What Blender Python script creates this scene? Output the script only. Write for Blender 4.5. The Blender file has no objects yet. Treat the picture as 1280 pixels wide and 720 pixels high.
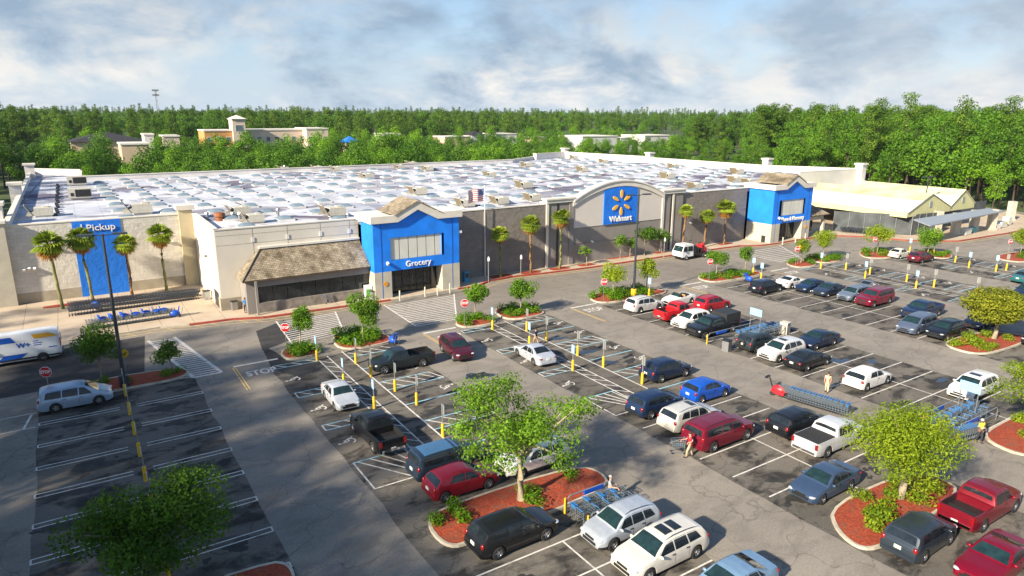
import bpy, bmesh, math, random
import numpy as np
from mathutils import Vector, Matrix, Euler
R = math.radians
sc = bpy.context.scene
COL = sc.collection
# ------------------------------------------------------------------ camera
F_PX, PITCH, YAW, ROLL, CAM_H = 848.2, 14.46, 32.93, 0.25, 21.5
_p, _y, _r = R(PITCH), R(YAW), R(ROLL)
_f = np.array([math.sin(_y)*math.cos(_p), math.cos(_y)*math.cos(_p), -math.sin(_p)])
_rt = np.array([math.cos(_y), -math.sin(_y), 0.0])
_up = np.cross(_rt, _f)
_r2 = _rt*math.cos(_r)+_up*math.sin(_r)
_u2 = -_rt*math.sin(_r)+_up*math.cos(_r)
cam_d = bpy.data.cameras.new('camera')
cam_d.sensor_width = 36.0
cam_d.lens = F_PX/1280*36
cam_d.clip_end = 20000
cam = bpy.data.objects.new('camera', cam_d)
COL.objects.link(cam)
cam.matrix_world = Matrix(((_r2[0], _u2[0], -_f[0], 0), (_r2[1], _u2[1], -_f[1], 0), (_r2[2], _u2[2], -_f[2], CAM_H), (0, 0, 0, 1)))
sc.camera = cam

def ray(u, v):
    return _r2*((u-640)/F_PX) + _u2*(-(v-360)/F_PX) + _f
def P(u, v, z=0.0):
    """survey: the real place at height z seen in direction (u, v)"""
    d = ray(u, v); t = (z-CAM_H)/d[2]
    return Vector((d[0]*t, d[1]*t, z))
def PY(u, v, Y):
    d = ray(u, v); t = Y/d[1]
    return Vector((d[0]*t, Y, CAM_H+d[2]*t))
def P2(u, v, z=0.0):
    q = P(u, v, z); return (q.x, q.y)

# ------------------------------------------------------------------ mesh builder
class MB:
    def __init__(s):
        s.v = []; s.f = []; s.m = []; s.mi = 0
    def add(s, vs, fs):
        b = len(s.v); s.v += [tuple(q) for q in vs]
        s.f += [tuple(i+b for i in f) for f in fs]; s.m += [s.mi]*len(fs)
        return s
    def box(s, c, d, rz=0.0, rx=0.0, ry=0.0):
        M = Euler((rx, ry, rz)).to_matrix(); c = Vector(c)
        vs = [c+M@Vector((sx*d[0]/2, sy*d[1]/2, sz*d[2]/2)) for sz in (-1, 1) for sy in (-1, 1) for sx in (-1, 1)]
        return s.add(vs, [(0, 2, 3, 1), (4, 5, 7, 6), (0, 1, 5, 4), (2, 6, 7, 3), (0, 4, 6, 2), (1, 3, 7, 5)])
    def bx(s, x0, x1, y0, y1, z0, z1):
        return s.box(((x0+x1)/2, (y0+y1)/2, (z0+z1)/2), (x1-x0, y1-y0, z1-z0))
    def prism(s, poly, z0, z1, cap=True):
        n = len(poly)
        if sum(poly[i][0]*poly[(i+1) % n][1]-poly[(i+1) % n][0]*poly[i][1] for i in range(n)) < 0: poly = poly[::-1]
        vs = [(x, y, z0) for x, y in poly]+[(x, y, z1) for x, y in poly]
        fs = [(i, (i+1) % n, n+(i+1) % n, n+i) for i in range(n)]
        if cap: fs += [tuple(range(n, 2*n)), tuple(range(n-1, -1, -1))]
        return s.add(vs, fs)
    def sheet(s, poly, z):
        n = len(poly)
        if sum(poly[i][0]*poly[(i+1) % n][1]-poly[(i+1) % n][0]*poly[i][1] for i in range(n)) < 0: poly = poly[::-1]
        return s.add([(q[0], q[1], z) for q in poly], [tuple(range(n))])
    def strip(s, a, b, w, z):
        a = Vector((a[0], a[1])); b = Vector((b[0], b[1])); d = (b-a).normalized(); n = Vector((-d.y, d.x))*w/2
        return s.sheet([a+n, a-n, b-n, b+n], z)
    def xz(s, poly, y0, y1):
        """outline in X,Z extruded from y0 (front) to y1 (back)"""
        n = len(poly)
        if sum(poly[i][0]*poly[(i+1) % n][1]-poly[(i+1) % n][0]*poly[i][1] for i in range(n)) < 0: poly = poly[::-1]
        vs = [(x, y0, z) for x, z in poly]+[(x, y1, z) for x, z in poly]
        fs = [((i+1) % n, i, n+i, n+(i+1) % n) for i in range(n)]+[tuple(range(n)), tuple(range(2*n-1, n-1, -1))]
        return s.add(vs, fs)
    def yz(s, poly, x0, x1):
        n = len(poly)
        if sum(poly[i][0]*poly[(i+1) % n][1]-poly[(i+1) % n][0]*poly[i][1] for i in range(n)) < 0: poly = poly[::-1]
        vs = [(x0, y, z) for y, z in poly]+[(x1, y, z) for y, z in poly]
        fs = [(i, (i+1) % n, n+(i+1) % n, n+i) for i in range(n)]+[tuple(range(n-1, -1, -1)), tuple(range(n, 2*n))]
        return s.add(vs, fs)
    def cone(s, a, b, r0, r1, n=10, cap=True):
        a = Vector(a); b = Vector(b); q = (b-a).to_track_quat('Z', 'Y').to_matrix()
        vs = []
        for c, r in ((a, r0), (b, r1)):
            vs += [c+q@Vector((r*math.cos(2*math.pi*i/n), r*math.sin(2*math.pi*i/n), 0)) for i in range(n)]
        fs = [(i, (i+1) % n, n+(i+1) % n, n+i) for i in range(n)]
        if cap: fs += [tuple(range(n-1, -1, -1)), tuple(range(n, 2*n))]
        return s.add(vs, fs)
    def tube(s, pts, r, n=6):
        for i in range(len(pts)-1): s.cone(pts[i], pts[i+1], r, r, n)
        return s
    def taper(s, pts, rs, n=8):
        pts = [Vector(q) for q in pts]; vs = []; L = len(pts)
        for k, c in enumerate(pts):
            d = (pts[min(k+1, L-1)]-pts[max(k-1, 0)]); q = d.to_track_quat('Z', 'Y').to_matrix()
            vs += [c+q@Vector((rs[k]*math.cos(2*math.pi*i/n), rs[k]*math.sin(2*math.pi*i/n), 0)) for i in range(n)]
        fs = [(k*n+i, k*n+(i+1) % n, (k+1)*n+(i+1) % n, (k+1)*n+i) for k in range(L-1) for i in range(n)]
        fs += [tuple(range(n-1, -1, -1)), tuple(range((L-1)*n, L*n))]
        return s.add(vs, fs)
    def ball(s, c, d, n=10, m=6, zmin=-1.0):
        vs = []; fs = []
        for j in range(m+1):
            ph = math.pi*j/m
            for i in range(n):
                th = 2*math.pi*i/n
                vs.append((c[0]+d[0]*math.sin(ph)*math.cos(th), c[1]+d[1]*math.sin(ph)*math.sin(th), c[2]+d[2]*max(zmin, math.cos(ph))))
        for j in range(m):
            for i in range(n):
                fs.append((j*n+i, (j+1)*n+i, (j+1)*n+(i+1) % n, j*n+(i+1) % n))
        return s.add(vs, fs)
    def lathe(s, prof, c=(0, 0, 0), n=14, axis='z'):
        vs = []; fs = []
        for (r, h) in prof:
            for i in range(n):
                t = 2*math.pi*i/n
                if axis == 'z': vs.append((c[0]+r*math.cos(t), c[1]+r*math.sin(t), c[2]+h))
                else: vs.append((c[0]+r*math.cos(t), c[1]+h, c[2]+r*math.sin(t)))
        for j in range(len(prof)-1):
            for i in range(n): fs.append((j*n+i, j*n+(i+1) % n, (j+1)*n+(i+1) % n, (j+1)*n+i))
        return s.add(vs, fs)
    def mesh(s, name, mats, smooth=None):
        me = bpy.data.meshes.new(name)
        me.from_pydata(s.v, [], s.f)
        for m in (mats if isinstance(mats, (list, tuple)) else [mats]): me.materials.append(m)
        me.polygons.foreach_set('material_index', s.m)
        if smooth is not None:
            me.polygons.foreach_set('use_smooth', [True]*len(s.f))
            me.set_sharp_from_angle(angle=R(smooth))
        me.update()
        return me
    def build(s, name, mats, parent=None, smooth=None, loc=None, rz=None):
        return link(name, s.mesh(name, mats, smooth), parent, loc, rz)

def link(name, me, parent=None, loc=None, rz=None):
    o = bpy.data.objects.new(name, me); COL.objects.link(o)
    if parent: o.parent = parent
    if loc is not None: o.location = loc
    if rz is not None: o.rotation_euler = (0, 0, rz)
    return o
def tag(o, label=None, cat=None, group=None, kind=None):
    if label: o['label'] = label
    if cat: o['category'] = cat
    if group: o['group'] = group
    if kind: o['kind'] = kind
    return o
def thing(name, label, cat, loc=(0, 0, 0), rz=0.0, group=None):
    o = bpy.data.objects.new(name, None); COL.objects.link(o)
    o.empty_display_size = .3; o.location = loc; o.rotation_euler = (0, 0, rz)
    return tag(o, label, cat, group)
KIDS = {}
def dup(o, parent=None, kids=None):
    c = o.copy(); COL.objects.link(c)
    if parent: c.parent = parent
    for ch in list(o.children): dup(ch, c)
    return c
def dup_at(o, loc, rz=0.0, label=None, cat=None, group=None, scale=None):
    c = dup(o); c.location = loc; c.rotation_euler = (0, 0, rz)
    if scale: c.scale = (scale,)*3 if not isinstance(scale, tuple) else scale
    tag(c, label, cat, group)
    return c
def struct(name, mb, mats, smooth=None):
    return tag(mb.build(name, mats, None, smooth), kind='structure')
def text_mb(txt, size, ext=0.02, bold=0.0, mat=None, name='lettering', parent=None, loc=(0, 0, 0), rot=(R(90), 0, 0), align='CENTER', width=None, shear=0, space=1.0):
    cu = bpy.data.curves.new(name, 'FONT'); cu.body = txt; cu.size = size; cu.extrude = ext; cu.offset = bold
    cu.align_x = align; cu.align_y = 'CENTER'; cu.space_character = space; cu.resolution_u = 3
    to = bpy.data.objects.new(name, cu); COL.objects.link(to)
    dg = bpy.context.evaluated_depsgraph_get(); dg.update()
    me = bpy.data.meshes.new_from_object(to.evaluated_get(dg))
    bpy.data.objects.remove(to); bpy.data.curves.remove(cu)
    me.name = name; me.materials.clear()
    if mat: me.materials.append(mat)
    xs = [v.co.x for v in me.vertices]
    if width and xs:
        k = width/(max(xs)-min(xs))
        for v in me.vertices: v.co.x *= k
    o = link(name, me, parent, loc); o.rotation_euler = rot
    return o

# ------------------------------------------------------------------ materials
def _nt(name):
    m = bpy.data.materials.new(name); m.use_nodes = True
    nt = m.node_tree; b = nt.nodes['Principled BSDF']
    return m, nt, b
def N(nt, t, **kw):
    n = nt.nodes.new(t)
    for k, v in kw.items():
        if k.startswith('i_'): n.inputs[k[2:].replace('_', ' ')].default_value = v
        else: setattr(n, k, v)
    return n
def ramp(nt, fac, stops):
    r = N(nt, 'ShaderNodeValToRGB'); e = r.color_ramp.elements
    while len(e) < len(stops): e.new(.5)
    for q, (p, c) in zip(e, stops):
        q.position = p; q.color = (*c, 1) if len(c) == 3 else c
    nt.links.new(fac, r.inputs['Fac']); return r.outputs['Color']
def coords(nt, kind='Object', scale=(1, 1, 1), rot=(0, 0, 0)):
    tc = N(nt, 'ShaderNodeTexCoord'); mp = N(nt, 'ShaderNodeMapping')
    mp.inputs['Scale'].default_value = scale; mp.inputs['Rotation'].default_value = rot
    nt.links.new(tc.outputs[kind], mp.inputs['Vector']); return mp.outputs['Vector']
def noise(nt, vec, s, d=4, r=.55, dist=0):
    n = N(nt, 'ShaderNodeTexNoise'); n.inputs['Scale'].default_value = s; n.inputs['Detail'].default_value = d
    n.inputs['Roughness'].default_value = r; n.inputs['Distortion'].default_value = dist
    nt.links.new(vec, n.inputs['Vector']); return n.outputs['Fac']
def mixc(nt, fac, a, b, mode='MIX'):
    m = N(nt, 'ShaderNodeMix', data_type='RGBA', blend_type=mode)
    for s, x in (('Factor', fac), ('A', a), ('B', b)):
        i = [q for q in m.inputs if q.name == s and (q.type == ('VALUE' if s == 'Factor' else 'RGBA'))][0]
        if isinstance(x, (int, float)): i.default_value = x
        elif isinstance(x, tuple): i.default_value = (*x, 1) if len(x) == 3 else x
        else: nt.links.new(x, i)
    return [q for q in m.outputs if q.type == 'RGBA'][0]
def math_(nt, op, a, b=None, c=None):
    m = N(nt, 'ShaderNodeMath', operation=op)
    for i, x in enumerate((a, b, c)):
        if x is None: continue
        if isinstance(x, (int, float)): m.inputs[i].default_value = x
        else: nt.links.new(x, m.inputs[i])
    return m.outputs[0]
def bump(nt, b, h, st=.3, dist=.05):
    n = N(nt, 'ShaderNodeBump'); n.inputs['Strength'].default_value = st; n.inputs['Distance'].default_value = dist
    nt.links.new(h, n.inputs['Height']); nt.links.new(n.outputs['Normal'], b.inputs['Normal'])
def mat(name, c, rough=.6, metal=0.0, var=.12, vs=3.0, bmp=0, bs=40, coat=0, spec=.5):
    m, nt, b = _nt(name)
    b.inputs['Roughness'].default_value = rough; b.inputs['Metallic'].default_value = metal
    b.inputs['Coat Weight'].default_value = coat; b.inputs['Coat Roughness'].default_value = .04
    b.inputs['Specular IOR Level'].default_value = spec
    v = coords(nt)
    if var:
        n = noise(nt, v, vs, 5)
        d = tuple(x*(1-var) for x in c); l = tuple(min(1, x*(1+var)) for x in c)
        nt.links.new(ramp(nt, n, [(.3, d), (.7, l)]), b.inputs['Base Color'])
    else: b.inputs['Base Color'].default_value = (*c, 1)
    if bmp: bump(nt, b, noise(nt, v, bs, 3), bmp, .03)
    return m
_paint = {}
def paint(c, metal=.35):
    k = (c, metal)
    if k not in _paint:
        m, nt, b = _nt('car_paint')
        v = coords(nt); n = noise(nt, v, 3.0, 3)
        nt.links.new(ramp(nt, n, [(.3, tuple(x*.92 for x in c)), (.7, tuple(min(1, x*1.06) for x in c))]), b.inputs['Base Color'])
        b.inputs['Roughness'].default_value = .38; b.inputs['Metallic'].default_value = metal
        b.inputs['Coat Weight'].default_value = .6; b.inputs['Specular IOR Level'].default_value = .3; b.inputs['Coat Roughness'].default_value = .05
        _paint[k] = m
    return _paint[k]
M = {}
M['white'] = mat('white_paint_finish', (.74, .73, .70), .5)
M['line'] = None
M['black'] = mat('black_plastic', (.015, .015, .016), .5)
M['rubber'] = mat('tyre_rubber', (.02, .02, .021), .8)
M['well'] = mat('wheel_well_black', (.008, .008, .009), .9, var=0)
M['rim'] = mat('alloy_rim', (.55, .55, .57), .3, .9)
M['rimd'] = mat('dark_rim', (.10, .10, .11), .35, .8)
M['chrome'] = mat('chrome_trim', (.7, .7, .72), .15, 1, var=0)
M['glass'] = mat('tinted_car_glass', (.012, .017, .022), .05, var=.4, vs=2, spec=.5)
M['wind'] = mat('windscreen_glass', (.012, .030, .034), .05, var=.4, vs=2.5, spec=.5)
M['hl'] = mat('headlamp_lens', (.62, .64, .66), .12, .3, spec=.8)
M['tl'] = mat('tail_lamp_lens', (.24, .006, .008), .2, 0, spec=.8)
M['plate'] = mat('licence_plate', (.62, .62, .58), .5)
M['steel'] = mat('galvanised_steel', (.42, .43, .44), .38, .75)
M['pole'] = mat('dark_bronze_pole', (.045, .055, .065), .45, .3)
M['yellow'] = mat('yellow_safety_paint', (.72, .44, .02), .5, var=.1)
M['post'] = mat('sign_post_grey', (.30, .30, .28), .5, .3)
M['blue'] = mat('bright_blue_render', (.010, .150, .640), .55, var=.06)
M['bluep'] = mat('blue_plastic', (.012, .085, .50), .4)
M['bluel'] = mat('pale_blue_sign', (.28, .52, .72), .4)
M['cartgrey'] = mat('dark_cart_wire', (.10, .12, .15), .4, .6)
M['cartblue'] = mat('cart_wire_zinc', (.32, .38, .43), .35, .7)
M['cardblue'] = mat('blue_cart_handle', (.03, .16, .42), .4)
M['red'] = mat('sign_red', (.52, .012, .02), .4, var=.05)
M['redeq'] = mat('red_machine_paint', (.50, .02, .03), .4)
M['signw'] = mat('sign_white', (.80, .80, .78), .45, var=.03)
M['kerb'] = mat('concrete_kerb', (.44, .39, .31), .85, var=.25, vs=1.2)
M['kerbred'] = mat('red_painted_kerb', (.30, .045, .03), .7, var=.3, vs=1.5)
M['concrete'] = mat('column_concrete', (.50, .45, .37), .85, var=.15, bmp=.3, bs=12)
M['orange'] = mat('orange_sign', (.72, .30, .02), .5)
M['spark'] = mat('spark_yellow', (.82, .42, .03), .5, var=.03)
# ------------------------------------------------------------------ ground materials
def asphalt(name, dark, light, stain=0.0, crack=.6, sc_=1.0):
    m, nt, b = _nt(name)
    v = coords(nt)
    base = ramp(nt, noise(nt, v, .09*sc_, 6, .6, .4), [(.30, dark), (.70, light)])
    fine = noise(nt, v, 9, 3, .7)
    base = mixc(nt, .55, base, ramp(nt, fine, [(.25, (.35, .35, .35)), (.75, (1, 1, 1))]), 'MULTIPLY')
    # long sealed cracks
    vd = N(nt, 'ShaderNodeVectorMath', operation='ADD')
    nz = N(nt, 'ShaderNodeTexNoise'); nz.inputs['Scale'].default_value = .35; nz.inputs['Detail'].default_value = 5
    nt.links.new(v, nz.inputs['Vector'])
    sv = N(nt, 'ShaderNodeVectorMath', operation='SCALE'); sv.inputs['Scale'].default_value = 3.5
    nt.links.new(nz.outputs['Color'], sv.inputs[0]); nt.links.new(v, vd.inputs[0]); nt.links.new(sv.outputs[0], vd.inputs[1])
    vo = N(nt, 'ShaderNodeTexVoronoi', feature='DISTANCE_TO_EDGE'); vo.inputs['Scale'].default_value = .22
    nt.links.new(vd.outputs[0], vo.inputs['Vector'])
    cr = ramp(nt, vo.outputs['Distance'], [(.003, (1-crack,)*3), (.011, (1, 1, 1))])
    base = mixc(nt, 1.0, base, cr, 'MULTIPLY')
    if stain:
        s1 = noise(nt, coords(nt, scale=(.42, .75, 1)), 1.0, 5, .62, .5)
        s2 = noise(nt, coords(nt, scale=(1.6, 2.2, 1)), 1.0, 4, .6, .3)
        f = math_(nt, 'MULTIPLY', ramp(nt, s1, [(.47, (0, 0, 0)), (.62, (1, 1, 1))]), stain)
        base = mixc(nt, f, base, (.018, .017, .018))
        f2 = math_(nt, 'MULTIPLY', ramp(nt, s2, [(.62, (0, 0, 0)), (.72, (1, 1, 1))]), .5)
        base = mixc(nt, f2, base, (.22, .19, .15))
    nt.links.new(base, b.inputs['Base Color'])
    b.inputs['Roughness'].default_value = .92; b.inputs['Specular IOR Level'].default_value = .2
    bump(nt, b, fine, .25, .02)
    return m
M['asphalt'] = asphalt('weathered_asphalt', (.245, .220, .190), (.345, .31, .265), .2, .3)
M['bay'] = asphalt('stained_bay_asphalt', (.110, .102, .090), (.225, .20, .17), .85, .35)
M['lane'] = asphalt('grey_lane_asphalt', (.225, .20, .172), (.30, .268, .228), .12, .3)
M['seal'] = asphalt('dark_sealed_asphalt', (.050, .050, .052), (.085, .082, .08), .4, .3)
def worn(name, c, under):
    m, nt, b = _nt(name); v = coords(nt)
    f = ramp(nt, noise(nt, v, 2.2, 6, .72), [(.36, (0, 0, 0)), (.50, (1, 1, 1))])
    nt.links.new(mixc(nt, f, under, c), b.inputs['Base Color']); b.inputs['Roughness'].default_value = .75
    return m
M['line'] = worn('worn_white_road_paint', (.64, .61, .56), (.34, .32, .29))
M['lineb'] = worn('worn_blue_road_paint', (.26, .50, .60), (.20, .24, .25))
M['liney'] = worn('worn_yellow_road_paint', (.62, .42, .14), (.30, .24, .16))
def pavement(name, a, c):
    m, nt, b = _nt(name); v = coords(nt)
    col = ramp(nt, noise(nt, v, .35, 6, .65, .3), [(.3, a), (.7, c)])
    br = N(nt, 'ShaderNodeTexBrick'); br.offset = 0; br.inputs['Scale'].default_value = 1
    br.inputs['Brick Width'].default_value = 3.0; br.inputs['Row Height'].default_value = 3.0; br.inputs['Mortar Size'].default_value = .025
    br.inputs['Color1'].default_value = (1, 1, 1, 1); br.inputs['Color2'].default_value = (.93, .93, .93, 1); br.inputs['Mortar'].default_value = (.45, .42, .4, 1)
    nt.links.new(v, br.inputs['Vector'])
    nt.links.new(mixc(nt, 1.0, col, br.outputs['Color'], 'MULTIPLY'), b.inputs['Base Color']); b.inputs['Roughness'].default_value = .85
    return m
M['pave'] = pavement('tan_concrete_pavement', (.42, .33, .235), (.55, .45, .34))
def grass_m():
    m, nt, b = _nt('grass_and_leaf_litter'); v = coords(nt)
    nt.links.new(ramp(nt, noise(nt, v, .06, 8, .7), [(.3, (.022, .042, .010)), (.55, (.05, .085, .018)), (.75, (.10, .10, .04))]), b.inputs['Base Color'])
    b.inputs['Roughness'].default_value = .95; return m
M['grass'] = grass_m()
def mulch_m():
    m, nt, b = _nt('red_bark_mulch'); v = coords(nt)
    n = noise(nt, v, 7, 6, .75)
    c = ramp(nt, n, [(.3, (.12, .014, .006)), (.5, (.36, .052, .018)), (.7, (.52, .11, .035))])
    c = mixc(nt, math_(nt, 'MULTIPLY', ramp(nt, noise(nt, v, 1.3, 6, .7), [(.50, (0, 0, 0)), (.66, (1, 1, 1))]), .6), c, (.16, .10, .06))
    c = mixc(nt, .35, c, ramp(nt, noise(nt, v, .8, 3), [(.3, (.5, .5, .5)), (.7, (1, 1, 1))]), 'MULTIPLY')
    nt.links.new(c, b.inputs['Base Color']); b.inputs['Roughness'].default_value = .95
    bump(nt, b, n, .9, .12); return m
M['mulch'] = mulch_m()

# ------------------------------------------------------------------ ground, car park, pavements
g = MB(); n = 96
vs = [(0, 0, -.09)]; fs = []
rings = [60, 150, 260, 420, 700, 1200, 2200, 4200, 9000]
for k, r in enumerate(rings):
    for i in range(n):
        a = 2*math.pi*i/n
        h = 0 if r < 900 else (7 if r > 1900 else 3)
        vs.append((r*math.cos(a)+40, r*math.sin(a)+60, -.09+h*(.6+.4*math.sin(3*a+k))))
fs += [(0, 1+i, 1+(i+1) % n) for i in range(n)]
for k in range(len(rings)-1):
    for i in range(n): fs.append((1+k*n+i, 1+(k+1)*n+i, 1+(k+1)*n+(i+1) % n, 1+k*n+(i+1) % n))
g.add(vs, fs); struct('ground', g, M['grass'])
lot = [(-75, -40), (150, -40), (165, 20), (176, 44), (186, 80), (176, 82), (-75, 82)]
struct('parking_lot', MB().sheet(lot, -.004), M['asphalt'])
KL = [P2(78, 434), P2(127, 421.6), P2(200, 410), P2(237, 407), P2(292, 400), P2(330, 398), P2(489, 376), P2(573, 362), P2(599, 358), P2(612, 352), P2(640, 347), P2(680, 342.5), P2(740, 335), P2(840, 320), P2(902, 311), P2(926, 308), P2(952, 307.5), P2(971, 305), P2(1014, 298), P2(1039, 295), P2(1080, 296.5), P2(1134, 301), P2(1175, 302), P2(1199, 302), P2(1227, 297.5), P2(1261, 292), P2(1280, 288)]
walk_front = [(-75, 73.4)]+KL+[(172, 60), (180, 68)]
pv = walk_front+[(178, 130), (100, 130), (90, 100), (-75, 100)]
struct('pavement', MB().prism(pv, -.02, .13), M['pave'])
# kerb edge of the pavement: plain, red painted and flush stretches
def kerb_run(pts, name, m, w=.16, z=.145):
    mb = MB()
    for a, b in zip(pts[:-1], pts[1:]):
        a = Vector(a); b = Vector(b); d = (b-a).normalized(); nn = Vector((d.y, -d.x))
        q = [a-d*.03+nn*.01, b+d*.03+nn*.01, b+d*.03-nn*w, a-d*.03-nn*w]
        mb.prism([tuple(x) for x in q], -.01, z)
    struct(name, mb, m)
kerb_run(walk_front[:5], 'kerb', M['kerb'])
kerb_run(KL[3:7], 'red_kerb', M['kerbred'], .32)
kerb_run(KL[7:], 'red_kerb', M['kerbred'], .32, .146)
kerb_run([KL[6], KL[7]], 'entrance_kerb', M['kerb'], .2, .138)
# darker resurfaced parking bays
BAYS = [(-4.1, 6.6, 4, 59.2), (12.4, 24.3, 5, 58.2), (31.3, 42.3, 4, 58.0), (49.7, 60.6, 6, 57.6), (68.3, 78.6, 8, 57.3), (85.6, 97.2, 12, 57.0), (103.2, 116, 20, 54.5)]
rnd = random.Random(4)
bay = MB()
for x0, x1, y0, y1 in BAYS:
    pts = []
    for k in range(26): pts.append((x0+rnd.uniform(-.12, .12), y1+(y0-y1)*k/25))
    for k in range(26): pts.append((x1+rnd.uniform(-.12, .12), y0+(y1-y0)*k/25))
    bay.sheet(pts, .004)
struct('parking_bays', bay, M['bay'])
seal = MB()
seal.sheet([(-40, 60.6), (3.2, 62.6), (4.2, 73.2), (-4, 73.0), (-40, 72.6)], .002)
seal.sheet([P2(325, 430), P2(340, 461), P2(371, 471), P2(386, 468), P2(405, 452), P2(358, 451), P2(346, 441)], .0065)
seal.sheet([P2(320, 414), P2(328, 438), P2(346, 432), P2(380, 418), P2(355, 400)], .0022)
struct('patched_asphalt', seal, M['seal'])
lane = MB()
lane.sheet([(16, 62.9), (43, 63.4), (62, 62.6), (80, 62.6), (80, 72.6), (62, 72.9), (43, 72.0), (17, 71.9)], .0015)
struct('storefront_road', lane, M['lane'])

LW = MB(); LB = MB(); LY = MB()
Z = .0095
def hatch_x(x0, x1, y0, y1, step=1.1, w=.11, mb=LW, slope=.55):
    """diagonal strokes filling a rectangle"""
    x = x0+.3
    while x < x1-.1:
        xe = min(x1, x+(y1-y0)*slope+.3)
        mb.strip((x, y1-.03), (xe, y0+.03), w, Z+.0007); x += step
def rect(x0, x1, y0, y1, mb=LW, w=.11, sides='lrtb', z=Z):
    if 'b' in sides: mb.strip((x0, y0), (x1, y0), w, z)
    if 't' in sides: mb.strip((x0, y1), (x1, y1), w, z)
    if 'l' in sides: mb.strip((x0, y0), (x0, y1), w, z+.0004)
    if 'r' in sides: mb.strip((x1, y0), (x1, y1), w, z+.0004)
def chair_symbol(x, y, s=1.0, a=0.0):
    ca, sa = math.cos(a)*s, math.sin(a)*s
    def T(px, py): return (x+px*ca-py*sa, y+px*sa+py*ca)
    ring = [T(.42*math.cos(t), .42*math.sin(t)) for t in [math.pi*1.1+i*math.pi*1.45/12 for i in range(13)]]
    for p, q in zip(ring[:-1], ring[1:]): LW.strip(p, q, .13*s, Z+.001)
    for p, q in (((-.05, .2), (-.1, .75)), ((-.08, .45), (.3, .45)), ((-.02, .1), (.42, .08)), ((.42, .1), (.6, -.35)), ((.6, -.35), (.75, -.3))): LW.strip(T(*p), T(*q), .14*s, Z+.0014)
    LW.sheet([T(-.1+.15*math.cos(i*.785), .95+.15*math.sin(i*.785)) for i in range(8)], Z+.001)
# column 1: hairpin lines of the pickup bays
ys = [59.6, 55.4, 51.5, 48.0, 44.3, 40.8, 37.3, 33.8, 30.3, 26.8, 23.3, 19.8, 16.3]
for y in ys:
    for xa, xb in ((-4.1, .9), (2.0, 6.6)):
        rect(xa, xb, y-.45, y, LW, .09, 'tb'+('l' if xa < 0 else 'r'))
for k in range(7): LW.strip((-16+k*1.9, 57.4), (-16.4+k*1.9, 54.9), .16, Z)
LW.strip((-18, 57.6), (-4.3, 57.6), .11, Z+.001); LW.strip((-18, 54.8), (-4.3, 54.8), .11, Z+.001)
# accessible columns: white walkway, hatched aisles, blue bay lines
def ada(xl, w0, w1, xr, dy=0.0, ymin=35):
    LW.strip((w1, 58.5+dy), (w1, ymin+dy), .12, Z+.001)
    LW.strip((w0, 57.3+dy), (w0, ymin+dy), .11, Z+.001); LW.strip((w0+.95, 58+dy), (w0+.95, ymin+dy), .11, Z+.001)
    y = 57
    while y > ymin+1: LW.strip((w0, y+dy), (w0+.95, y-1.0+dy), .1, Z+.002); y -= 1.35
    for a, b in ((56.6, 57.9), (49.6, 47.8), (41.1, 39.5)):
        lo, hi = min(a, b)+dy, max(a, b)+dy
        LB.strip((w1, lo), (xr, lo), .12, Z); LB.strip((w1, hi), (xr-.6, hi), .12, Z) if a < 56 else None
        if a < 56: LW.strip((xr, lo), (xr-.6, hi), .11, Z+.001)
        hatch_x(w1, xr-.3, lo, hi)
    for y in (53.2, 44.4, 36.3): LB.strip((w1, y+dy), (xr, y+dy), .14, Z)
    for a, b in ((57.2, 58.0), (51.1, 50.0), (44.3, 43.4)):
        lo, hi = min(a, b)+dy, max(a, b)+dy
        rect(xl, w0, lo, hi, LB, .11, 'tb'); LW.strip((xl, lo), (xl, hi), .11, Z+.001); hatch_x(xl, w0, lo, hi, 1.3)
    rect(xl, w0, 34.4+dy, 38+dy, LW, .11, 'lb'); LB.strip((xl, 38+dy), (w0, 38+dy), .12, Z); hatch_x(xl, w0, 34.4+dy, 38+dy, .8)
    for y in (55, 51.4, 46, 42.6): chair_symbol(xr-.9, y+dy, .8, -1.57)
    for y in (54.0, 47.2, 41.0): chair_symbol(xl+.9, y+dy, .8, 1.57)
ada(12.7, 16.6, 19.1, 24.2); ada(31.4, 34.4, 36.95, 42.2); ada(85.9, 88.8, 91.5, 96.6, -.8, 34); ada(104.6, 107.9, 110.6, 115.6, -4.2, 36)
# ordinary bays, 2.62 m apart
def bays(x0, xc, x1, y0, y1, centre=True, skip=()):
    y = y0
    while y > y1:
        LW.strip((x0+.05, y), (x1-.05, y), .1, Z); y -= 2.62
    if centre: LW.strip((xc, y0), (xc, y1), .1, Z+.001)
bays(31.6, 36.9, 42.2, 31.8, 19); bays(49.7, 55.3, 60.6, 55.3, 14); bays(68.4, 73.6, 78.5, 55.4, 31); bays(13.7, 19.0, 24.4, 24.4, 10); bays(86, 91, 97, 31, 12); bays(104, 110, 116, 33, 15)
# crossings of the storefront road
def zebra(poly, gap=.62, w=.3, edge=.16):
    a, b, c, d = [Vector(q) for q in poly]   # a far-left, b near-left, c near-right, d far-right
    n_ = int((a-b).length/gap)
    for k in range(1, n_):
        t = k/n_; LW.strip(a.lerp(b, t), d.lerp(c, t), w*.55, Z)
    LW.strip(a, b, edge, Z+.001); LW.strip(d, c, edge, Z+.001); LW.strip(b, c, edge, Z+.002)
zebra([(4.3, 71.4), (6.5, 58.9), (8.7, 58.9), (6.6, 71.3)], .55, .36, .3)
zebra([(16.4, 71.3), (15.8, 62.9), (21.2, 63.8), (22.9, 71.6)]); zebra([(28.5, 71.2), (28.2, 61.8), (33.0, 61.9), (37.7, 71.3)]); zebra([(88.2, 70.4), (88.0, 62.0), (93.2, 61.9), (99.5, 70.4)], .9)
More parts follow.
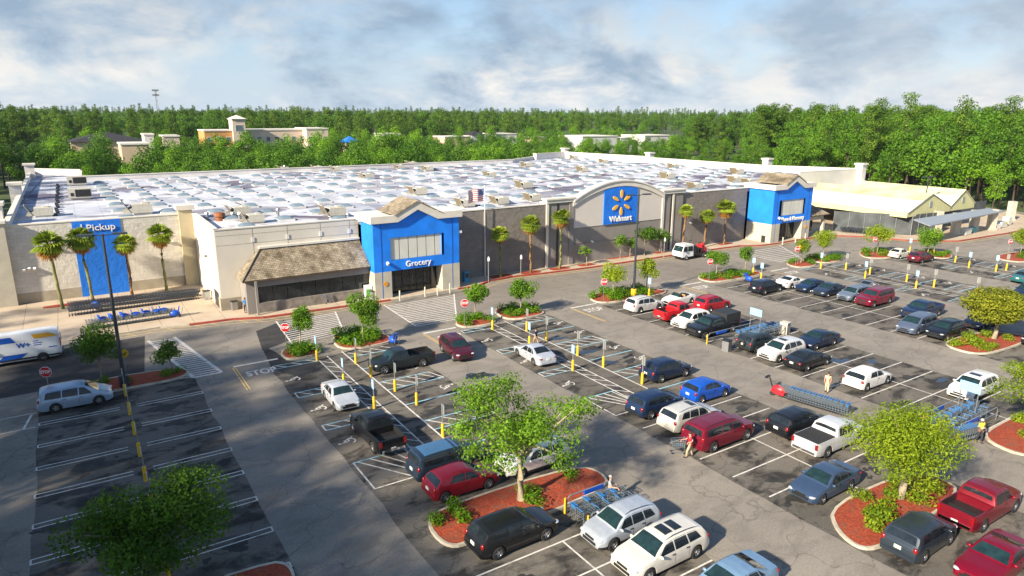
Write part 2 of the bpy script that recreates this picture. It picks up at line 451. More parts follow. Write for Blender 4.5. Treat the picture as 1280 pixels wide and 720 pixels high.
# stop bars, road words, yellow lane lines
for x0, x1, y in ((9.8, 13.6, 59.7), (27.8, 31.5, 59.3), (46.0, 49.7, 58.7), (64.2, 68.3, 59.4), (81.5, 85.4, 58.6)):
    LW.strip((x0, y), (x1, y), .3, Z+.001)
    for q in (0, .22): LY.strip((x0-.1+q, y-.3), (x0-.1+q, y-6), .1, Z)
def off(pts, d):
    out = []
    for i, q in enumerate(pts):
        a = Vector(pts[max(0, i-1)]); b = Vector(pts[min(len(pts)-1, i+1)]); t = (b-a).normalized(); out.append((q[0]+t.y*d, q[1]-t.x*d))
    return out
for seg in (KL[1:7], KL[7:]):
    o1 = off(seg, .35); o2 = off(seg, 1.3)
    for a, b in zip(o1[:-1], o1[1:]): LY.strip(a, b, .14, Z)
    for a, b in zip(o2[:-1], o2[1:]): LY.strip(a, b, .1, Z+.0005)
    for (a, b), (c, d) in zip(zip(o1[:-1], o1[1:]), zip(o2[:-1], o2[1:])):
        L_ = (Vector(b)-Vector(a)).length; k = .6
        while k < L_-.9:
            LY.strip(Vector(a).lerp(Vector(b), k/L_), Vector(c).lerp(Vector(d), (k+.8)/L_), .09, Z+.001); k += 1.5
struct('white_road_markings', LW, M['line']); struct('blue_bay_markings', LB, M['lineb']); struct('yellow_road_markings', LY, M['liney'])
for (x, y) in ((11.6, 57.2), (29.7, 57.0), (47.9, 56.8), (66.1, 57.4), (83.4, 56.4)):
    tag(text_mb('STOP', 1.7, .0006, .03, M['line'], 'stop_road_marking', None, (x, y, Z+.0012), (0, 0, 0), width=2.5), kind='structure')

# oil drips in the bays and a few wet patches
ro_ = random.Random(21); OIL = MB(); oz = [0]
def blot(x, y, r, asp, mb, z):
    a0 = ro_.uniform(0, 6.28); n_ = 22; ph = [ro_.uniform(0, 6.28) for _ in range(3)]
    pts = []
    for i in range(n_):
        t = 2*math.pi*i/n_; k = r*(1+.28*math.sin(2*t+ph[0])+.20*math.sin(3*t+ph[1])+.14*math.sin(5*t+ph[2])+ro_.uniform(-.08, .08))
        pts.append((x+k*asp*math.cos(t), y+k*math.sin(t)))
    mb.sheet(pts, z)
def bay_oil(x0, x1, y0, y1, step):
    y = y0-step/2
    while y > y1:
        for xc in (x0*.78+x1*.22, x0*.24+x1*.76):
            if ro_.random() < .8:
                bx_, by_ = xc+ro_.uniform(-.7, .7), y+ro_.uniform(-.3, .3); oz[0] += 1; zz = .0055+.000012*(oz[0] % 120)
                blot(bx_, by_, ro_.uniform(.25, .62), ro_.uniform(1.2, 2.4), OIL, zz)
                for _ in range(ro_.randint(1, 4)):
                    oz[0] += 1; blot(bx_+ro_.uniform(-1.5, 1.5), by_+ro_.uniform(-.6, .6), ro_.uniform(.06, .22), ro_.uniform(1, 2), OIL, .0055+.000012*(oz[0] % 120))
        y -= step
bay_oil(-4.1, 6.6, 59, 16, 3.5); bay_oil(12.5, 24.2, 57, 36, 4.2); bay_oil(31.4, 42.2, 57, 36, 4.2); bay_oil(31.6, 42.2, 34.4, 19, 2.62); bay_oil(49.7, 60.6, 57, 15, 2.62); bay_oil(68.4, 78.5, 57, 31, 2.62); bay_oil(13.7, 24.4, 27, 10, 2.62); bay_oil(86, 97, 56, 14, 3.4); bay_oil(103.5, 116, 53, 24, 3.6)
M['oil'] = mat('oil_stain', (.030, .028, .026), .8, var=.5, vs=1.5)
struct('oil_stains', OIL, M['oil'])
M['wet'] = mat('wet_asphalt', (.020, .022, .026), .06, var=.2, spec=.6)
for u_, v_, r_ in ((698, 423, .5), (733, 440, .6), (763, 453, .45), (1051, 451, .6), (1090, 452, .4), (1178, 475, .4), (560, 428, .0), (598, 470, .7)):
    if r_: q = P(u_, v_); pm_ = MB(); blot(q.x, q.y, r_, 1.5, pm_, .0078); struct('puddle', pm_, M['wet'])
M['grate'] = mat('iron_grate', (.03, .03, .032), .6, .3)
q = P(598, 469.5); struct('drain_grate', MB().box((q.x, q.y, .006), (1.7, 1.0, .012)), M['grate'])

# ------------------------------------------------------------------ planted islands
def chaikin(p, k=2):
    for _ in range(k):
        q = []
        for i in range(len(p)):
            a, b = p[i], p[(i+1) % len(p)]
            q += [(a[0]*.75+b[0]*.25, a[1]*.75+b[1]*.25), (a[0]*.25+b[0]*.75, a[1]*.25+b[1]*.75)]
        p = q
    return p
def inset(p, d):
    cx = sum(q[0] for q in p)/len(p); cy = sum(q[1] for q in p)/len(p); n_ = len(p); out = []
    A = sum(p[i][0]*p[(i+1) % n_][1]-p[(i+1) % n_][0]*p[i][1] for i in range(n_)); s = 1 if A > 0 else -1
    for i in range(n_):
        a = Vector(p[i-1]); b = Vector(p[(i+1) % n_]); t = (b-a).normalized(); out.append((p[i][0]-t.y*d*s, p[i][1]+t.x*d*s))
    return out
ISL = {}
def island(key, pts, k=2):
    p = chaikin(pts, k); q = inset(p, .17)
    mb = MB(); n_ = len(p)
    A = sum(p[i][0]*p[(i+1) % n_][1]-p[(i+1) % n_][0]*p[i][1] for i in range(n_))
    if A < 0: p = p[::-1]; q = q[::-1]
    vs = [(x, y, -.01) for x, y in p]+[(x, y, .15) for x, y in inset(p, .015)]+[(x, y, .15) for x, y in q]+[(x, y, .02) for x, y in q]
    mb.add(vs, [(j*n_+i, j*n_+(i+1) % n_, (j+1)*n_+(i+1) % n_, (j+1)*n_+i) for j in range(3) for i in range(n_)])
    struct('island_kerb', mb, M['kerb'])
    cx = sum(a[0] for a in q)/n_; cy = sum(a[1] for a in q)/n_
    r1 = [(cx+(x-cx)*.75, cy+(y-cy)*.75) for x, y in q]; r2 = [(cx+(x-cx)*.35, cy+(y-cy)*.35) for x, y in q]
    q2 = inset(q, -.004)
    vs = [(x, y, .13) for x, y in q2]+[(x, y, .19) for x, y in r1]+[(x, y, .24) for x, y in r2]+[(cx, cy, .25)]
    mb = MB(); mb.add(vs, [(j*n_+i, j*n_+(i+1) % n_, (j+1)*n_+(i+1) % n_, (j+1)*n_+i) for j in range(2) for i in range(n_)]+[(2*n_+i, 2*n_+(i+1) % n_, 3*n_) for i in range(n_)])
    struct('mulch_bed', mb, M['mulch'], 60)
    ISL[key] = q
IS = dict(I1=[(-3.2, 59.0), (-2.6, 61.6), (.4, 62.3), (5.6, 61.9), (6.6, 60.4), (5.6, 59.0), (2.8, 58.9)],
 I2=[(14.0, 59.3), (14.2, 61.6), (16.8, 62.3), (17.8, 61), (17.4, 58.6), (14.6, 58.6)],
 I3=[(19.1, 58.3), (19.2, 62.3), (21.2, 64.0), (24.2, 62), (24.6, 59.6), (23.9, 58.2)],
 I4=[(31.9, 58.6), (31.9, 60.6), (34, 62.3), (36.3, 61), (36.2, 58.6), (34.8, 58.1)],
 I5=[(37.2, 58.1), (37.6, 62.0), (39.3, 63.2), (42.4, 61.2), (42.6, 59.4), (41.9, 58.0)],
 I6=[(50.0, 58.0), (50.0, 60.6), (52.5, 62.3), (58.4, 60.6), (60.8, 59.4), (60.3, 57.3), (55, 57.6)],
 I7=[(68.8, 58.2), (69.0, 61), (71.6, 62.4), (77.4, 60.6), (79.8, 59.3), (78.4, 57.5), (73, 57.8)],
 I8=[(86.2, 57.8), (87.3, 60.6), (90.6, 61.6), (92, 59), (90.3, 57.0)], I9=[(91.9, 57.6), (93.2, 61.4), (95.8, 62.3), (98.8, 59.2), (97.2, 57.2)],
 I10=[(101.6, 56.2), (103.4, 58.8), (106.6, 60.2), (110, 57.6), (108.6, 54.9), (104.6, 54.4)],
 I11=[(110.8, 50.0), (110.9, 54.4), (115.8, 55.0), (117, 51.4), (113.4, 49.3)],
 I12=[(117.6, 44.2), (119.8, 46.2), (123, 46.7), (130, 45.6), (131, 41), (119, 41.6)],
 I13=[(68.0, 26.6), (68.2, 29.0), (70, 29.9), (76, 29.5), (78.6, 27), (77.6, 25.4), (70, 25.6)],
 I14=[(49.4, 15.6), (50.0, 18.2), (53, 18.6), (60.6, 18.3), (60.6, 14.6), (51, 14.6)],
 I15=[(13.5, 27.2), (13.6, 29.6), (15, 30.5), (24.3, 30.2), (25.3, 28.6), (24.4, 26.8), (14.6, 26.6)],
 I16=[(31.2, 15.4), (31.6, 17.2), (33.6, 18.9), (41.4, 18.5), (42.3, 16.8), (41.4, 15.3), (33.2, 15.0)],
 I17=[(-4.0, 28.2), (-3.6, 30.6), (5.6, 30.9), (6.7, 30.0), (6.4, 28.2)])
for k, q in IS.items(): island(k, q)
# mulch squares of the storefront palms and saplings
for (u, v, rx, ry) in ((625.6, 345, 1.7, .8), (663, 340.5, 1.6, .8), (699.6, 335.6, 1.6, .8), (733, 331, 1.4, .7), (774, 321, 2.9, .8), (825, 315.6, 1.3, .6), (852, 306, 1.2, .6), (879.6, 304, 1.2, .6), (906, 304.6, 1.6, .7), (113, 377.5, 4.6, .7)):
    c = P(u, v, .13)
    pts = [(c.x+rx*math.copysign(abs(math.cos(t))**.5, math.cos(t)), c.y+ry*math.copysign(abs(math.sin(t))**.5, math.sin(t))) for t in [i*math.pi/10 for i in range(20)]]
    struct('mulch_bed', MB().prism(pts, .1, .155), M['mulch'])

# ------------------------------------------------------------------ sun and sky
SUN_DIR = Vector((1.0, .24, -.55)).normalized()
sd = bpy.data.lights.new('sun', 'SUN'); sd.energy = 5.0; sd.angle = R(1.9); sd.color = (1, .88, .69)
so = bpy.data.objects.new('sun', sd); COL.objects.link(so); so.rotation_euler = SUN_DIR.to_track_quat('-Z', 'Y').to_euler(); so.location = (-80, 20, 90)
w = bpy.data.worlds.new('World'); sc.world = w; w.use_nodes = True
nt = w.node_tree; bg = nt.nodes['Background']
sky = N(nt, 'ShaderNodeTexSky', sky_type='NISHITA'); sky.sun_disc = False
sky.sun_elevation = math.asin(-SUN_DIR.z); sky.sun_rotation = math.atan2(-SUN_DIR.x, -SUN_DIR.y) % (2*math.pi)
sky.air_density = 1.0; sky.dust_density = .6; sky.ozone_density = 2.0
tc = N(nt, 'ShaderNodeTexCoord'); sep = N(nt, 'ShaderNodeSeparateXYZ'); nt.links.new(tc.outputs['Generated'], sep.inputs[0])
cv = N(nt, 'ShaderNodeCombineXYZ'); nt.links.new(sep.outputs['X'], cv.inputs[0]); nt.links.new(sep.outputs['Y'], cv.inputs[1]); nt.links.new(math_(nt, 'MULTIPLY', sep.outputs['Z'], 2.1), cv.inputs[2])
def cloudn(scale, off_, d=6, r=.55, di=.2):
    mp = N(nt, 'ShaderNodeMapping'); mp.inputs['Location'].default_value = off_
    nt.links.new(cv.outputs[0], mp.inputs['Vector']); return noise(nt, mp.outputs[0], scale, d, r, di)
# bearing: 0 towards the pickup end, 1 towards the garden centre
brg = math_(nt, 'ADD', math_(nt, 'MULTIPLY', sep.outputs['X'], .60), math_(nt, 'MULTIPLY', sep.outputs['Y'], -.42))
dens = math_(nt, 'ADD', math_(nt, 'ADD', math_(nt, 'MULTIPLY', cloudn(2.6, (3.1, 1.7, .4), 4, .5), .55), math_(nt, 'MULTIPLY', cloudn(7.5, (7.3, 2.2, 0), 7, .58, .3), .45)), math_(nt, 'MULTIPLY', brg, .10))
cover = ramp(nt, dens, [(.415, (0, 0, 0)), (.545, (1, 1, 1))])
lit = math_(nt, 'ADD', math_(nt, 'MULTIPLY', cloudn(6.2, (9.3, 4.2, .2), 7, .6, .3), .8), math_(nt, 'MULTIPLY', cloudn(15, (2.3, 8.2, 0), 5, .6, .2), .2))
shade = ramp(nt, lit, [(.40, (1.7, 2.3, 3.0)), (.50, (3.0, 3.45, 3.95)), (.60, (4.9, 4.75, 4.5))])
shade = mixc(nt, math_(nt, 'MINIMUM', math_(nt, 'MAXIMUM', math_(nt, 'MULTIPLY', brg, 1.1), 0.0), .75), shade, (3.7, 3.9, 4.1))
shade = mixc(nt, math_(nt, 'MULTIPLY', ramp(nt, sep.outputs['Z'], [(.03, (0, 0, 0)), (.17, (1, 1, 1))]), .7), shade, (1.5, 2.1, 2.8))
low = ramp(nt, sep.outputs['Z'], [(0.0, (1, 1, 1)), (.17, (.9, .9, .9)), (.30, (.25, .25, .25)), (.5, (0, 0, 0))])
veil = mixc(nt, math_(nt, 'MULTIPLY', ramp(nt, sep.outputs['Z'], [(0, (1, 1, 1)), (.10, (.55, .55, .55)), (.25, (0, 0, 0))]), .8), mixc(nt, .55, sky.outputs['Color'], (.55, 1.45, 2.9)), (3.3, 3.9, 4.5))
veil = mixc(nt, low, sky.outputs['Color'], veil)
col = mixc(nt, math_(nt, 'MULTIPLY', cover, low), veil, shade)
nt.links.new(col, bg.inputs['Color']); bg.inputs['Strength'].default_value = .095
sc.view_settings.view_transform = 'Standard'; sc.view_settings.look = 'None'; sc.view_settings.gamma = 1; sc.view_settings.exposure = 1.08
sc.view_settings.use_curve_mapping = False
sc.render.engine = 'CYCLES'; sc.cycles.use_denoising = True
sc.cycles.max_bounces = 6; sc.cycles.transparent_max_bounces = 6; sc.cycles.diffuse_bounces = 3; sc.cycles.glossy_bounces = 3
sc.cycles.caustics_reflective = False; sc.cycles.caustics_refractive = False
# ------------------------------------------------------------------ superstore
def block_m(name, a, c, bs=(.8, .4), st=.34):
    """split-face concrete block: rough face, faint joints"""
    m, nt, b = _nt(name); v = coords(nt)
    sx = N(nt, 'ShaderNodeSeparateXYZ'); nt.links.new(v, sx.inputs[0])
    cb = N(nt, 'ShaderNodeCombineXYZ'); nt.links.new(math_(nt, 'ADD', sx.outputs['X'], sx.outputs['Y']), cb.inputs[0]); nt.links.new(sx.outputs['Z'], cb.inputs[1])
    n = noise(nt, v, 1.6, 6, .7, .4)
    base = ramp(nt, noise(nt, v, .5, 6, .65), [(.3, a), (.7, c)])
    br = N(nt, 'ShaderNodeTexBrick'); br.inputs['Scale'].default_value = 1; br.inputs['Brick Width'].default_value = bs[0]; br.inputs['Row Height'].default_value = bs[1]
    br.inputs['Mortar Size'].default_value = .012; br.inputs['Color1'].default_value = (1, 1, 1, 1); br.inputs['Color2'].default_value = (.86, .86, .86, 1); br.inputs['Mortar'].default_value = (.7, .7, .7, 1)
    nt.links.new(cb.outputs[0], br.inputs['Vector'])
    nt.links.new(mixc(nt, 1.0, base, br.outputs['Color'], 'MULTIPLY'), b.inputs['Base Color']); b.inputs['Roughness'].default_value = .9
    bump(nt, b, n, st, .35); return m
M['dgrey'] = block_m('dark_grey_split_block', (.190, .168, .150), (.265, .235, .21))
M['mgrey'] = mat('mid_grey_render', (.25, .225, .205), .85, var=.1, vs=.5, bmp=.15, bs=6)
M['beige'] = block_m('beige_split_block', (.60, .565, .50), (.74, .70, .63), st=.30)
M['tanband'] = mat('tan_base_band', (.34, .30, .23), .9, var=.2, vs=.6, bmp=.3, bs=3)
M['cream'] = mat('cream_precast_panel', (.62, .575, .49), .8, var=.07, vs=.4)
M['off'] = mat('off_white_cornice', (.66, .615, .54), .75, var=.08, vs=.8)
M['ybeige'] = mat('yellowish_beige_render', (.50, .43, .28), .85, var=.1, vs=.5)
M['stone'] = mat('pale_stone_pier', (.46, .43, .35), .85, var=.12, vs=.7, bmp=.2, bs=5)
M['para'] = mat('white_parapet_coat', (.66, .63, .60), .7, var=.12, vs=.4)
M['sglass'] = mat('dark_shopfront_glass', (.012, .016, .018), .06, var=.6, vs=.8, spec=.6)
M['frame'] = mat('dark_window_frame', (.03, .03, .032), .5)
M['panelw'] = mat('translucent_white_panel', (.60, .60, .54), .35, var=.07, vs=.7)
M['panels'] = mat('sign_panel_grey', (.60, .555, .50), .75, var=.05, vs=.3)
def bluewall():
    m, nt, b = _nt('bright_blue_block'); v = coords(nt); n = noise(nt, v, 1.6, 6, .7, .4)
    nt.links.new(ramp(nt, noise(nt, v, .6, 5), [(.3, (.004, .15, .66)), (.7, (.006, .19, .80))]), b.inputs['Base Color']); b.inputs['Roughness'].default_value = .7
    bump(nt, b, n, .35, .3); return m
M['blueb'] = bluewall()
M['bluer'] = mat('blue_smooth_render', (.005, .20, .82), .65, var=.16, vs=.7, bmp=.12, bs=5)
def shingle():
    m, nt, b = _nt('weathered_brown_shingles'); v = coords(nt)
    br = N(nt, 'ShaderNodeTexBrick'); br.inputs['Scale'].default_value = 1; br.inputs['Brick Width'].default_value = .42; br.inputs['Row Height'].default_value = .20
    br.inputs['Mortar Size'].default_value = .02; br.inputs['Color1'].default_value = (.28, .225, .155, 1); br.inputs['Color2'].default_value = (.41, .35, .255, 1); br.inputs['Mortar'].default_value = (.11, .08, .05, 1)
    nt.links.new(v, br.inputs['Vector'])
    n = ramp(nt, noise(nt, coords(nt, scale=(1.1, .5, 1)), .8, 6, .7), [(.36, (.28, .25, .20)), (.6, (1, 1, 1))])
    nt.links.new(mixc(nt, .9, br.outputs['Color'], n, 'MULTIPLY'), b.inputs['Base Color']); b.inputs['Roughness'].default_value = .9
    bump(nt, b, br.outputs['Fac'], .4, .05); return m
M['shingle'] = shingle()
def membrane():
    m, nt, b = _nt('white_roof_membrane'); v = coords(nt)
    base = ramp(nt, noise(nt, v, .12, 6, .6), [(.3, (.44, .47, .54)), (.7, (.66, .66, .68))])
    s1 = noise(nt, coords(nt, scale=(.13, .13, 1)), 1.0, 4, .55, .8)
    s2 = noise(nt, coords(nt, scale=(.022, .045, 1)), 1.0, 4, .6)
    f = math_(nt, 'MULTIPLY', ramp(nt, s1, [(.495, (0, 0, 0)), (.555, (1, 1, 1))]), ramp(nt, s2, [(.36, (.22, .22, .22)), (.54, (1, 1, 1))]))
    base = mixc(nt, math_(nt, 'MULTIPLY', f, .9), base, (.10, .085, .13))
    s3 = noise(nt, coords(nt, scale=(.10, .16, 1)), 1.0, 7, .68, .3)
    base = mixc(nt, math_(nt, 'MULTIPLY', ramp(nt, s3, [(.50, (0, 0, 0)), (.60, (1, 1, 1))]), .55), base, (.30, .34, .43))
    wv = N(nt, 'ShaderNodeTexBrick'); wv.offset = 0; wv.inputs['Scale'].default_value = 1; wv.inputs['Brick Width'].default_value = 3.0; wv.inputs['Row Height'].default_value = 30
    wv.inputs['Mortar Size'].default_value = .05; wv.inputs['Color1'].default_value = (1, 1, 1, 1); wv.inputs['Color2'].default_value = (.95, .95, .95, 1); wv.inputs['Mortar'].default_value = (.80, .80, .84, 1)
    nt.links.new(v, wv.inputs['Vector'])
    nt.links.new(mixc(nt, 1.0, base, wv.outputs['Color'], 'MULTIPLY'), b.inputs['Base Color']); b.inputs['Roughness'].default_value = .9
    df = N(nt, 'ShaderNodeBsdfDiffuse'); nt.links.new(mixc(nt, 1.0, base, wv.outputs['Color'], 'MULTIPLY'), df.inputs['Color']); nt.links.new(df.outputs[0], nt.nodes['Material Output'].inputs['Surface'])
    return m
M['roof'] = membrane()
M['dome'] = mat('clear_acrylic_dome', (.17, .225, .27), .28, var=.25, vs=.3, spec=.25)
M['unit'] = mat('rooftop_unit_casing', (.52, .49, .41), .6, var=.12)
M['louvre'] = mat('louvre_brown', (.20, .16, .10), .7)

ZR = 8.55
store = thing('superstore', 'long single storey superstore with white skylight roof and bright blue entrance portals', 'store', (45, 100, 0))
store.location = (0, 0, 0)
def part(name, mb, m, parent=store, smooth=None): return mb.build(name, m, parent, smooth)
def wall(a, b, z0, z1, t=.4):
    """wall box whose outer face runs a->b with its inside to the left"""
    a = Vector(a[:2]); b = Vector(b[:2]); d = (b-a).normalized(); n_ = Vector((-d.y, d.x))*t
    return [tuple(a), tuple(b), tuple(b+n_), tuple(a+n_)], z0, z1
def wallp(name, a, b, z0, z1, m, t=.4, parent=store):
    p, z0, z1 = wall(a, b, z0, z1, t); return part(name, MB().prism(p, z0, z1), m, parent)

# plan of the roof
bl0 = P2(37, 212, 9.5); st0 = P2(102, 213.5, 9.5); st1 = P2(102, 220.5, 9.4); bm = P2(640, 199.5, 9.4); bm2 = P2(668, 195.5, 9.4)
br0 = P2(669, 192.5, 10.2); br1 = P2(706, 190, 10.2); rw1 = P2(812, 197, 10.0); rw2 = P2(958, 207, 10.0); rw3 = P2(1074, 211.5, 9.9)
A0 = (-6.8, 93.0); A1 = (12.3, 93.0); B0 = (12.3, 78.0); B1_ = (28.4, 78.0); C0 = (28.4, 77.0); C1 = (98.4, 77.0); D0 = (104, 77.0); D1 = P2(1000, 217, 9.6)
W1 = rw3
roofpoly = [A0, A1, B0, B1_, C0, C1, D0, D1, W1, rw2, rw1, br1, br0, bm2, bm, st1, st0, bl0]
roof = part('roof', MB().sheet(roofpoly, ZR), M['roof'])
# perimeter walls (outer face towards the outside)
def cap(a, b, z, w=.5, m=None):
    a = Vector(a[:2]); b = Vector(b[:2]); d = (b-a).normalized(); n_ = Vector((-d.y, d.x))
    p = [tuple(a-n_*.06-d*.05), tuple(b-n_*.06+d*.05), tuple(b+n_*w+d*.05), tuple(a+n_*w-d*.05)]
    return p, z, z+.12
wallp('pickup_wall', A0, A1, 1.35, 9.1, M['beige'])
wallp('base_band', (A0[0], A0[1]-.03), (A1[0], A1[1]-.03), 0, 1.35, M['tanband'], .43)
part('pickup_panel', MB().bx(-.5, 4.42, 92.93, 92.99, 0.02, 9.12), M['blueb'])
part('wall_cap', MB().prism(*cap(A0, (10.8, 93), 9.1)), M['off'])
wallp('end_pier', (-9.0, 92.4), (-6.75, 92.4), 0, 9.5, M['stone'], 1.4)
part('pier_cap', MB().bx(-9.2, -6.6, 92.2, 94.0, 9.5, 9.8), M['off'])
wallp('end_pier', (-13, 92.9), (-9.02, 92.9), 0, 8.2, M['ybeige'], 1.4)
part('corner_pier', MB().bx(10.72, 12.28, 92.5, 93.6, 0, 9.7), M['ybeige'])
part('pier_cap', MB().bx(10.5, 12.6, 92.3, 94.2, 9.7, 10.25), M['off'])
wallp('return_wall', (12.3, 92.99), (12.3, 78.2), 0, 9.1, M['cream'], .4)
part('wall_cap', MB().prism(*cap((12.3, 92.9), (12.3, 78.1), 9.1)), M['off'])
part('side_recess', MB().bx(12.22, 12.32, 79.2, 81.6, .05, 1.9), M['frame'])
part('base_band', MB().bx(12.2, 14.4, 77.9, 78.15, 0, 1.5).bx(12.2, 12.5, 78.0, 79.0, 0, 1.5), M['tanband'])
fw = wallp('front_wall', (12.3, 78.0), (28.4, 78.0), 0, 9.1, M['cream'])
part('wall_cap', MB().prism(*cap((12.3, 78), (28.4, 78), 9.1)), M['off'])
j = MB()
for x in (16.2, 20.0, 23.8, 27.3): j.bx(x-.025, x+.025, 77.985, 78.01, 4.2, 9.1)
for z in (7.4, 8.45): j.bx(12.35, 28.3, 77.987, 78.01, z-.02, z+.02)
part('panel_joint', j, mat('joint_grey', (.36, .33, .28), .9))
for x in (16.2, 20.0, 23.8, 27.3): part('roof_scupper', MB().bx(x-.16, x+.16, 77.93, 78.0, 7.5, 8.0), M['para'], fw)
# main grey facade either side of the centre pavilion
for xa, xb in ((39.6, 55.4), (82.4, 98.4)):
    wallp('front_wall', (xa, 77), (xb, 77), 0, 9.1, M['dgrey']); part('wall_cap', MB().prism(*cap((xa, 77), (xb, 77), 9.1)), M['off'])
part('downpipe', MB().cone((45.3, 76.93, .2), (45.3, 76.93, 8.9), .05, .05), M['mgrey'], None or store)
# centre pavilion
F = 76.75
pav = part('centre_pavilion', MB().bx(55.4, 60.3, F, 77.4, 0, 9.3).bx(78.0, 82.4, F, 77.4, 0, 9.3).bx(60.3, 78.0, F+.05, 77.4, 0, 5.4), M['mgrey'])
part('pilaster', MB().bx(55.35, 55.75, F-.12, F, 0, 9.3), M['off'], pav)
part('pilaster', MB().bx(59.4, 60.2, F-.1, F, 0, 9.2), M['mgrey'], pav); part('pilaster', MB().bx(77.75, 78.2, F-.14, F, 0, 9.2), M['off'], pav)
part('pilaster', MB().bx(80.0, 80.35, F-.12, F, 0, 9.2), M['off'], pav); [part('wall_slot', MB().bx(x_, x_+.38, F-.03, F, 0.3, 9.1), M['frame'], pav) for x_ in (79.6, 57.2)]
part('string_course', MB().bx(60.3, 77.7, F-.02, F+.05, 3.0, 3.1), M['dgrey'], pav)
xa, xb, zs, za = 60.1, 77.9, 9.55, 11.75
def arc(x0, x1, z0, z1, n=28): return [(x0+(x1-x0)*i/n, z0+(z1-z0)*(1-((2*i/n)-1)**2)) for i in range(n+1)]
part('arched_panel', MB().xz([(60.3, 5.4), (77.8, 5.4)]+arc(60.3, 77.8, 9.0, 11.1)[::-1], F-.02, 77.4), M['panels'], pav)
part('arched_cornice', MB().xz(arc(xa-.15, xb+.15, zs-.25, za)+arc(xa-.15, xb+.15, zs-.95, za-.72)[::-1], F-.22, 77.6), M['off'], pav)
part('arched_moulding', MB().xz(arc(xa, xb, zs-.02, za+.2)+arc(xa, xb, zs-.25, za)[::-1], F-.36, 77.7), M['para'], pav)
for x0, x1 in ((55.3, 60.2), (77.8, 82.5)):
    part('cornice', MB().bx(x0, x1, F-.2, 77.6, 9.3, 9.75).bx(x0-.12, x1+.12, F-.34, 77.7, 9.75, 9.95), M['off'], pav)
sp = part('sign_panel', MB().xz([(65.75, 5.45), (72.35, 5.45), (72.35, 10.55)]+[(72.35-6.6*i/10, 10.55+(.42)*(1-(2*i/10-1)**2)+.0) for i in range(1, 10)]+[(65.75, 10.55)], F-.16, F-.03), M['blueb'], pav)
for k in range(6):
    a = math.pi/2+k*math.pi/3
    pts = []
    for t in range(15):
        u = t/14*2*math.pi
        rr = 1.30+.62*math.cos(u); ww = .235*math.sin(u)*(1.0+.25*math.cos(u))
        pts.append((69.05+rr*math.cos(a)-ww*math.sin(a), 8.55+rr*math.sin(a)*1.0+ww*math.cos(a)))
    part('spark_petal', MB().xz(pts[:-1], F-.30, F-.17), M['spark'], pav)
text_mb('Walmart', 1.15, .05, .028, M['signw'], 'store_name', pav, (69.05, F-.24, 6.15), width=4.5, space=1.06)
# right part of the front and the wing behind the garden centre
wallp('front_wall', D0, D1, 0, 9.2, M['para'])
wallp('wing_wall', D1, W1, 0, 9.9, mat('pale_grey_wing_wall', (.50, .49, .45), .85, var=.08, vs=.3))
part('wall_cap', MB().prism(*cap(D1, W1, 9.9)), M['off'])
for a, b, z in ((W1, rw2, 10.0), (rw2, rw1, 10.0), (rw1, br1, 10.2), (br1, br0, 10.2), (br0, bm2, 10.2), (bm2, bm, 9.4), (bm, st1, 9.4), (st1, st0, 9.5), (st0, bl0, 9.7), (bl0, A0, 9.4)):
    wallp('parapet_wall', a, b, 0, z, M['para']); part('wall_cap', MB().prism(*cap(a, b, z)), M['off'])
for (u, v, z) in ((706, 190, 10.2), (812, 196, 10.1), (959, 204, 10.1), (1076, 211, 10), (37, 212, 10.2)):
    c = P(u, v, z); part('corner_pier', MB().box((c.x, c.y, (z+.9)/2), (1.6, 1.6, z+.9)), M['para']); part('pier_cap', MB().box((c.x, c.y, z+1.05), (2.1, 2.1, .35)), M['off'])
for (u, v) in ((26, 240), (2, 268)):
    c = P(u, v, 9.7); part('corner_pier', MB().box((c.x-.6, c.y, 5.4), (1.5, 1.5, 10.8)), M['para']); part('pier_cap', MB().box((c.x-.6, c.y, 11), (2, 2, .4)), M['off'])

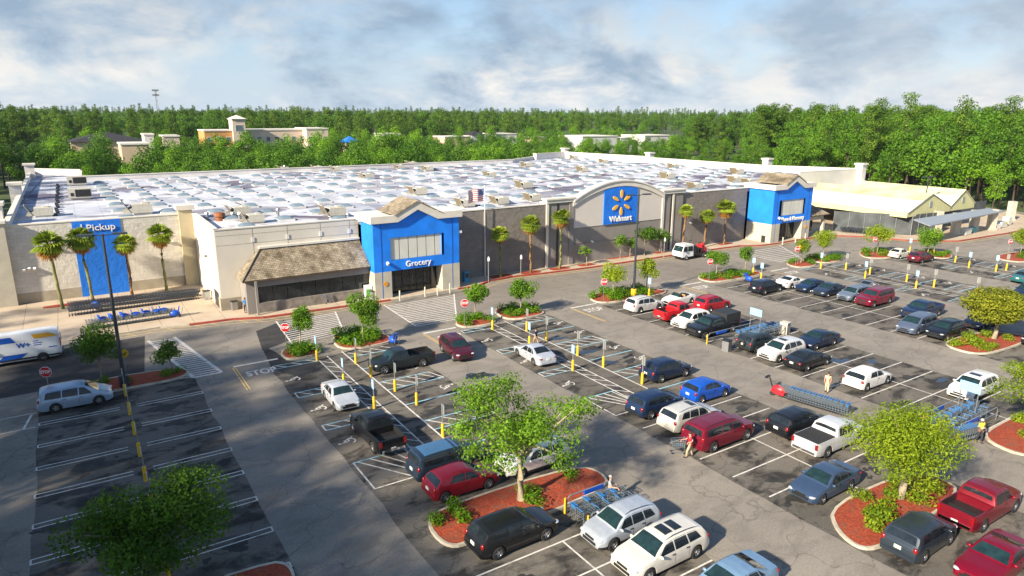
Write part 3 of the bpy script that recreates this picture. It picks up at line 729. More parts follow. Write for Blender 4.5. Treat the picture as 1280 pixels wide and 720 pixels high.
# entrance portals
M['joint'] = mat('deep_blue_joint', (.004, .10, .46), .7)
def portal(X0, X1, Y, YB, doorx0, doorx1, wx0, wx1, word, wordw, wx, zo=0.0):
    g_ = part('entrance_portal', MB().bx(X0, doorx0, Y, YB, 3.35, 9.15).bx(doorx1, X1, Y, YB, 3.35, 9.15).bx(doorx0, doorx1, Y, YB, 3.35, 4.6).bx(doorx0, doorx1, Y, YB, 7.3, 9.15).bx(doorx0, wx0, Y, YB, 4.6, 7.3).bx(wx1, doorx1, Y, YB, 4.6, 7.3), M['bluer'])
    xm = (X0+X1)/2; q = (X1-X0)*.27
    part('portal_gable', MB().xz([(X0+q, 9.151), (xm, 10.45), (X1-q, 9.151)], Y, Y+.5), M['bluer'], g_)
    part('pier', MB().bx(X0-.02, doorx0, Y-.02, YB, 0, 3.35), M['stone'], g_); part('pier', MB().bx(doorx1, X1+.02, Y-.02, YB, 0, 3.35), M['stone'], g_)
    # cornice following the gable
    fr = [(X0-.35, 9.15), (X0+q, 9.15), (xm, 10.45), (X1-q, 9.15), (X1+.35, 9.15), (X1+.35, 9.95), (X1-q+.25, 9.95), (xm, 11.35), (X0+q-.25, 9.95), (X0-.35, 9.95)]
    part('gable_cornice', MB().xz(fr, Y-.35, Y+.25), M['off'], g_)
    for x_ in (X0-.35, X1-.25): part('cornice', MB().bx(x_, x_+.6, Y+.25, YB+1, 9.15, 9.95), M['off'], g_)
    # shingled gable roof running back
    e = Y-.45; bk = YB+1.0
    part('shingle_roof', MB().add([(X0+q-.5, e, 9.98), (xm, e, 11.55), (X1-q+.5, e, 9.98), (X0+q-.5, bk, 9.98), (xm, bk, 11.55), (X1-q+.5, bk, 9.98), (X0+q-.5, e, 9.86), (xm, e, 11.36), (X1-q+.5, e, 9.86)], [(0, 1, 4, 3), (1, 2, 5, 4), (3, 4, 5), (6, 7, 1, 0), (7, 8, 2, 1)]), M['shingle'], g_)
    part('flat_roof', MB().bx(X0-.2, X1+.2, Y+.26, YB+3, 9.5, 9.7), M['para'], g_)
    # clerestory of six translucent panels
    n_ = 6; wd = (wx1-wx0)/n_
    for k in range(n_):
        part('window_panel', MB().bx(wx0+k*wd+.05, wx0+(k+1)*wd-.05, Y+.14, Y+.2, 4.65, 7.25), M['panelw'], g_)
    part('window_frame', MB().bx(wx0, wx1, Y+.2, Y+.26, 4.6, 7.3), M['frame'], g_)
    # glazed doors set back
    part('door_recess', MB().bx(doorx0, doorx1, Y+1.6, Y+1.7, 0.02, 3.4), M['frame'], g_)
    n_ = 7; wd = (doorx1-doorx0)/n_
    for k in range(n_): part('glass_door', MB().bx(doorx0+k*wd+.06, doorx0+(k+1)*wd-.06, Y+1.52, Y+1.58, .1, 2.9), M['sglass'], g_)
    text_mb(word, 1.0, .05, .008, M['signw'], 'entrance_lettering', g_, (wx, Y-.07, 3.98), width=wordw, space=1.05)
    for x in (X0+.95, X1-.95): part('render_joint', MB().bx(x-.05, x+.05, Y-.025, Y, 0, 9.1), M['joint'], g_)
    part('wall_lamp', MB().box((X0+1.6, Y-.22, 4.35), (.22, .4, .3), rx=.5), M['signw'], g_)
    return g_
pg = portal(28.4, 39.6, 73.3, 77.0, 30.5, 37.2, 30.5, 37.5, 'Grocery', 3.3, 34.0)
ph = portal(99.0, 109.6, 71.9, 77.0, 101.2, 107.4, 100.6, 107.6, 'Home & Pharmacy', 6.2, 104.5)
part('round_notice', MB().cone((29.7, 73.22, 1.9), (29.7, 73.27, 1.9), .28, .28, 16), M['orange'], pg)
part('round_notice', MB().cone((108.6, 71.82, 2.2), (108.6, 71.87, 2.2), .3, .3, 16), M['orange'], ph)
part('blue_notice', MB().bx(30.6, 31.1, 74.6, 74.66, 1.6, 2.4), M['blue'], pg)
part('camera_mast', MB().box((39.8, 73.5, 7.2), (.5, .3, .3)), M['signw'], pg)
# pickup lettering with its small mark
text_mb('Pickup', 1.05, .05, .012, M['signw'], 'pickup_lettering', store, (2.35, 92.86, 8.25), width=2.9)
part('pickup_mark', MB().bx(.35, .48, 92.85, 92.93, 7.9, 8.75), M['signw'])
# low shingled porch with the shopfront window, left of the grocery portal
po = part('front_porch', MB().bx(14.7, 28.38, 75.0, 75.35, 0, 1.25).bx(14.4, 28.38, 74.9, 75.3, 3.05, 3.95).bx(14.4, 15.6, 74.9, 75.4, 0, 3.05).bx(14.4, 14.75, 75.3, 77.95, 0, 3.95), M['mgrey'])
part('porch_roof', MB().add([(14.0, 74.4, 3.98), (28.36, 74.4, 3.98), (28.36, 77.94, 6.75), (16.9, 77.94, 6.75), (14.0, 77.94, 3.98), (14.0, 74.4, 3.8), (28.36, 74.4, 3.8), (14.0, 77.94, 3.8)], [(0, 1, 2, 3), (0, 3, 4), (5, 6, 1, 0), (7, 5, 0, 4)]), M['shingle'], po)
part('hip_ridge', MB().tube([(14.0, 74.4, 4.02), (16.9, 77.9, 6.8)], .09), M['louvre'], po)
part('roof_flashing', MB().bx(16.7, 28.36, 77.6, 77.98, 6.72, 6.95), M['off'], po)
for k in range(8):
    x0 = 15.65+k*1.585; part('shop_window', MB().bx(x0, x0+1.53, 75.12, 75.2, 1.27, 3.04), M['sglass'], po)
part('stone_base', MB().bx(15.6, 28.38, 74.9, 75.0, 0, 1.22), mat('grey_stone_base', (.22, .19, .165), .9, var=.3, vs=2, bmp=.4, bs=8), po)
part('porch_post', MB().bx(15.2, 15.42, 74.15, 74.37, 0, 3.85), M['mgrey'], po)
# matching porch right of the home portal
po2 = part('front_porch', MB().bx(109.7, 115.2, 72.6, 73.0, 3.0, 3.9).bx(114.8, 115.2, 72.6, 77, 3, 3.9).bx(114.7, 115.2, 72.5, 73, 0, 3.0), M['stone'])
part('porch_roof', MB().add([(109.65, 72.0, 3.95), (115.7, 72.0, 3.95), (112.6, 76.9, 6.6), (109.65, 76.9, 6.6), (115.7, 76.9, 3.95), (109.65, 72, 3.8), (115.7, 72, 3.8)], [(0, 1, 2, 3), (1, 4, 2), (5, 6, 1, 0)]), M['shingle'], po2)
part('shop_window', MB().bx(109.7, 114.6, 74.6, 74.7, .6, 3.0), M['sglass'], po2); part('stone_base', MB().bx(109.7, 114.6, 74.4, 74.7, 0, .6), M['stone'], po2)
# skylights: staggered lattice
sky_me = None
def inpoly(x, y, p):
    c = False
    for i in range(len(p)):
        (x1, y1), (x2, y2) = p[i-1], p[i]
        if (y1 > y) != (y2 > y) and x < (x2-x1)*(y-y1)/(y2-y1)+x1: c = not c
    return c
skm = MB(); skm.bx(-1.0, 1.0, -1.0, 1.0, -.02, .22); skm.mi = 1
nn = 9
def dz(u, v): return .22+.36*(max(0, (1-abs(u)**2.6))*max(0, (1-abs(v)**2.6)))**.55
vs = [(.93*u, .93*v, dz(u, v)) for v in np.linspace(-1, 1, nn) for u in np.linspace(-1, 1, nn)]
skm.add(vs, [(j*nn+i, j*nn+i+1, (j+1)*nn+i+1, (j+1)*nn+i) for j in range(nn-1) for i in range(nn-1)])
skme = skm.mesh('skylight', [M['para'], M['dome']], 40)
pts = []
shr = [q for q in roofpoly]
for j_ in range(0, 26):
    for i in range(0, 28):
        x = 5.3+i*10.6+(5.3 if j_ % 2 else 0); y = 81.6+j_*3.62
        x += -(y-93)*.09*min(1, max(0, (x)/30))+max(0, x-60)*(y-93)*.0022
        if all(inpoly(x+a, y+b, roofpoly) for a, b in ((3, 0), (-3, 0), (0, 2.5), (0, -3))): pts.append((x, y))
pts.sort(key=lambda q: q[0]**2+q[1]**2)
for x, y in pts[:100]: link('skylight', skme, roof, (x, y, ZR))
if len(pts) > 100:
    far = MB(); far.m = []
    for x, y in pts[100:]:
        far.mi = 0; far.add([(a+x, b+y, c+ZR) for a, b, c in skm.v[:8]], [tuple(q) for q in skm.f[:6]])
        far.mi = 1; far.add([(a+x, b+y, c+ZR) for a, b, c in skm.v[8:]], [tuple(i-8 for i in q) for q in skm.f[6:]])
    tag(far.build('skylight', [M['para'], M['dome']], roof, 40), kind='stuff')
# packaged rooftop units: box, hood and two raised louvre flaps
def unit_mesh():
    m = MB(); m.bx(-.2, 1.9, -1.0, 1.0, .25, 1.25); m.bx(-.1, 1.8, -.9, .9, 0, .25); m.bx(.9, 1.5, -.5, .5, 1.25, 1.4)
    m.mi = 1
    m.box((-.75, 0, .95), (.12, 2.0, 1.5), ry=-.55); m.mi = 0; m.box((-.82, 0, 1.0), (.05, 2.1, 1.6), ry=-.55)
    m.mi = 1
    for z in (.5, .75, 1.0): m.bx(-.24, -.2, -.85, .85, z-.07, z+.07)
    m.mi = 0; m.add([(-.2, -1, .25), (-1.2, -1, .25), (-1.2, -1, .4), (-.2, -1, .9)], [(0, 1, 2, 3)]); m.add([(-.2, 1, .25), (-1.2, 1, .25), (-1.2, 1, .4), (-.2, 1, .9)], [(3, 2, 1, 0)])
    return m.mesh('rooftop_unit', [M['unit'], M['louvre']])
ume = unit_mesh()
for (u, v, s) in ((456, 224, 1), (519, 244, 1.1), (610, 222, 1), (532, 214, 1), (512, 208, 1), (497, 211.5, .9), (418, 214, .9), (394, 213, .9), (352, 214, .9), (412, 271, 1.15), (578, 259, 1), (621, 256, 1), (656, 209, 1), (726, 215, 1), (652, 236, 1.1), (663, 252, 1), (716, 199, .9), (753, 204, .9), (832, 224, 1.1), (840, 211, 1), (919, 218, 1.1), (916, 228.5, 1), (933, 231, .9), (866, 237, 1), (46, 271, 1.1), (168, 268, 1.3), (294, 270, 1.1), (312, 279, 1)):
    c = P(u, v, ZR); o = link('rooftop_unit', ume, roof, (c.x, c.y, ZR)); o.scale = (s*.85, s*.85, s*.85)
cm = MB(); cm.bx(-1.5, 1.5, -1, 1, .3, 1.7); cm.bx(-1.3, 1.3, -.8, .8, 0, .3); cm.mi = 1; cm.bx(-.6, 1.4, -1.04, -1.0, .5, 1.55); cm.bx(-1.2, -.8, -1.03, -1, .6, 1.1)
cme = cm.mesh('condenser', [M['unit'], M['black']])
for u, v in ((97, 232), (101, 249)):
    c = P(u, v, ZR); link('condenser', cme, roof, (c.x, c.y, ZR))
# small roof furniture
for (u, v, h) in ((300, 277, .9), (348, 272, 1.0), (291, 272, .5), (259, 272, .5), (575, 250, .3), (700, 215, .4), (356, 214, 1.1), (430, 270, .3), (435, 271, .3), (640, 262, .3)):
    c = P(u, v, ZR); part('roof_vent', MB().cone((c.x, c.y, ZR), (c.x, c.y, ZR+h), .16, .16).cone((c.x, c.y, ZR+h), (c.x, c.y, ZR+h+.2), .3, .22), M['steel'], roof)
c = P(275, 276, ZR); part('exhaust_fan', MB().lathe([(0, 0), (.45, 0), (.5, .5), (.7, .6), (.6, 1.0), (.0, 1.1)], (c.x, c.y, ZR)), mat('rust_brown_fan', (.26, .09, .03), .7), roof)
pp = MB()
for (a, b) in (((72, 232), (70, 272)),): 
    A_, B_ = P(*a, ZR), P(*b, ZR)
    for k in range(22): q = A_.lerp(B_, k/22); part('pipe_support', MB().bx(q.x-.2+.1*(k%3), q.x+.2+.1*(k%3), q.y-.45, q.y+.45, ZR, ZR+.3), M['black'], roof)
sm = MB()
for (a, b, w_) in (((222, 225), (312, 260), .35), ((10, 272), (55, 222), .3), ((160, 224), (290, 219), .5), ((320, 262), (400, 268), .0)):
    if w_: sm.strip(P2(*a, ZR), P2(*b, ZR), w_, ZR+.006)
part('roof_seam', sm, mat('roof_seam_grey', (.13, .12, .16), .7, var=.4, vs=.6), roof)
c = P(582, 262, ZR)
for (x, y, z, m_) in ((-3.2, 92.8, 6.7, 'frame'), (8.0, 92.8, 6.5, 'frame'), (-5.7, 92.9, 4.1, 'signw'), (-5.2, 92.9, 4.2, 'signw'), (-4.7, 92.9, 4.1, 'signw'), (9.6, 92.9, 5.8, 'signw'), (47.6, 76.9, 6.6, 'signw'), (47.7, 76.9, 4.2, 'signw'), (63.5, 76.5, 3.2, 'signw'), (84.6, 76.9, 4.2, 'signw')):
    part('wall_lamp', MB().box((x, y-.15, z), (.28, .4, .2), rx=.4), M[m_])
part('wall_lamp', MB().box((12.15, 84.5, 5.2), (.3, .35, .14)), M['frame'])

# flag on its pole at the facade
ft = thing('flag_pole', 'thin white pole with striped flag rising above the grey front wall', 'flag', (45.3, 76.6, 0))
MB().cone((0, 0, .1), (0, 0, 12.2), .06, .04).ball((0, 0, 12.25), (.1, .1, .1)).build('pole', M['signw'], ft)
M['flagw'] = mat('flag_white', (.80, .76, .76), .8); M['flagr'] = mat('flag_red', (.62, .16, .17), .8); M['flagb'] = mat('flag_navy', (.13, .16, .34), .8)
fl = MB(); nx = 14
def fz(i): return .12*math.sin(i*.75), -.05*math.sin(i*.6)-.012*i
for i in range(nx):
    for k in range(13):
        (ya, za_), (yb, zb_) = fz(i), fz(i+1); x0, x1 = -i*.18, -(i+1)*.18
        fl.mi = (2 if (i < 6 and k < 7) else (1 if k % 2 == 0 else 0)); zt, zb2 = 12.0-k*.125, 12.0-(k+1)*.125
        fl.add([(x0, ya, zb2+za_), (x1, yb, zb2+zb_), (x1, yb, zt+zb_), (x0, ya, zt+za_)], [(0, 1, 2, 3)])
        if i < 6 and k < 7 and (i+k) % 2 == 0:
            fl.mi = 0; fl.box(((x0+x1)/2, (ya+yb)/2-.012, (zt+zb2)/2+za_), (.05, .012, .05))
fl.build('flag', [M['flagw'], M['flagr'], M['flagb']], ft)

# ------------------------------------------------------------------ garden centre
M['screen'] = mat('dark_mesh_screen', (.075, .085, .09), .8, var=.4, vs=.5); M['gh'] = mat('cream_greenhouse_panel', (.62, .60, .31), .5, var=.08, vs=.3); M['ghw'] = mat('white_greenhouse_roof', (.74, .70, .66), .4, var=.06, vs=.4); M['ghp'] = mat('aged_clear_roofing', (.52, .51, .30), .6, var=.3, vs=.35); M['awn'] = mat('grey_metal_awning', (.34, .37, .39), .45, .3, var=.1)
gc = thing('garden_centre', 'fenced garden centre with twin gabled greenhouse roof and stone columns', 'building', (0, 0, 0))
e0 = P(1026, 279, 3.6); g0 = P2(1040, 289.5); g1 = P2(1137, 295); g2 = P2(1164, 292.5)
cols = [P2(1170, 291), P2(1193, 294), P2(1216, 289.5), P2(1238, 288), P2(1262, 276)]
hA = P2(1027, 251.5, 5.0); hB = P2(1142, 268.5, 5.0)      # eave of the near roof slope
for k, (a, b) in enumerate(((g0, g1), (g1, cols[0]))):
    a = Vector(a); b = Vector(b); n_ = int((b-a).length/2.6)+1
    d = (b-a).normalized(); nn_ = Vector((-d.y, d.x))*.06
    part('mesh_screen', MB().prism([tuple(a), tuple(b), tuple(b+nn_), tuple(a+nn_)], .15, 3.9), M['screen'], gc)
    for i in range(n_+1):
        q = a.lerp(b, i/n_); part('fence_post', MB().cone((q.x-nn_.x, q.y-nn_.y-.06, .1), (q.x-nn_.x, q.y-nn_.y-.06, 4.0), .05, .05, 6), M['steel'], gc)
# twin gables facing the car park, ridges running away from it
YF, YB_, ZE, ZRI = 63.4, 88.5, 4.6, 7.45
for x0, x1, yf in ((125.8, 141.1, YF), (141.1, 150.9, YF+.1)):
    xm = (x0+x1)/2
    for xa_, xb_, m_ in ((x0-.3, xm, 'ghw'), (x1, xm, 'ghw')):
        za_ = ZE-.12 if xa_ < x0 else ZE
        part('greenhouse_roof', MB().add([(xa_, yf-.2, za_), (xb_, yf-.2, ZRI), (xb_, YB_, ZRI), (xa_, YB_, za_), (xa_, yf-.2, za_-.1), (xb_, yf-.2, ZRI-.1)], [(0, 3, 2, 1) if xa_ < xb_ else (0, 1, 2, 3), (0, 1, 5, 4)]), M[m_], gc)
        t0 = .60 if xa_ < xb_ else .45
        za2, zb2 = ZE+(ZRI-ZE)*t0+.03, ZRI+.03
        part('clear_strip', MB().add([(xa_+(xb_-xa_)*t0, yf-.2, za2), (xb_, yf-.2, zb2), (xb_, YB_, zb2), (xa_+(xb_-xa_)*t0, YB_, za2)], [(0, 3, 2, 1) if xa_ < xb_ else (0, 1, 2, 3)]), M['ghp'], gc)
    part('gable_end', MB().xz([(x0, 3.6), (x1, 3.6), (x1, ZE), (xm, ZRI-.1), (x0, ZE)], yf, yf+.1), M['gh'], gc)
    part('gable_vent', MB().bx(xm-.45, xm+.45, yf-.08, yf, 4.9, 6.0), M['awn'], gc)
part('eave_fascia', MB().bx(125.6, 125.8, YF, YB_, 3.5, 4.5), M['gh'], gc)
# grey awning from the gables to the columns
aw = [P(1142, 274, 4.2), P(1163, 282, 3.7), P(1190, 276.5, 3.7), P(1256, 263.5, 3.7), P(1236, 260, 4.3)]
part('awning', MB().add(aw+[Vector((q.x, q.y, q.z-.18)) for q in aw], [(0, 1, 2, 3, 4), (9, 8, 7, 6, 5), (0, 5, 6, 1), (1, 6, 7, 2), (2, 7, 8, 3)]), M['awn'], gc)
for q in cols: part('stone_column', MB().box((q[0], q[1], 2.05), (1.15, 1.15, 4.1), rz=-.4).box((q[0], q[1], .25), (1.4, 1.4, .5), rz=-.4), M['concrete'], gc)
a, b = Vector(cols[0]), Vector(cols[4]); sh = Vector((1.5, 5.5))
part('mesh_screen', MB().prism([tuple(a+sh), tuple(b+sh), tuple(b+sh*1.02), tuple(a+sh*1.02)], .1, 3.6), M['screen'], gc)
# goods outside
rg = random.Random(3)
M['bag'] = mat('white_bagged_goods', (.62, .62, .58), .6); M['teal'] = mat('teal_wrap', (.05, .36, .38), .5)
for k, (u, v, w_, d_, h_, m_) in enumerate(((1206, 293, 2.2, 1.3, 1.3, 'bag'), (1214, 290.5, 1.6, 1.2, 1.0, 'teal'), (1250, 284, 2.4, 1.4, 1.3, 'bag'), (1244, 286, 1.5, 1.2, 1.0, 'ghw'), (1258, 281, 1.4, 1.2, 1.6, 'bag'))):
    c = P(u, v, .13); t = MB()
    for i in range(int(h_/.22)):
        for j_ in range(3): t.box((rg.uniform(-.05, .05), (j_-1)*d_/3, .2+i*.22), (w_, d_/3.2, .2), rz=rg.uniform(-.05, .05))
    o = t.build('bagged_goods', M[m_]); o.location = (c.x, c.y, .13)
    tag(o, ('stack of white bags beside the second stone column', 'teal wrapped stack near the garden centre columns', 'large white bag stack before the last columns', 'cream bag stack between third and fourth columns', 'tall white bag stack at the last stone column')[k], 'goods', 'bagged goods outside the garden centre')
    MB().bx(-w_/2, w_/2, -d_/2, d_/2, 0, .1).build('pallet', M['louvre'], o)
# ------------------------------------------------------------------ vehicles
# profile: (fraction from the nose, height)
KIND = dict(
 sedan=dict(L=4.8, W=1.84, r=.33, fo=.92, ro=1.08, cl=.22,
  prof=[(0, .50), (.012, .66), (.05, .74), (.15, .86), (.27, .94), (.41, 1.36), (.47, 1.43), (.57, 1.45), (.68, 1.40), (.845, 1.09), (.90, 1.07), (.975, 1.03), (.992, .92), (1, .62)],
  belt=[(0, .52), (.10, .72), (.27, .89), (.60, .95), (.86, .99), (1, .80)], ws=(.285, .43), rw=(.665, .835),
  win=[(.345, .435, .535, .535), (.55, .55, .70, .665), (.715, .675, .775, .69)], tumble=.36),
 suv=dict(L=4.65, W=1.87, r=.37, fo=.90, ro=.98, cl=.25,
  prof=[(0, .55), (.012, .80), (.05, .90), (.15, 1.00), (.24, 1.06), (.37, 1.50), (.43, 1.63), (.52, 1.68), (.70, 1.67), (.86, 1.61), (.905, 1.55), (.965, 1.12), (.985, 1.02), (1, .70)],
  belt=[(0, .60), (.1, .88), (.24, 1.02), (.60, 1.06), (.93, 1.13), (1, .85)], ws=(.25, .40), rw=(.905, .962),
  win=[(.30, .39, .50, .49), (.515, .505, .69, .665), (.705, .68, .865, .80)], tumble=.30, clad=True),
 boxy=dict(L=5.4, W=2.02, r=.40, fo=.95, ro=1.15, cl=.28,
  prof=[(0, .60), (.010, .98), (.04, 1.08), (.15, 1.15), (.235, 1.20), (.34, 1.70), (.39, 1.83), (.48, 1.88), (.78, 1.87), (.93, 1.82), (.955, 1.74), (.985, 1.20), (.993, 1.05), (1, .75)],
  belt=[(0, .65), (.1, 1.05), (.235, 1.15), (.60, 1.18), (.95, 1.21), (1, .9)], ws=(.245, .36), rw=(.955, .983),
  win=[(.285, .355, .455, .45), (.47, .465, .635, .63), (.65, .645, .915, .90)], tumble=.22),
 van=dict(L=5.1, W=1.97, r=.35, fo=.97, ro=1.1, cl=.22,
  prof=[(0, .52), (.012, .76), (.05, .88), (.13, 1.02), (.18, 1.09), (.33, 1.58), (.40, 1.70), (.50, 1.75), (.80, 1.73), (.92, 1.66), (.95, 1.58), (.985, 1.1), (1, .70)],
  belt=[(0, .58), (.1, .86), (.18, 1.0), (.60, 1.04), (.95, 1.08), (1, .85)], ws=(.19, .36), rw=(.95, .982),
  win=[(.27, .37, .45, .44), (.465, .455, .67, .66), (.685, .675, .90, .87)], tumble=.26),
 hatch=dict(L=4.1, W=1.78, r=.34, fo=.83, ro=.72, cl=.22,
  prof=[(0, .50), (.015, .74), (.06, .85), (.16, .97), (.245, 1.02), (.40, 1.44), (.48, 1.54), (.58, 1.56), (.74, 1.50), (.84, 1.42), (.87, 1.36), (.955, 1.00), (.985, .92), (1, .6)],
  belt=[(0, .55), (.1, .82), (.245, .96), (.60, 1.02), (.92, 1.08), (1, .82)], ws=(.255, .425), rw=(.87, .95),
  win=[(.315, .42, .53, .52), (.545, .535, .76, .70)], tumble=.33),
 bug=dict(L=3.75, W=1.65, r=.31, fo=.72, ro=.70, cl=.20,
  prof=[(0, .45), (.02, .70), (.08, .86), (.20, .97), (.27, 1.02), (.42, 1.40), (.50, 1.48), (.60, 1.49), (.74, 1.42), (.86, 1.22), (.94, .98), (.985, .85), (1, .5)],
  belt=[(0, .5), (.1, .80), (.27, .94), (.60, .98), (.9, .98), (1, .75)], ws=(.28, .44), rw=(.765, .915),
  win=[(.34, .45, .57, .56), (.585, .575, .76, .71)], tumble=.36),
 coupe=dict(L=4.75, W=1.90, r=.35, fo=.92, ro=1.02, cl=.18,
  prof=[(0, .45), (.012, .66), (.05, .74), (.15, .85), (.33, .93), (.47, 1.30), (.53, 1.36), (.60, 1.37), (.70, 1.31), (.86, 1.06), (.93, 1.04), (.975, 1.03), (.99, .92), (1, .55)],
  belt=[(0, .48), (.10, .72), (.33, .88), (.60, .93), (.88, .98), (1, .80)], ws=(.345, .485), rw=(.675, .845),
  win=[(.405, .495, .60, .60), (.615, .612, .76, .68)], tumble=.40),
 pickup=dict(L=5.75, W=1.98, r=.40, fo=.93, ro=1.2, cl=.30,
  prof=[(0, .62), (.010, 1.00), (.04, 1.10), (.14, 1.17), (.235, 1.22), (.325, 1.70), (.37, 1.83), (.45, 1.87), (.56, 1.86), (.605, 1.78), (.625, 1.30), (.632, 1.24), (.985, 1.24), (.992, 1.22), (1, .70)],
  belt=[(0, .65), (.1, 1.06), (.235, 1.16), (.62, 1.18), (1, 1.1)], ws=(.245, .345), rw=(.605, .622),
  win=[(.285, .345, .43, .425), (.445, .44, .585, .575)], tumble=.26, bed=(.645, .982, .82)),
 xcab=dict(L=5.6, W=1.96, r=.39, fo=.90, ro=1.2, cl=.30,
  prof=[(0, .60), (.010, .96), (.04, 1.04), (.14, 1.10), (.225, 1.15), (.32, 1.62), (.365, 1.74), (.43, 1.77), (.51, 1.76), (.545, 1.69), (.565, 1.24), (.572, 1.18), (.985, 1.18), (.992, 1.16), (1, .66)],
  belt=[(0, .62), (.1, 1.0), (.225, 1.10), (.56, 1.12), (1, 1.05)], ws=(.235, .34), rw=(.545, .562),
  win=[(.275, .34, .425, .42), (.44, .435, .53, .52)], tumble=.26, bed=(.585, .982, .78)),
 convertible=dict(L=4.35, W=1.80, r=.33, fo=.92, ro=.98, cl=.16,
  prof=[(0, .45), (.02, .62), (.08, .72), (.2, .84), (.34, .90), (.345, .92), (.36, .93), (.70, .95), (.80, .98), (.90, .95), (.97, .88), (1, .55)],
  belt=[(0, .48), (.12, .70), (.34, .86), (.7, .90), (.9, .92), (1, .75)], ws=None, rw=None, win=[], tumble=.1, bed=(.38, .66, .45)),
)
def lerp_tab(t, s):
    if s <= t[0][0]: return t[0][1]
    for (a, x), (b, y) in zip(t[:-1], t[1:]):
        if s <= b: return x+(y-x)*((s-a)/(b-a) if b > a else 0)
    return t[-1][1]
class Shape:
    def __init__(s, kind, **kw):
        s.k = dict(KIND[kind]); s.k.update(kw); k = s.k; s.L, s.W, s.r = k['L'], k['W'], k['r']
        s.fa = k['fo']/s.L; s.ra = 1-k['ro']/s.L
        s.bed = k.get('bed')
    def x(s, f): return s.L/2-f*s.L
    def zt(s, f): return lerp_tab(s.k['prof'], f)
    def plan(s, f):
        a = max(0, (.13-f)/.13); b = max(0, (f-.90)/.10)
        return s.W/2*(1-.20*a**2.2-.09*b**2.2-.012*abs(f-.5))
    def low(s, f):
        z = s.k['cl']+.10*max(0, (.06-f)/.06)+.10*max(0, (f-.93)/.07); Ra = s.r*1.17
        for c in (s.fa, s.ra):
            d = abs(f-c)*s.L
            if d < Ra: z = max(z, s.r*.96+math.sqrt(Ra*Ra-d*d))
        return z
    def sec(s, f, inbed=False):
        zt = s.zt(f); zb = min(lerp_tab(s.k['belt'], f), zt-.012); w = s.plan(f); zl = min(s.low(f), zb-.06); tb = s.k['tumble']
        gh = zt-zb; wb = w*.955; wr = max(.3, wb-tb*gh); e = min(1, gh*4)
        p = [(0, zl), (w*.88, zl), (w*.965, zl+.015), (w*.995, max(zl+.03, min(.45, zb-.1))), (w, max(zl+.05, min(.68, zb-.06))), (w*.988, max(zl+.055, zb-.075)), (wb, zb)]
        if inbed:
            fl = s.bed[2]
            return p+[(wb-.01, zt), (wb-.07, zt), (wb-.08, fl), (wb*.5, fl), (0, fl)]
        return p+[(wb-tb*gh*.5, zb+gh*.52), (wr+.012*e, zb+gh*.83), (wr-.075*e-.02, zb+gh*.965), (wr*.55, zt+.004), (0, zt+.018)]
    def top(s, f, y):
        p = s.sec(f)[8:][::-1]; y = abs(y)
        for (y0, z0), (y1, z1) in zip(p[:-1], p[1:]):
            if y <= y1: return z0+(z1-z0)*(y-y0)/max(1e-6, y1-y0)
        return p[-1][1]
    def side(s, f, z):
        p = s.sec(f)
        for (y0, z0), (y1, z1) in zip(p[2:9], p[3:10]):
            if z <= z1: return y0+(y1-y0)*max(0, z-z0)/max(1e-6, z1-z0)
        return p[9][0]
    def body(s):
        st = set(np.linspace(0, 1, 42).round(4)); st |= {q[0] for q in s.k['prof']}; Ra = s.r*1.17/s.L
        for c in (s.fa, s.ra): st |= {round(c+Ra*t, 4) for t in (-1.001, -.995, -.97, -.9, -.75, -.5, -.2, 0, .2, .5, .75, .9, .97, .995, 1.001)}
        seq = []
        for f in sorted(q for q in st if 0 <= q <= 1):
            if s.bed and s.bed[0] <= f <= s.bed[1]:
                seq.append((f, True))
            else: seq.append((f, False))
        if s.bed:
            out = []
            for k, (f, b) in enumerate(seq):
                if b and (k == 0 or not seq[k-1][1]): out.append((f, False)); out.append((f+.0006, True))
                elif b and not seq[k+1][1]: out.append((f-.0006, True)); out.append((f, False))
                else: out.append((f, b))
            seq = out
        m = MB(); n = None; rows = []
        for f, b in seq:
            p = s.sec(f, b); ring = [(s.x(f), y, z) for y, z in p]+[(s.x(f), -y, z) for y, z in p[-2:0:-1]]
            rows.append(ring); n = len(ring)
        vs = [q for r_ in rows for q in r_]; fs = []; ms = []
        half = len(s.sec(.5)); clad = s.k.get('clad')
        for i in range(len(rows)-1):
            inb = seq[i][1] and seq[i+1][1]
            for j in range(n):
                fs.append((i*n+j, (i+1)*n+j, (i+1)*n+(j+1) % n, i*n+(j+1) % n))
                jj = j if j < half-1 else n-1-j
                mm = 0
                if jj in (0, 1): mm = 1
                elif clad and jj == 2: mm = 2
                elif inb and jj >= 8: mm = 2
                ms.append(mm)
        fs += [tuple(range(n)), tuple(range(len(rows)*n-1, (len(rows)-1)*n-1, -1))]; ms += [0, 0]
        m.v = vs; m.f = fs; m.m = ms
        return m
    def patch(s, f0, f1, ys, nu=7, nv=9, off=.008):
        """glass patch following the top surface between stations f0..f1"""
        pts = []
        for i in range(nu+1):
            f = f0+(f1-f0)*i/nu; yw = ys(f)
            pts.append([Vector((s.x(f), yw*(2*j/nv-1), s.top(f, yw*(2*j/nv-1)))) for j in range(nv+1)])
        return s._lift(pts, off)
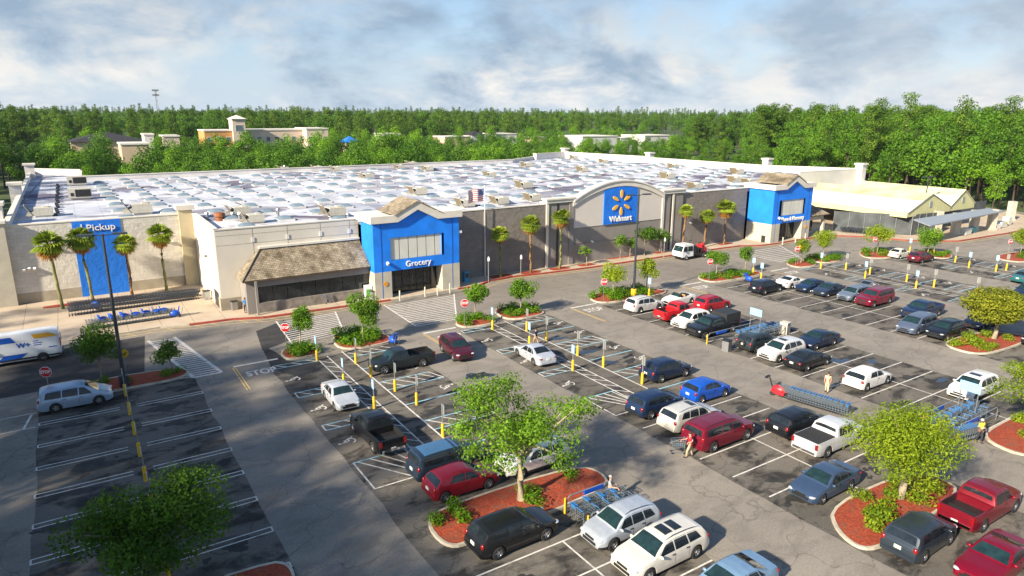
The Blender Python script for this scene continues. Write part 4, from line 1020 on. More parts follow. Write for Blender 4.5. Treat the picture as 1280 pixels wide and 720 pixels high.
    def _lift(s, pts, off):
        m = MB(); nu = len(pts)-1; nv = len(pts[0])-1; vs = []
        for i in range(nu+1):
            for j in range(nv+1):
                a = pts[min(i+1, nu)][j]-pts[max(i-1, 0)][j]; b = pts[i][min(j+1, nv)]-pts[i][max(j-1, 0)]
                n_ = a.cross(b); n_ = n_.normalized() if n_.length > 1e-9 else Vector((0, 0, 1))
                c = Vector((0, 0, .6))
                if n_.dot(pts[i][j]-c) < 0: n_ = -n_
                vs.append(pts[i][j]+n_*off)
        m.add(vs, [(i*(nv+1)+j, (i+1)*(nv+1)+j, (i+1)*(nv+1)+j+1, i*(nv+1)+j+1) for i in range(nu) for j in range(nv)])
        return m
    def sidewin(s, q, sgn, off=.009, lo=.03, hi=.86):
        b0, t0, b1, t1 = q; pts = []
        for i in range(7):
            row = []
            for j in range(5):
                v = j/4; f = (b0+(t0-b0)*v)*(1-i/6)+(b1+(t1-b1)*v)*(i/6)
                fm = f; zb = lerp_tab(s.k['belt'], fm); zr = s.zt((t0*(1-i/6)+t1*i/6)); z = zb+lo+(zr-zb)*hi*v-lo*v
                z = min(z, s.zt(fm)-.045)
                row.append(Vector((s.x(f), sgn*s.side(fm, z), z)))
            pts.append(row)
        return s._lift(pts, off)
WHEELS = {}
def wheel_meshes(r, dark):
    k = (round(r, 2), dark)
    if k not in WHEELS:
        w_ = .115
        t = MB().lathe([(r*.60, -w_), (r*.9, -w_), (r, -w_*.7), (r, w_*.7), (r*.9, w_), (r*.60, w_*.98), (r*.58, w_*.6)], (0, 0, r), 20, 'y')
        rm = MB(); rm.lathe([(0, .055), (r*.25, .06), (r*.30, .03), (r*.50, .02), (r*.60, .075), (r*.62, .10)], (0, 0, r), 20, 'y')
        for i in range(5):
            a = 2*math.pi*i/5; rm.box((math.cos(a)*r*.38, .06, r+math.sin(a)*r*.38), (r*.5, .03, r*.17), ry=-a)
        rm.mi = 1
        for i in range(5):
            a = 2*math.pi*(i+.5)/5; rm.box((math.cos(a)*r*.40, .035, r+math.sin(a)*r*.40), (r*.22, .02, r*.16), ry=-a)
        WHEELS[k] = (t.mesh('tyre', M['rubber'], 50), rm.mesh('rim', [M['rimd' if dark else 'rim'], M['well']], 30))
    return WHEELS[k]
CARN = [0]
def car(name, kind, label, cat, c, px, which, h=0, group='cars in the car park', metal=.35, glass=None, dark=False, rails=False, sunroof=False, roofm=None, extra=None, jit=1.0, spare=False, hatch=False, tonneau=False, topper=False, badge=None, tail2=False, **kw):
    """px: tyre contact seen in the survey (rear / front / both), h: heading in degrees"""
    S = Shape(kind, **kw); CARN[0] += 1; rr = random.Random(CARN[0])
    hr = R(h+rr.uniform(-1.2, 1.2)*jit); sgn = -1 if h in (0, -90) else 1
    if h == 90: sgn = 1
    def loc(f): return Vector((S.x(f), sgn*S.W/2*.97, 0))
    Rm = Matrix.Rotation(hr, 3, 'Z')
    if which == 'b':
        a, b = P(*px[0]), P(*px[1]); tgt = (a+b)/2; lc = (loc(S.ra)+loc(S.fa))/2
        if h not in (0, 180, 90, -90) or jit == 2:
            d = b-a; hr = math.atan2(d.y, d.x); Rm = Matrix.Rotation(hr, 3, 'Z')
    elif which == 'c': tgt = P(*px); lc = Vector((0, 0, 0))
    else: tgt = P(*px); lc = loc(S.ra if which == 'r' else S.fa)
    pos = tgt-Rm@lc
    t = thing(name, label, cat, (pos.x, pos.y, .004), hr, group)
    pm = paint(c, metal)
    S.body().build('body', [pm, M['well'], M['black']], t, 32)
    zroof = S.zt(.5)
    if S.k['ws']:
        a, b = S.k['ws']
        S.patch(a+.006, b-.006, lambda f: max(.2, S.sec(f)[9][0]-.015)).build('windscreen', glass or M['wind'], t, 60)
        a, b = S.k['rw']
        S.patch(a+.004, b-.004, lambda f: max(.2, S.sec(f)[9][0]-.03)).build('rear_window', M['glass'], t, 60)
        for q in S.k['win']:
            for s_ in (-1, 1): S.sidewin(q, s_).build('side_window', M['glass'], t, 60)
        if roofm: S.patch(S.k['ws'][1]+.01, S.k['rw'][0]-.01, lambda f: S.sec(f)[9][0]-.01, 8, 9, .006).build('roof_panel', roofm, t, 60)
        if sunroof:
            for f0 in ((.47, .60) if sunroof == 2 else (.47,)): S.patch(f0, f0+.10, lambda f: .40, 3, 3, .012).build('sunroof', M['glass'], t, 60)
        if rails:
            for s_ in (-1, 1):
                ps = [(S.x(f), s_*(S.sec(f)[9][0]-.02), S.top(f, S.sec(f)[9][0]-.02)+(.05 if 0 < i < 5 else .0)) for i, f in enumerate(np.linspace(S.k['ws'][1]+.03, S.k['rw'][0]-.03, 6))]
                MB().tube(ps, .022, 5).build('roof_rail', M['black' if rails == 1 else 'chrome'], t)
        # mirrors
        fm = S.k['win'][0][0]+.01; zm = lerp_tab(S.k['belt'], fm)+.07
        for s_ in (-1, 1): MB().ball((S.x(fm), s_*(S.side(fm, zm)+.11), zm), (.08, .13, .085), 8, 6).build('mirror', pm, t, 60)
        # door gaps
        q = S.k['win']; mb = MB()
        for f in [(q[0][2]+q[1][0])/2]+([(q[1][2]+q[2][0])/2] if len(q) > 2 else []):
            for s_ in (-1, 1):
                zz = np.linspace(max(S.low(f), S.k['cl'])+.12, lerp_tab(S.k['belt'], f), 6)
                for z0, z1 in zip(zz[:-1], zz[1:]):
                    y0, y1 = S.side(f, z0)+.003, S.side(f, z1)+.003
                    mb.add([(S.x(f)-.009, s_*y0, z0), (S.x(f)+.009, s_*y0, z0), (S.x(f)+.009, s_*y1, z1), (S.x(f)-.009, s_*y1, z1)], [(0, 1, 2, 3)])
                mb.box((S.x(f)+.14, s_*(S.side(f-.02, zz[-1]-.12)+.012), zz[-1]-.13), (.2, .03, .035))
        mb.build('door_gap', M['well'], t)
    # wheels
    tm, rm = wheel_meshes(S.r, dark)
    for f in (S.fa, S.ra):
        for s_ in (-1, 1):
            w_ = link('wheel', tm, t, (S.x(f), s_*(S.plan(f)-.115), 0), 0 if s_ > 0 else math.pi)
            link('rim', rm, w_)
    # lamps
    pick = S.bed and kind != 'convertible'
    big = kind in ('boxy', 'pickup', 'xcab')
    for s_ in (-1, 1):
        f = .035; z = S.zt(.012)-(.13 if big else .02)
        y = S.plan(f)
        MB().ball((S.x(f)-.02, s_*(y-.17), min(z, S.zt(f)-.10)), (.15 if big else .22, .19, .10 if big else .075), 10, 6).build('headlight', M['hl'], t, 60)
        f = .975; zz = S.zt(.985)
        if kind in ('suv', 'van', 'boxy', 'hatch', 'bug') and not tail2: MB().ball((S.x(f)+.0, s_*(S.plan(f)-.11), lerp_tab(S.k['belt'], .95)-.10), (.09, .125, .17), 8, 6).build('tail_light', M['tl'], t, 60)
        elif pick: MB().box((S.x(.995)-.005, s_*(S.plan(.99)-.08), 1.0), (.07, .17, .36)).build('tail_light', M['tl'], t)
        else: MB().ball((S.x(f)-.02, s_*(S.plan(f)-.16), zz-.13), (.12, .20, .085), 8, 6).build('tail_light', M['tl'], t, 60)
    zb_ = S.low(0)
    MB().box((S.x(0)-.06, 0, zb_+.14), (.16, S.W*.56, .16)).build('air_intake', M['black'], t)
    gz = (S.zt(0)+S.zt(.012))/2 if not big else S.zt(.012)-.16
    MB().box((S.x(0)-.035, 0, gz), (.09, S.W*(.36 if not big else .52), .11 if not big else .24)).build('grille', M['black' if not big else 'rimd'], t)
    MB().box((S.x(1)+.02, 0, zb_+.15), (.14, S.W*.80, .17)).build('rear_bumper', M['black' if (S.k.get('clad') or kind == 'hatch') else 'chrome'] if (S.k.get('clad') or pick) else pm, t)
    MB().box((S.x(1)+.0, 0, (S.zt(1)+.13) if not pick else .62), (.045, .34, .17)).build('licence_plate', M['plate'], t)
    if spare: MB().lathe([(0, -.10), (.30, -.10), (.34, -.05), (.34, .06), (.2, .10)], (0, 0, 0), 16, 'y').build('spare_wheel', M['rubber'], t, 50, (S.x(1)-.12, 0, .95), R(90)); 
    if hatch:
        x0 = S.x(S.k['rw'][0]); z0 = S.zt(S.k['rw'][0])
        MB().box((x0-.50, 0, z0+.22), (1.1, S.W*.70, .07), ry=.35).build('open_tailgate', [pm], t)
        MB().box((x0-.42, 0, z0+.245), (.6, S.W*.55, .03), ry=.35).build('tailgate_glass', M['glass'], t)
    if tonneau: MB().bx(S.x(.98), S.x(.648), -S.W/2*.88, S.W/2*.88, 1.245, 1.27).build('tonneau_cover', M['rubber'], t)
    if topper: MB().prism([(S.x(.985), -S.W/2*.93), (S.x(.64), -S.W/2*.93), (S.x(.64), S.W/2*.93), (S.x(.985), S.W/2*.93)], 1.245, 2.05).build('canopy_shell', mat('black_canvas_shell', (.022, .024, .026), .6), t)
    if kind == 'convertible':
        MB().add([(S.x(.345), -.66, .92), (S.x(.345), .66, .92), (S.x(.42), .56, 1.25), (S.x(.42), -.56, 1.25)], [(0, 1, 2, 3)]).build('windscreen', M['wind'], t)
        MB().tube([(S.x(.345), -.68, .9), (S.x(.42), -.57, 1.26), (S.x(.42), .57, 1.26), (S.x(.345), .68, .9)], .025, 5).build('windscreen_frame', M['black'], t)
        tan = mat('tan_leather', (.42, .24, .08), .6)
        for s_ in (-1, 1):
            sb = MB().bx(S.x(.55), S.x(.44), s_*.38-.24, s_*.38+.24, .45, .62); sb.box((S.x(.57), s_*.38, .78), (.14, .46, .62), ry=-.2).build('seat', tan, t)
            MB().ball((S.x(.10), s_*.62, .72), (.16, .10, .05), 8, 5).build('lamp_pod', M['hl'], t)
        MB().ball((S.x(.70), 0, .93), (.50, .70, .16), 14, 8).build('folded_roof', M['black'], t, 60)
    if extra: extra(t, S)
    return t
WHT = (.74, .73, .70); SIL = (.45, .49, .55); BLK = (.012, .013, .016); NAV = (.012, .024, .062); RED = (.42, .010, .018); MAR = (.17, .006, .018); GRY = (.10, .12, .16)
# --- middle block by the light pole island
car('suv', 'suv', 'white crossover with black roof rails parked beside the light pole island', 'suv', WHT, ((800, 392.5), (824, 387.5)), 'b', 0, rails=1, clad=False)
car('convertible', 'convertible', 'white open convertible with tan seats and folded black roof', 'car', WHT, ((865, 380), (845.5, 382)), 'b', 180, metal=.1)
car('pickup_truck', 'pickup', 'bright red pickup truck with an open empty bed', 'pickup truck', (.50, .012, .018), (841, 403), 'r', 0, metal=.15, L=5.2, W=1.86)
car('suv', 'suv', 'bright red crossover parked behind the red pickup truck', 'suv', (.46, .010, .022), ((887.5, 391.5), (908, 386.5)), 'b', 0, clad=False, L=4.5, rails=1)
car('suv', 'suv', 'white compact crossover facing out between red pickup and black truck', 'suv', WHT, (860.5, 413), 'f', 180, L=4.4, metal=.1, clad=False)
car('pickup_truck', 'pickup', 'black heavy pickup truck with a tall black canvas shell over its bed', 'pickup truck', BLK, (881.5, 424.5), 'f', 180, topper=True, L=6.2, W=2.05)
car('suv', 'suv', 'dark green grey old suv with a spare wheel on its tailgate', 'suv', (.035, .05, .055), (946, 441.5), 'r', 0, spare=True, metal=.4, L=4.5)
car('suv', 'suv', 'white suv with rusty brown front wheel and sunroof beside the cart corral', 'suv', WHT, (973.5, 454), 'f', 180, sunroof=1, L=4.8, W=1.93, clad=False)
car('sedan', 'sedan', 'dark navy sedan facing out beyond the white suv with sunroof', 'sedan', NAV, ((1042.5, 432.5), (1020, 437.5)), 'b', 180)
car('sedan', 'sedan', 'black sedan seen from behind with bright chrome window trim', 'sedan', BLK, ((1009, 464), (1033.5, 457)), 'b', 0)
car('suv', 'hatch', 'white hatchback parked alone beside the person in cream', 'hatchback', WHT, ((1085, 489.7), (1107.5, 481)), 'b', 0, L=4.5, W=1.85, r=.36, metal=.1)
car('suv', 'suv', 'white suv with panoramic sunroof facing out next to the cart return', 'suv', WHT, ((1241.6, 492.5), (1219, 504.5)), 'b', 180, sunroof=1, L=4.9, W=1.93, metal=.1)
# --- block in front of it
car('suv', 'suv', 'navy blue crossover parked behind a yellow sign post', 'suv', NAV, ((828, 479), (856, 471.5)), 'b', 0)
car('hatchback', 'hatch', 'bright cobalt blue small crossover with rounded back', 'hatchback', (.008, .085, .42), ((879.7, 505), (904, 497)), 'b', 0, rr=0) if False else car('hatchback', 'hatch', 'bright cobalt blue small crossover with rounded back', 'hatchback', (.008, .085, .46), ((879.7, 505), (904, 497)), 'b', 0, metal=.2)
car('suv', 'suv', 'dark navy crossover beside the hatched bay', 'suv', (.014, .032, .085), (814, 525), 'r', 0, L=4.6)
car('suv', 'suv', 'cream white suv with dark sunroof between navy and maroon suvs', 'suv', (.66, .63, .57), (855.5, 543), 'r', 0, L=4.8, sunroof=1, rails=2, clad=False)
car('large_suv', 'boxy', 'maroon long suv with a shopper in red behind it', 'suv', (.19, .008, .025), ((895, 565.5), (931, 551)), 'b', 0, rails=1, sunroof=0)
car('suv', 'suv', 'black crossover parked beside the white pickup truck', 'suv', BLK, (994, 550.5), 'r', 0, L=4.7, clad=False)
car('pickup_truck', 'pickup', 'white pickup truck with a black cover over its bed', 'pickup truck', (.68, .68, .68), (1034, 573), 'r', 0, tonneau=True)
car('sedan', 'sedan', 'blue grey sedan half hidden behind the yellow green tree', 'sedan', (.05, .085, .16), (1063, 613), 'r', 180)
# --- lower row between the two big islands
car('pickup_truck', 'pickup', 'dark red pickup truck with an open bed beside the big mulch island', 'pickup truck', (.20, .008, .02), (1268, 641), 'f', 0, L=5.7)
car('suv', 'suv', 'dark slate blue crossover parked tight against the mulch island', 'suv', (.03, .042, .058), (1155, 705), 'r', 0, L=4.5, clad=False)
car('coupe', 'coupe', 'crimson sports coupe with a rear spoiler at the picture corner', 'car', (.27, .004, .024), (1240, 712), 'c', 180, metal=.5)
car('suv', 'suv', 'cream white suv with twin sunroofs in front of the silver crossover', 'suv', (.66, .63, .56), ((867.5, 706), (815, 720)), 'b', 180, L=5.1, W=1.98, sunroof=2, rails=2, clad=False, metal=.15)
car('suv', 'suv', 'silver small crossover beside the cart return below the tree', 'suv', SIL, (767, 689.5), 'f', 180, L=4.3, W=1.8, rails=2)
car('sedan', 'sedan', 'pale blue sedan mostly cut off by the lower picture edge', 'sedan', (.20, .33, .48), (912, 742), 'c', 180)
car('suv', 'suv', 'black suv parked against the round island tip', 'suv', BLK, ((627, 699), (680, 677)), 'b', 0, L=4.8, clad=False)
car('hatchback', 'hatch', 'dark red hatchback parked above the central mulch island', 'hatchback', (.24, .008, .022), ((557.5, 628), (611, 612)), 'b', 0, L=4.4)
car('large_suv', 'boxy', 'dark blue tall suv with a sky blue roof', 'suv', (.02, .035, .06), (545, 604), 'r', 0, roofm=paint((.06, .16, .30), .3), L=5.0, W=1.95)
car('suv', 'suv', 'white suv half hidden under the loose green tree', 'suv', WHT, ((697, 581), (655, 602)), 'b', 180, L=4.8, W=1.92)
# --- grocery side aisles
car('pickup_truck', 'xcab', 'black pickup truck with chrome bumper in an accessible bay', 'pickup truck', (.016, .022, .024), ((528.7, 459), (482.5, 468)), 'b', 180)
car('suv', 'suv', 'dark maroon crossover driving down the aisle towards the viewer', 'suv', (.085, .010, .022), ((552.5, 440), (565.8, 451.3)), 'b', -90, jit=2, L=4.6)
car('sedan', 'sedan', 'silver sedan driving up the aisle with brake lights showing', 'sedan', (.52, .55, .60), ((666, 456.5), (647, 445)), 'b', 90, jit=2)
car('sedan', 'sedan', 'silver white sedan driving down behind the yellow sign posts', 'sedan', (.56, .58, .62), ((405, 498), (418.7, 514)), 'b', -90, jit=2, L=4.4)
car('pickup_truck', 'pickup', 'black crew cab pickup truck driving towards the store', 'pickup truck', (.010, .011, .013), ((465, 565.5), (442, 541)), 'b', 90, jit=2)
car('minivan', 'van', 'pale blue minivan parked in the shade beside the delivery lane island', 'minivan', (.34, .44, .56), ((72.5, 517), (123, 505)), 'b', 0, L=4.8)
# --- far block before the home entrance
car('suv', 'suv', 'black crossover next to the blue accessible signs', 'suv', (.014, .018, .028), ((954.7, 369), (975.3, 364.7)), 'b', 0, L=4.7, clad=False)
car('sedan', 'coupe', 'white low coupe with a red tail light bar', 'car', WHT, (989.5, 361.3), 'r', 0, metal=.1)
car('sedan', 'sedan', 'navy sedan between the white coupe and a grey sedan', 'sedan', (.012, .03, .085), (1012, 367), 'f', 180)
car('sedan', 'sedan', 'dark blue grey sedan left of the open tailgate suv', 'sedan', (.028, .042, .075), (1034.5, 372), 'f', 180)
car('suv', 'suv', 'grey blue crossover with its rear hatch raised', 'suv', (.16, .20, .26), (1067, 378.7), 'f', 180, hatch=True)
car('large_suv', 'boxy', 'crimson large suv parked at the end of the far row', 'suv', (.22, .006, .026), ((1110.8, 380), (1093, 385)), 'b', 180, rails=2)
car('small_car', 'bug', 'small white rounded car next to the dark red crossover', 'car', (.70, .67, .58), (1125, 324), 'r', 0, metal=.1)
car('suv', 'suv', 'dark red crossover beside the small white rounded car', 'suv', (.15, .006, .018), ((1152.5, 330), (1164.5, 327)), 'b', 0)
car('pickup_truck', 'pickup', 'navy pickup truck parked behind the grey blue minivan', 'pickup truck', (.014, .03, .085), (1173, 395.5), 'r', 180)
car('minivan', 'van', 'grey blue minivan facing out between navy pickup and black crossover', 'minivan', (.11, .14, .21), (1147, 419.7), 'f', 180)
car('suv', 'suv', 'black crossover with clear headlights beside the round headed tree', 'suv', (.012, .015, .024), ((1201, 420), (1184, 427.5)), 'b', 180, clad=False)
car('sedan', 'sedan', 'dark sedan in the shade under the yellow green round tree', 'sedan', (.012, .016, .028), (1225, 408), 'c', 180)
car('sedan', 'sedan', 'teal green car cut off by the picture edge', 'car', (.02, .12, .13), (1281, 352), 'c', 0)
car('suv', 'suv', 'navy car cut off by the picture edge above the round tree', 'suv', (.012, .026, .07), (1284, 371), 'c', 180)
car('suv', 'suv', 'black car peeking in beside the large mulch island', 'suv', BLK, (1300, 430), 'c', 180)

# ------------------------------------------------------------------ delivery van
M['vanw'] = mat('white_van_paint', (.70, .71, .72), .35, coat=.5, var=.04); M['vanb'] = mat('blue_livery', (.010, .10, .50), .4, var=.05); M['vany'] = mat('yellow_livery', (.80, .40, .02), .4, var=.05)
S = Shape('van', L=6.7, W=2.06, r=.37, fo=1.0, ro=1.45, cl=.3, tumble=.10,
 prof=[(0, .6), (.01, .9), (.05, 1.1), (.12, 1.3), (.17, 1.45), (.26, 2.25), (.31, 2.62), (.38, 2.72), (.9, 2.72), (.985, 2.66), (.995, 2.5), (1, .8)],
 belt=[(0, .62), (.1, 1.1), (.2, 1.3), (.98, 1.35), (1, 1.3)], ws=(.18, .30), rw=(.4, .5), win=[(.215, .285, .33, .33)])
rear = P(55, 451); van = thing('delivery_van', 'tall white delivery van with blue and yellow livery at the pavement', 'van', (0, 0, 0.004), math.pi)
van.location = rear-Matrix.Rotation(math.pi, 3, 'Z')@Vector((S.x(S.ra), S.W/2*.97, 0))
S.body().build('body', [M['vanw'], M['well'], M['black']], van, 32)
S.patch(.185, .30, lambda f: S.sec(f)[9][0]-.02).build('windscreen', M['wind'], van, 60)
for s_ in (-1, 1): S.sidewin((.215, .285, .335, .335), s_, hi=.55).build('side_window', M['glass'], van, 60)
tm, rm = wheel_meshes(S.r, False)
for f in (S.fa, S.ra):
    for s_ in (-1, 1): link('rim', rm, link('wheel', tm, van, (S.x(f), s_*(S.plan(f)-.115), 0), 0 if s_ > 0 else math.pi))
def vside(f0, f1, z0, z1, slant=0.0, off=.012):
    pts = [[Vector((S.x(f0+(f1-f0)*i/8+slant*j/4), S.side(f0+(f1-f0)*i/8, z0+(z1-z0)*j/4), z0+(z1-z0)*j/4)) for j in range(5)] for i in range(9)]
    return S._lift(pts, off)
vside(.35, .52, 2.0, 2.5, -.05).build('blue_livery', M['vanb'], van); vside(.30, .55, .55, .95, .08).build('blue_livery', M['vanb'], van)
vside(.72, .985, 2.12, 2.52, -.03).build('yellow_livery', M['vany'], van)
mb = MB()
mb.build
for s_, (f0, f1, z) in enumerate(((.70, .76, 1.88), (.70, .80, 1.70), (.70, .79, 1.52), (.86, .95, 1.18))):
    t_ = MB(); f = f0; rr = random.Random(s_)
    t_ = vside(f0, f1, z, z+.07, 0, .014); t_.build('livery_lettering', M['vanb'], van)
text_mb('W+', .62, .004, .012, M['vanb'], 'livery_mark', van, (S.x(.595), S.side(.595, 1.65)+.02, 1.65), (R(90), 0, math.pi))
MB().bx(S.x(.985), S.x(.32), 1.0, 1.045, .42, .56).build('side_rail', M['black'], van)
for s_ in (-1, 1): MB().bx(S.x(1)-.02, S.x(1)+.05, s_*.9-.08, s_*.9+.08, 1.2, 1.9).build('tail_light', M['tl'], van); MB().ball((S.x(.2), s_*1.2, 1.55), (.1, .13, .22)).build('mirror', M['black'], van)
MB().box((S.x(1)-.01, 0, .5), (.16, 1.9, .2)).build('rear_bumper', M['black'], van)

# ------------------------------------------------------------------ white crew cab flatbed truck at the front wall
fw_ = P(858.7, 325.5); tk = thing('flatbed_truck', 'white crew cab work truck with black bed and red machine at front wall', 'truck', (fw_.x+2.35, fw_.y+1.05, .004), math.pi)
# local: +x is forward
cab = MB(); cab.yz([(-1.0, .55), (1.0, .55), (1.02, 1.3), (.93, 2.25), (.85, 2.36), (-.85, 2.36), (-.93, 2.25), (-1.02, 1.3)], 1.0, 3.15)
cb = []
prof = [(1.0, .55), (3.42, .5), (3.46, 1.15), (3.38, 1.32), (3.0, 2.2), (2.8, 2.36), (1.1, 2.38), (1.0, 2.3)]
cm_ = MB(); n_ = len(prof)
vs = []
for s_, yy in ((-1, 1), (1, 1)):
    vs += [(x, s_*(1.03 if z < 1.4 else 1.03-.12*(z-1.4)/.95), z) for x, z in prof]
cm_.add(vs, [(i, (i+1) % n_, n_+(i+1) % n_, n_+i) for i in range(n_)]+[tuple(range(n_-1, -1, -1)), tuple(range(n_, 2*n_))])
cm_.build('cab', M['vanw'], tk, 30)
MB().add([(3.40, -.9, 1.36), (3.40, .9, 1.36), (3.06, .84, 2.14), (3.06, -.84, 2.14)], [(0, 1, 2, 3)]).build('windscreen', M['wind'], tk)
for s_ in (-1, 1):
    for (a, b, c_, d) in ((2.35, 3.22, 2.35, 2.95), (1.2, 2.2, 1.2, 2.2)): MB().add([(a, s_*1.045, 1.38), (b, s_*1.045, 1.38), (d, s_*.975, 2.1), (c_, s_*.975, 2.1)], [(0, 1, 2, 3)]).build('side_window', M['glass'], tk)
    MB().box((3.45, s_*.75, .85), (.06, .3, .18)).build('headlight', M['hl'], tk); MB().box((3.3, s_*1.25, 1.75), (.08, .2, .4)).build('mirror', M['black'], tk)
MB().bx(-3.0, .98, -.95, .95, .62, .80).build('bed_floor', M['black'], tk); MB().bx(3.42, 3.5, -.95, .95, .4, .6).build('front_bumper', M['black'], tk)
MB().bx(.2, .95, -.95, .95, .8, 2.0).build('tool_box', M['black'], tk); MB().bx(-.9, -.82, -.95, .95, .8, 1.6).build('headboard', M['black'], tk)
for q in ((-.1, -.95), (-.1, .95)): MB().tube([(q[0], q[1], .8), (q[0], q[1], 2.5), (q[0]-.5, q[1], 2.5)], .05).build('rack_post', M['black'], tk)
rd = MB().bx(-2.3, -1.2, -.6, .6, .8, 1.5); rd.cone((-2.0, 0, 1.5), (-2.0, 0, 2.1), .3, .25); rd.bx(-1.5, -1.3, -.5, .5, 1.5, 2.0); rd.build('red_machine', M['redeq'], tk)
MB().bx(-3.0, -2.4, -.9, .9, .8, 1.15).build('equipment_case', M['steel'], tk)
tm, rm = wheel_meshes(.40, False)
for x in (2.5, -1.5):
    for s_ in (-1, 1): link('rim', rm, link('wheel', tm, tk, (x, s_*.92, 0), 0 if s_ > 0 else math.pi))
# ------------------------------------------------------------------ buildings beyond the trees
PLOT = []
M['hotelo'] = mat('hotel_orange_render', (.52, .27, .09), .85, var=.08, vs=.3); M['hotelw'] = mat('hotel_cream_render', (.62, .50, .40), .85, var=.08, vs=.3); M['darkroof'] = mat('dark_shingle_roof', (.022, .021, .026), .85, var=.3, vs=.8); M['farbeige'] = mat('far_beige_wall', (.58, .44, .30), .85, var=.1, vs=.3); M['farwhite'] = mat('far_white_metal', (.66, .64, .62), .7, var=.06, vs=.2); M['blueroof'] = mat('blue_metal_roof', (.02, .16, .52), .5, var=.05); M['winfar'] = mat('far_window_glass', (.10, .15, .18), .15, var=.3, vs=.5)
def fb(label, u0, u1, vt, Y, depth, wm, cat='building', name='far_building', roof=None, rooftop=0, wins=None, vb=None, par=.5):
    a, b = PY(u0, vt, Y), PY(u1, vt, Y); z = (a.z+b.z)/2; x0, x1 = a.x, b.x
    PLOT.append((x0, x1, Y, Y+depth))
    t = thing(name, label, cat, ((x0+x1)/2, Y+depth/2, 0)); w = x1-x0
    MB().bx(-w/2, w/2, -depth/2, depth/2, -.1, z).build('wall', wm, t)
    if roof == 'hip':
        h = rooftop; o = .8; k = min(w, depth)*.5
        MB().add([(-w/2-o, -depth/2-o, z), (w/2+o, -depth/2-o, z), (w/2+o, depth/2+o, z), (-w/2-o, depth/2+o, z), (-w/2+k, 0, z+h), (w/2-k, 0, z+h)], [(0, 1, 5, 4), (1, 2, 5), (2, 3, 4, 5), (3, 0, 4), (3, 2, 1, 0)]).build('roof', roof_m(roof, label), t)
    else: MB().bx(-w/2-.25, w/2+.25, -depth/2-.25, depth/2+.25, z, z+par).build('roof', M['off'], t)
    if wins:
        nx, zs, ww, wh = wins
        for zz in zs:
            for i in range(nx):
                x = -w/2+w*(i+.5)/nx; f = MB().bx(x-ww/2-.15, x+ww/2+.15, -depth/2-.06, -depth/2, zz-.15, zz+wh+.15).build('window', M['off'], t)
                MB().bx(x-ww/2, x+ww/2, -depth/2-.09, -depth/2-.062, zz, zz+wh).build('pane', M['winfar'], f)
    return t, z, w
def roof_m(r, label): return M['blueroof'] if 'blue' in label else M['darkroof']
fb('orange wing of the hotel beyond the trees', 255, 291, 164, 292, 14, M['hotelo'], 'hotel', 'hotel_wing', wins=(3, (3, 6.6, 10.2), 1.6, 1.6))
t, z, w_ = fb('cream hotel tower with a small hipped top beyond the trees', 290, 306, 150, 290, 7, M['hotelw'], 'hotel', 'hotel_tower', 'hip2', 0, wins=(1, (14.2,), 2.6, 2.2))
MB().add([(-w_/2-.6, -4.1, z+.45), (w_/2+.6, -4.1, z+.45), (w_/2+.6, 4.1, z+.45), (-w_/2-.6, 4.1, z+.45), (0, 0, z+1.9)], [(0, 1, 4), (1, 2, 4), (2, 3, 4), (3, 0, 4)]).build('tower_roof', M['off'], t)
fb('long cream hotel wing with square windows beyond the trees', 307, 382, 163, 296, 14, M['hotelw'], 'hotel', 'hotel_wing', wins=(7, (3, 6.4, 9.8), 1.5, 1.7))
fb('end block of the cream hotel with warm side wall', 383, 410, 161.5, 290, 16, M['hotelw'], 'hotel', 'hotel_wing', wins=(3, (3, 6.4, 9.8), 1.5, 1.7))
fb('wide building under a black hipped roof at the wood edge', 88, 180, 177, 292, 22, M['farbeige'], roof='hip', rooftop=3.2)
fb('beige flat roofed building in front of the black roof', 151, 186, 181, 255, 14, M['farbeige'], wins=(4, (1.2,), 2.2, 2.4)); fb('small cream block with palms beside the beige building', 204, 224, 171, 268, 10, M['hotelw'], wins=(2, (4.5,), 1.4, 1.6)); fb('pale block above the beige building', 180, 192, 169, 272, 9, M['farwhite'])
fb('small pavilion with a bright blue hipped roof', 433, 448, 178, 285, 7, M['hotelw'], roof='hip', rooftop=2.6)
fb('low tan roofed building among the far trees', 556, 588, 171.5, 322, 14, M['farbeige']); fb('low white gabled building among the far trees', 590, 606, 168.5, 326, 10, M['farwhite'], roof='hip', rooftop=2)
fb('longer low cream building near the middle of the trees', 622, 646, 168, 330, 16, M['farwhite'], wins=(4, (2, 6), 1.6, 1.6)); fb('small cream house behind the store corner', 668, 684, 172, 328, 10, M['farbeige'])
fb('long white metal building behind the store', 728, 772, 171, 300, 22, M['farwhite'], wins=(6, (1.5,), 2.5, 2)); fb('second white metal building further along', 806, 840, 170, 296, 20, M['farwhite']); fb('small white shed between the long white buildings', 776, 790, 173, 300, 10, M['farwhite'])
fb('cream flat building peeping between the oaks behind the hotel', 480, 500, 168, 318, 12, M['farwhite'])
# radio mast over the tree tops
b_ = PY(196, 130, 620); mt = thing('radio_mast', 'thin lattice radio mast rising above the tree line', 'mast', (b_.x, b_.y, 0)); zt = PY(195, 113, 620).z
mb = MB()
for k in range(3): mb.tube([(1.1*math.cos(k*2.09), 1.1*math.sin(k*2.09), 0), (.5*math.cos(k*2.09), .5*math.sin(k*2.09), zt)], .16, 4)
for k in range(22):
    z = zt*k/22; r0 = 1.1-.6*k/22; i = k % 3; mb.tube([(r0*math.cos(i*2.09), r0*math.sin(i*2.09), z), (r0*math.cos((i+1)*2.09), r0*math.sin((i+1)*2.09), z+zt/22)], .1, 4)
mb.build('lattice', M['post'], mt)
for z in (zt-.6, zt-4.2): MB().bx(-2.4, 2.4, -.4, .4, z, z+1.3).build('antenna', M['post'], mt)
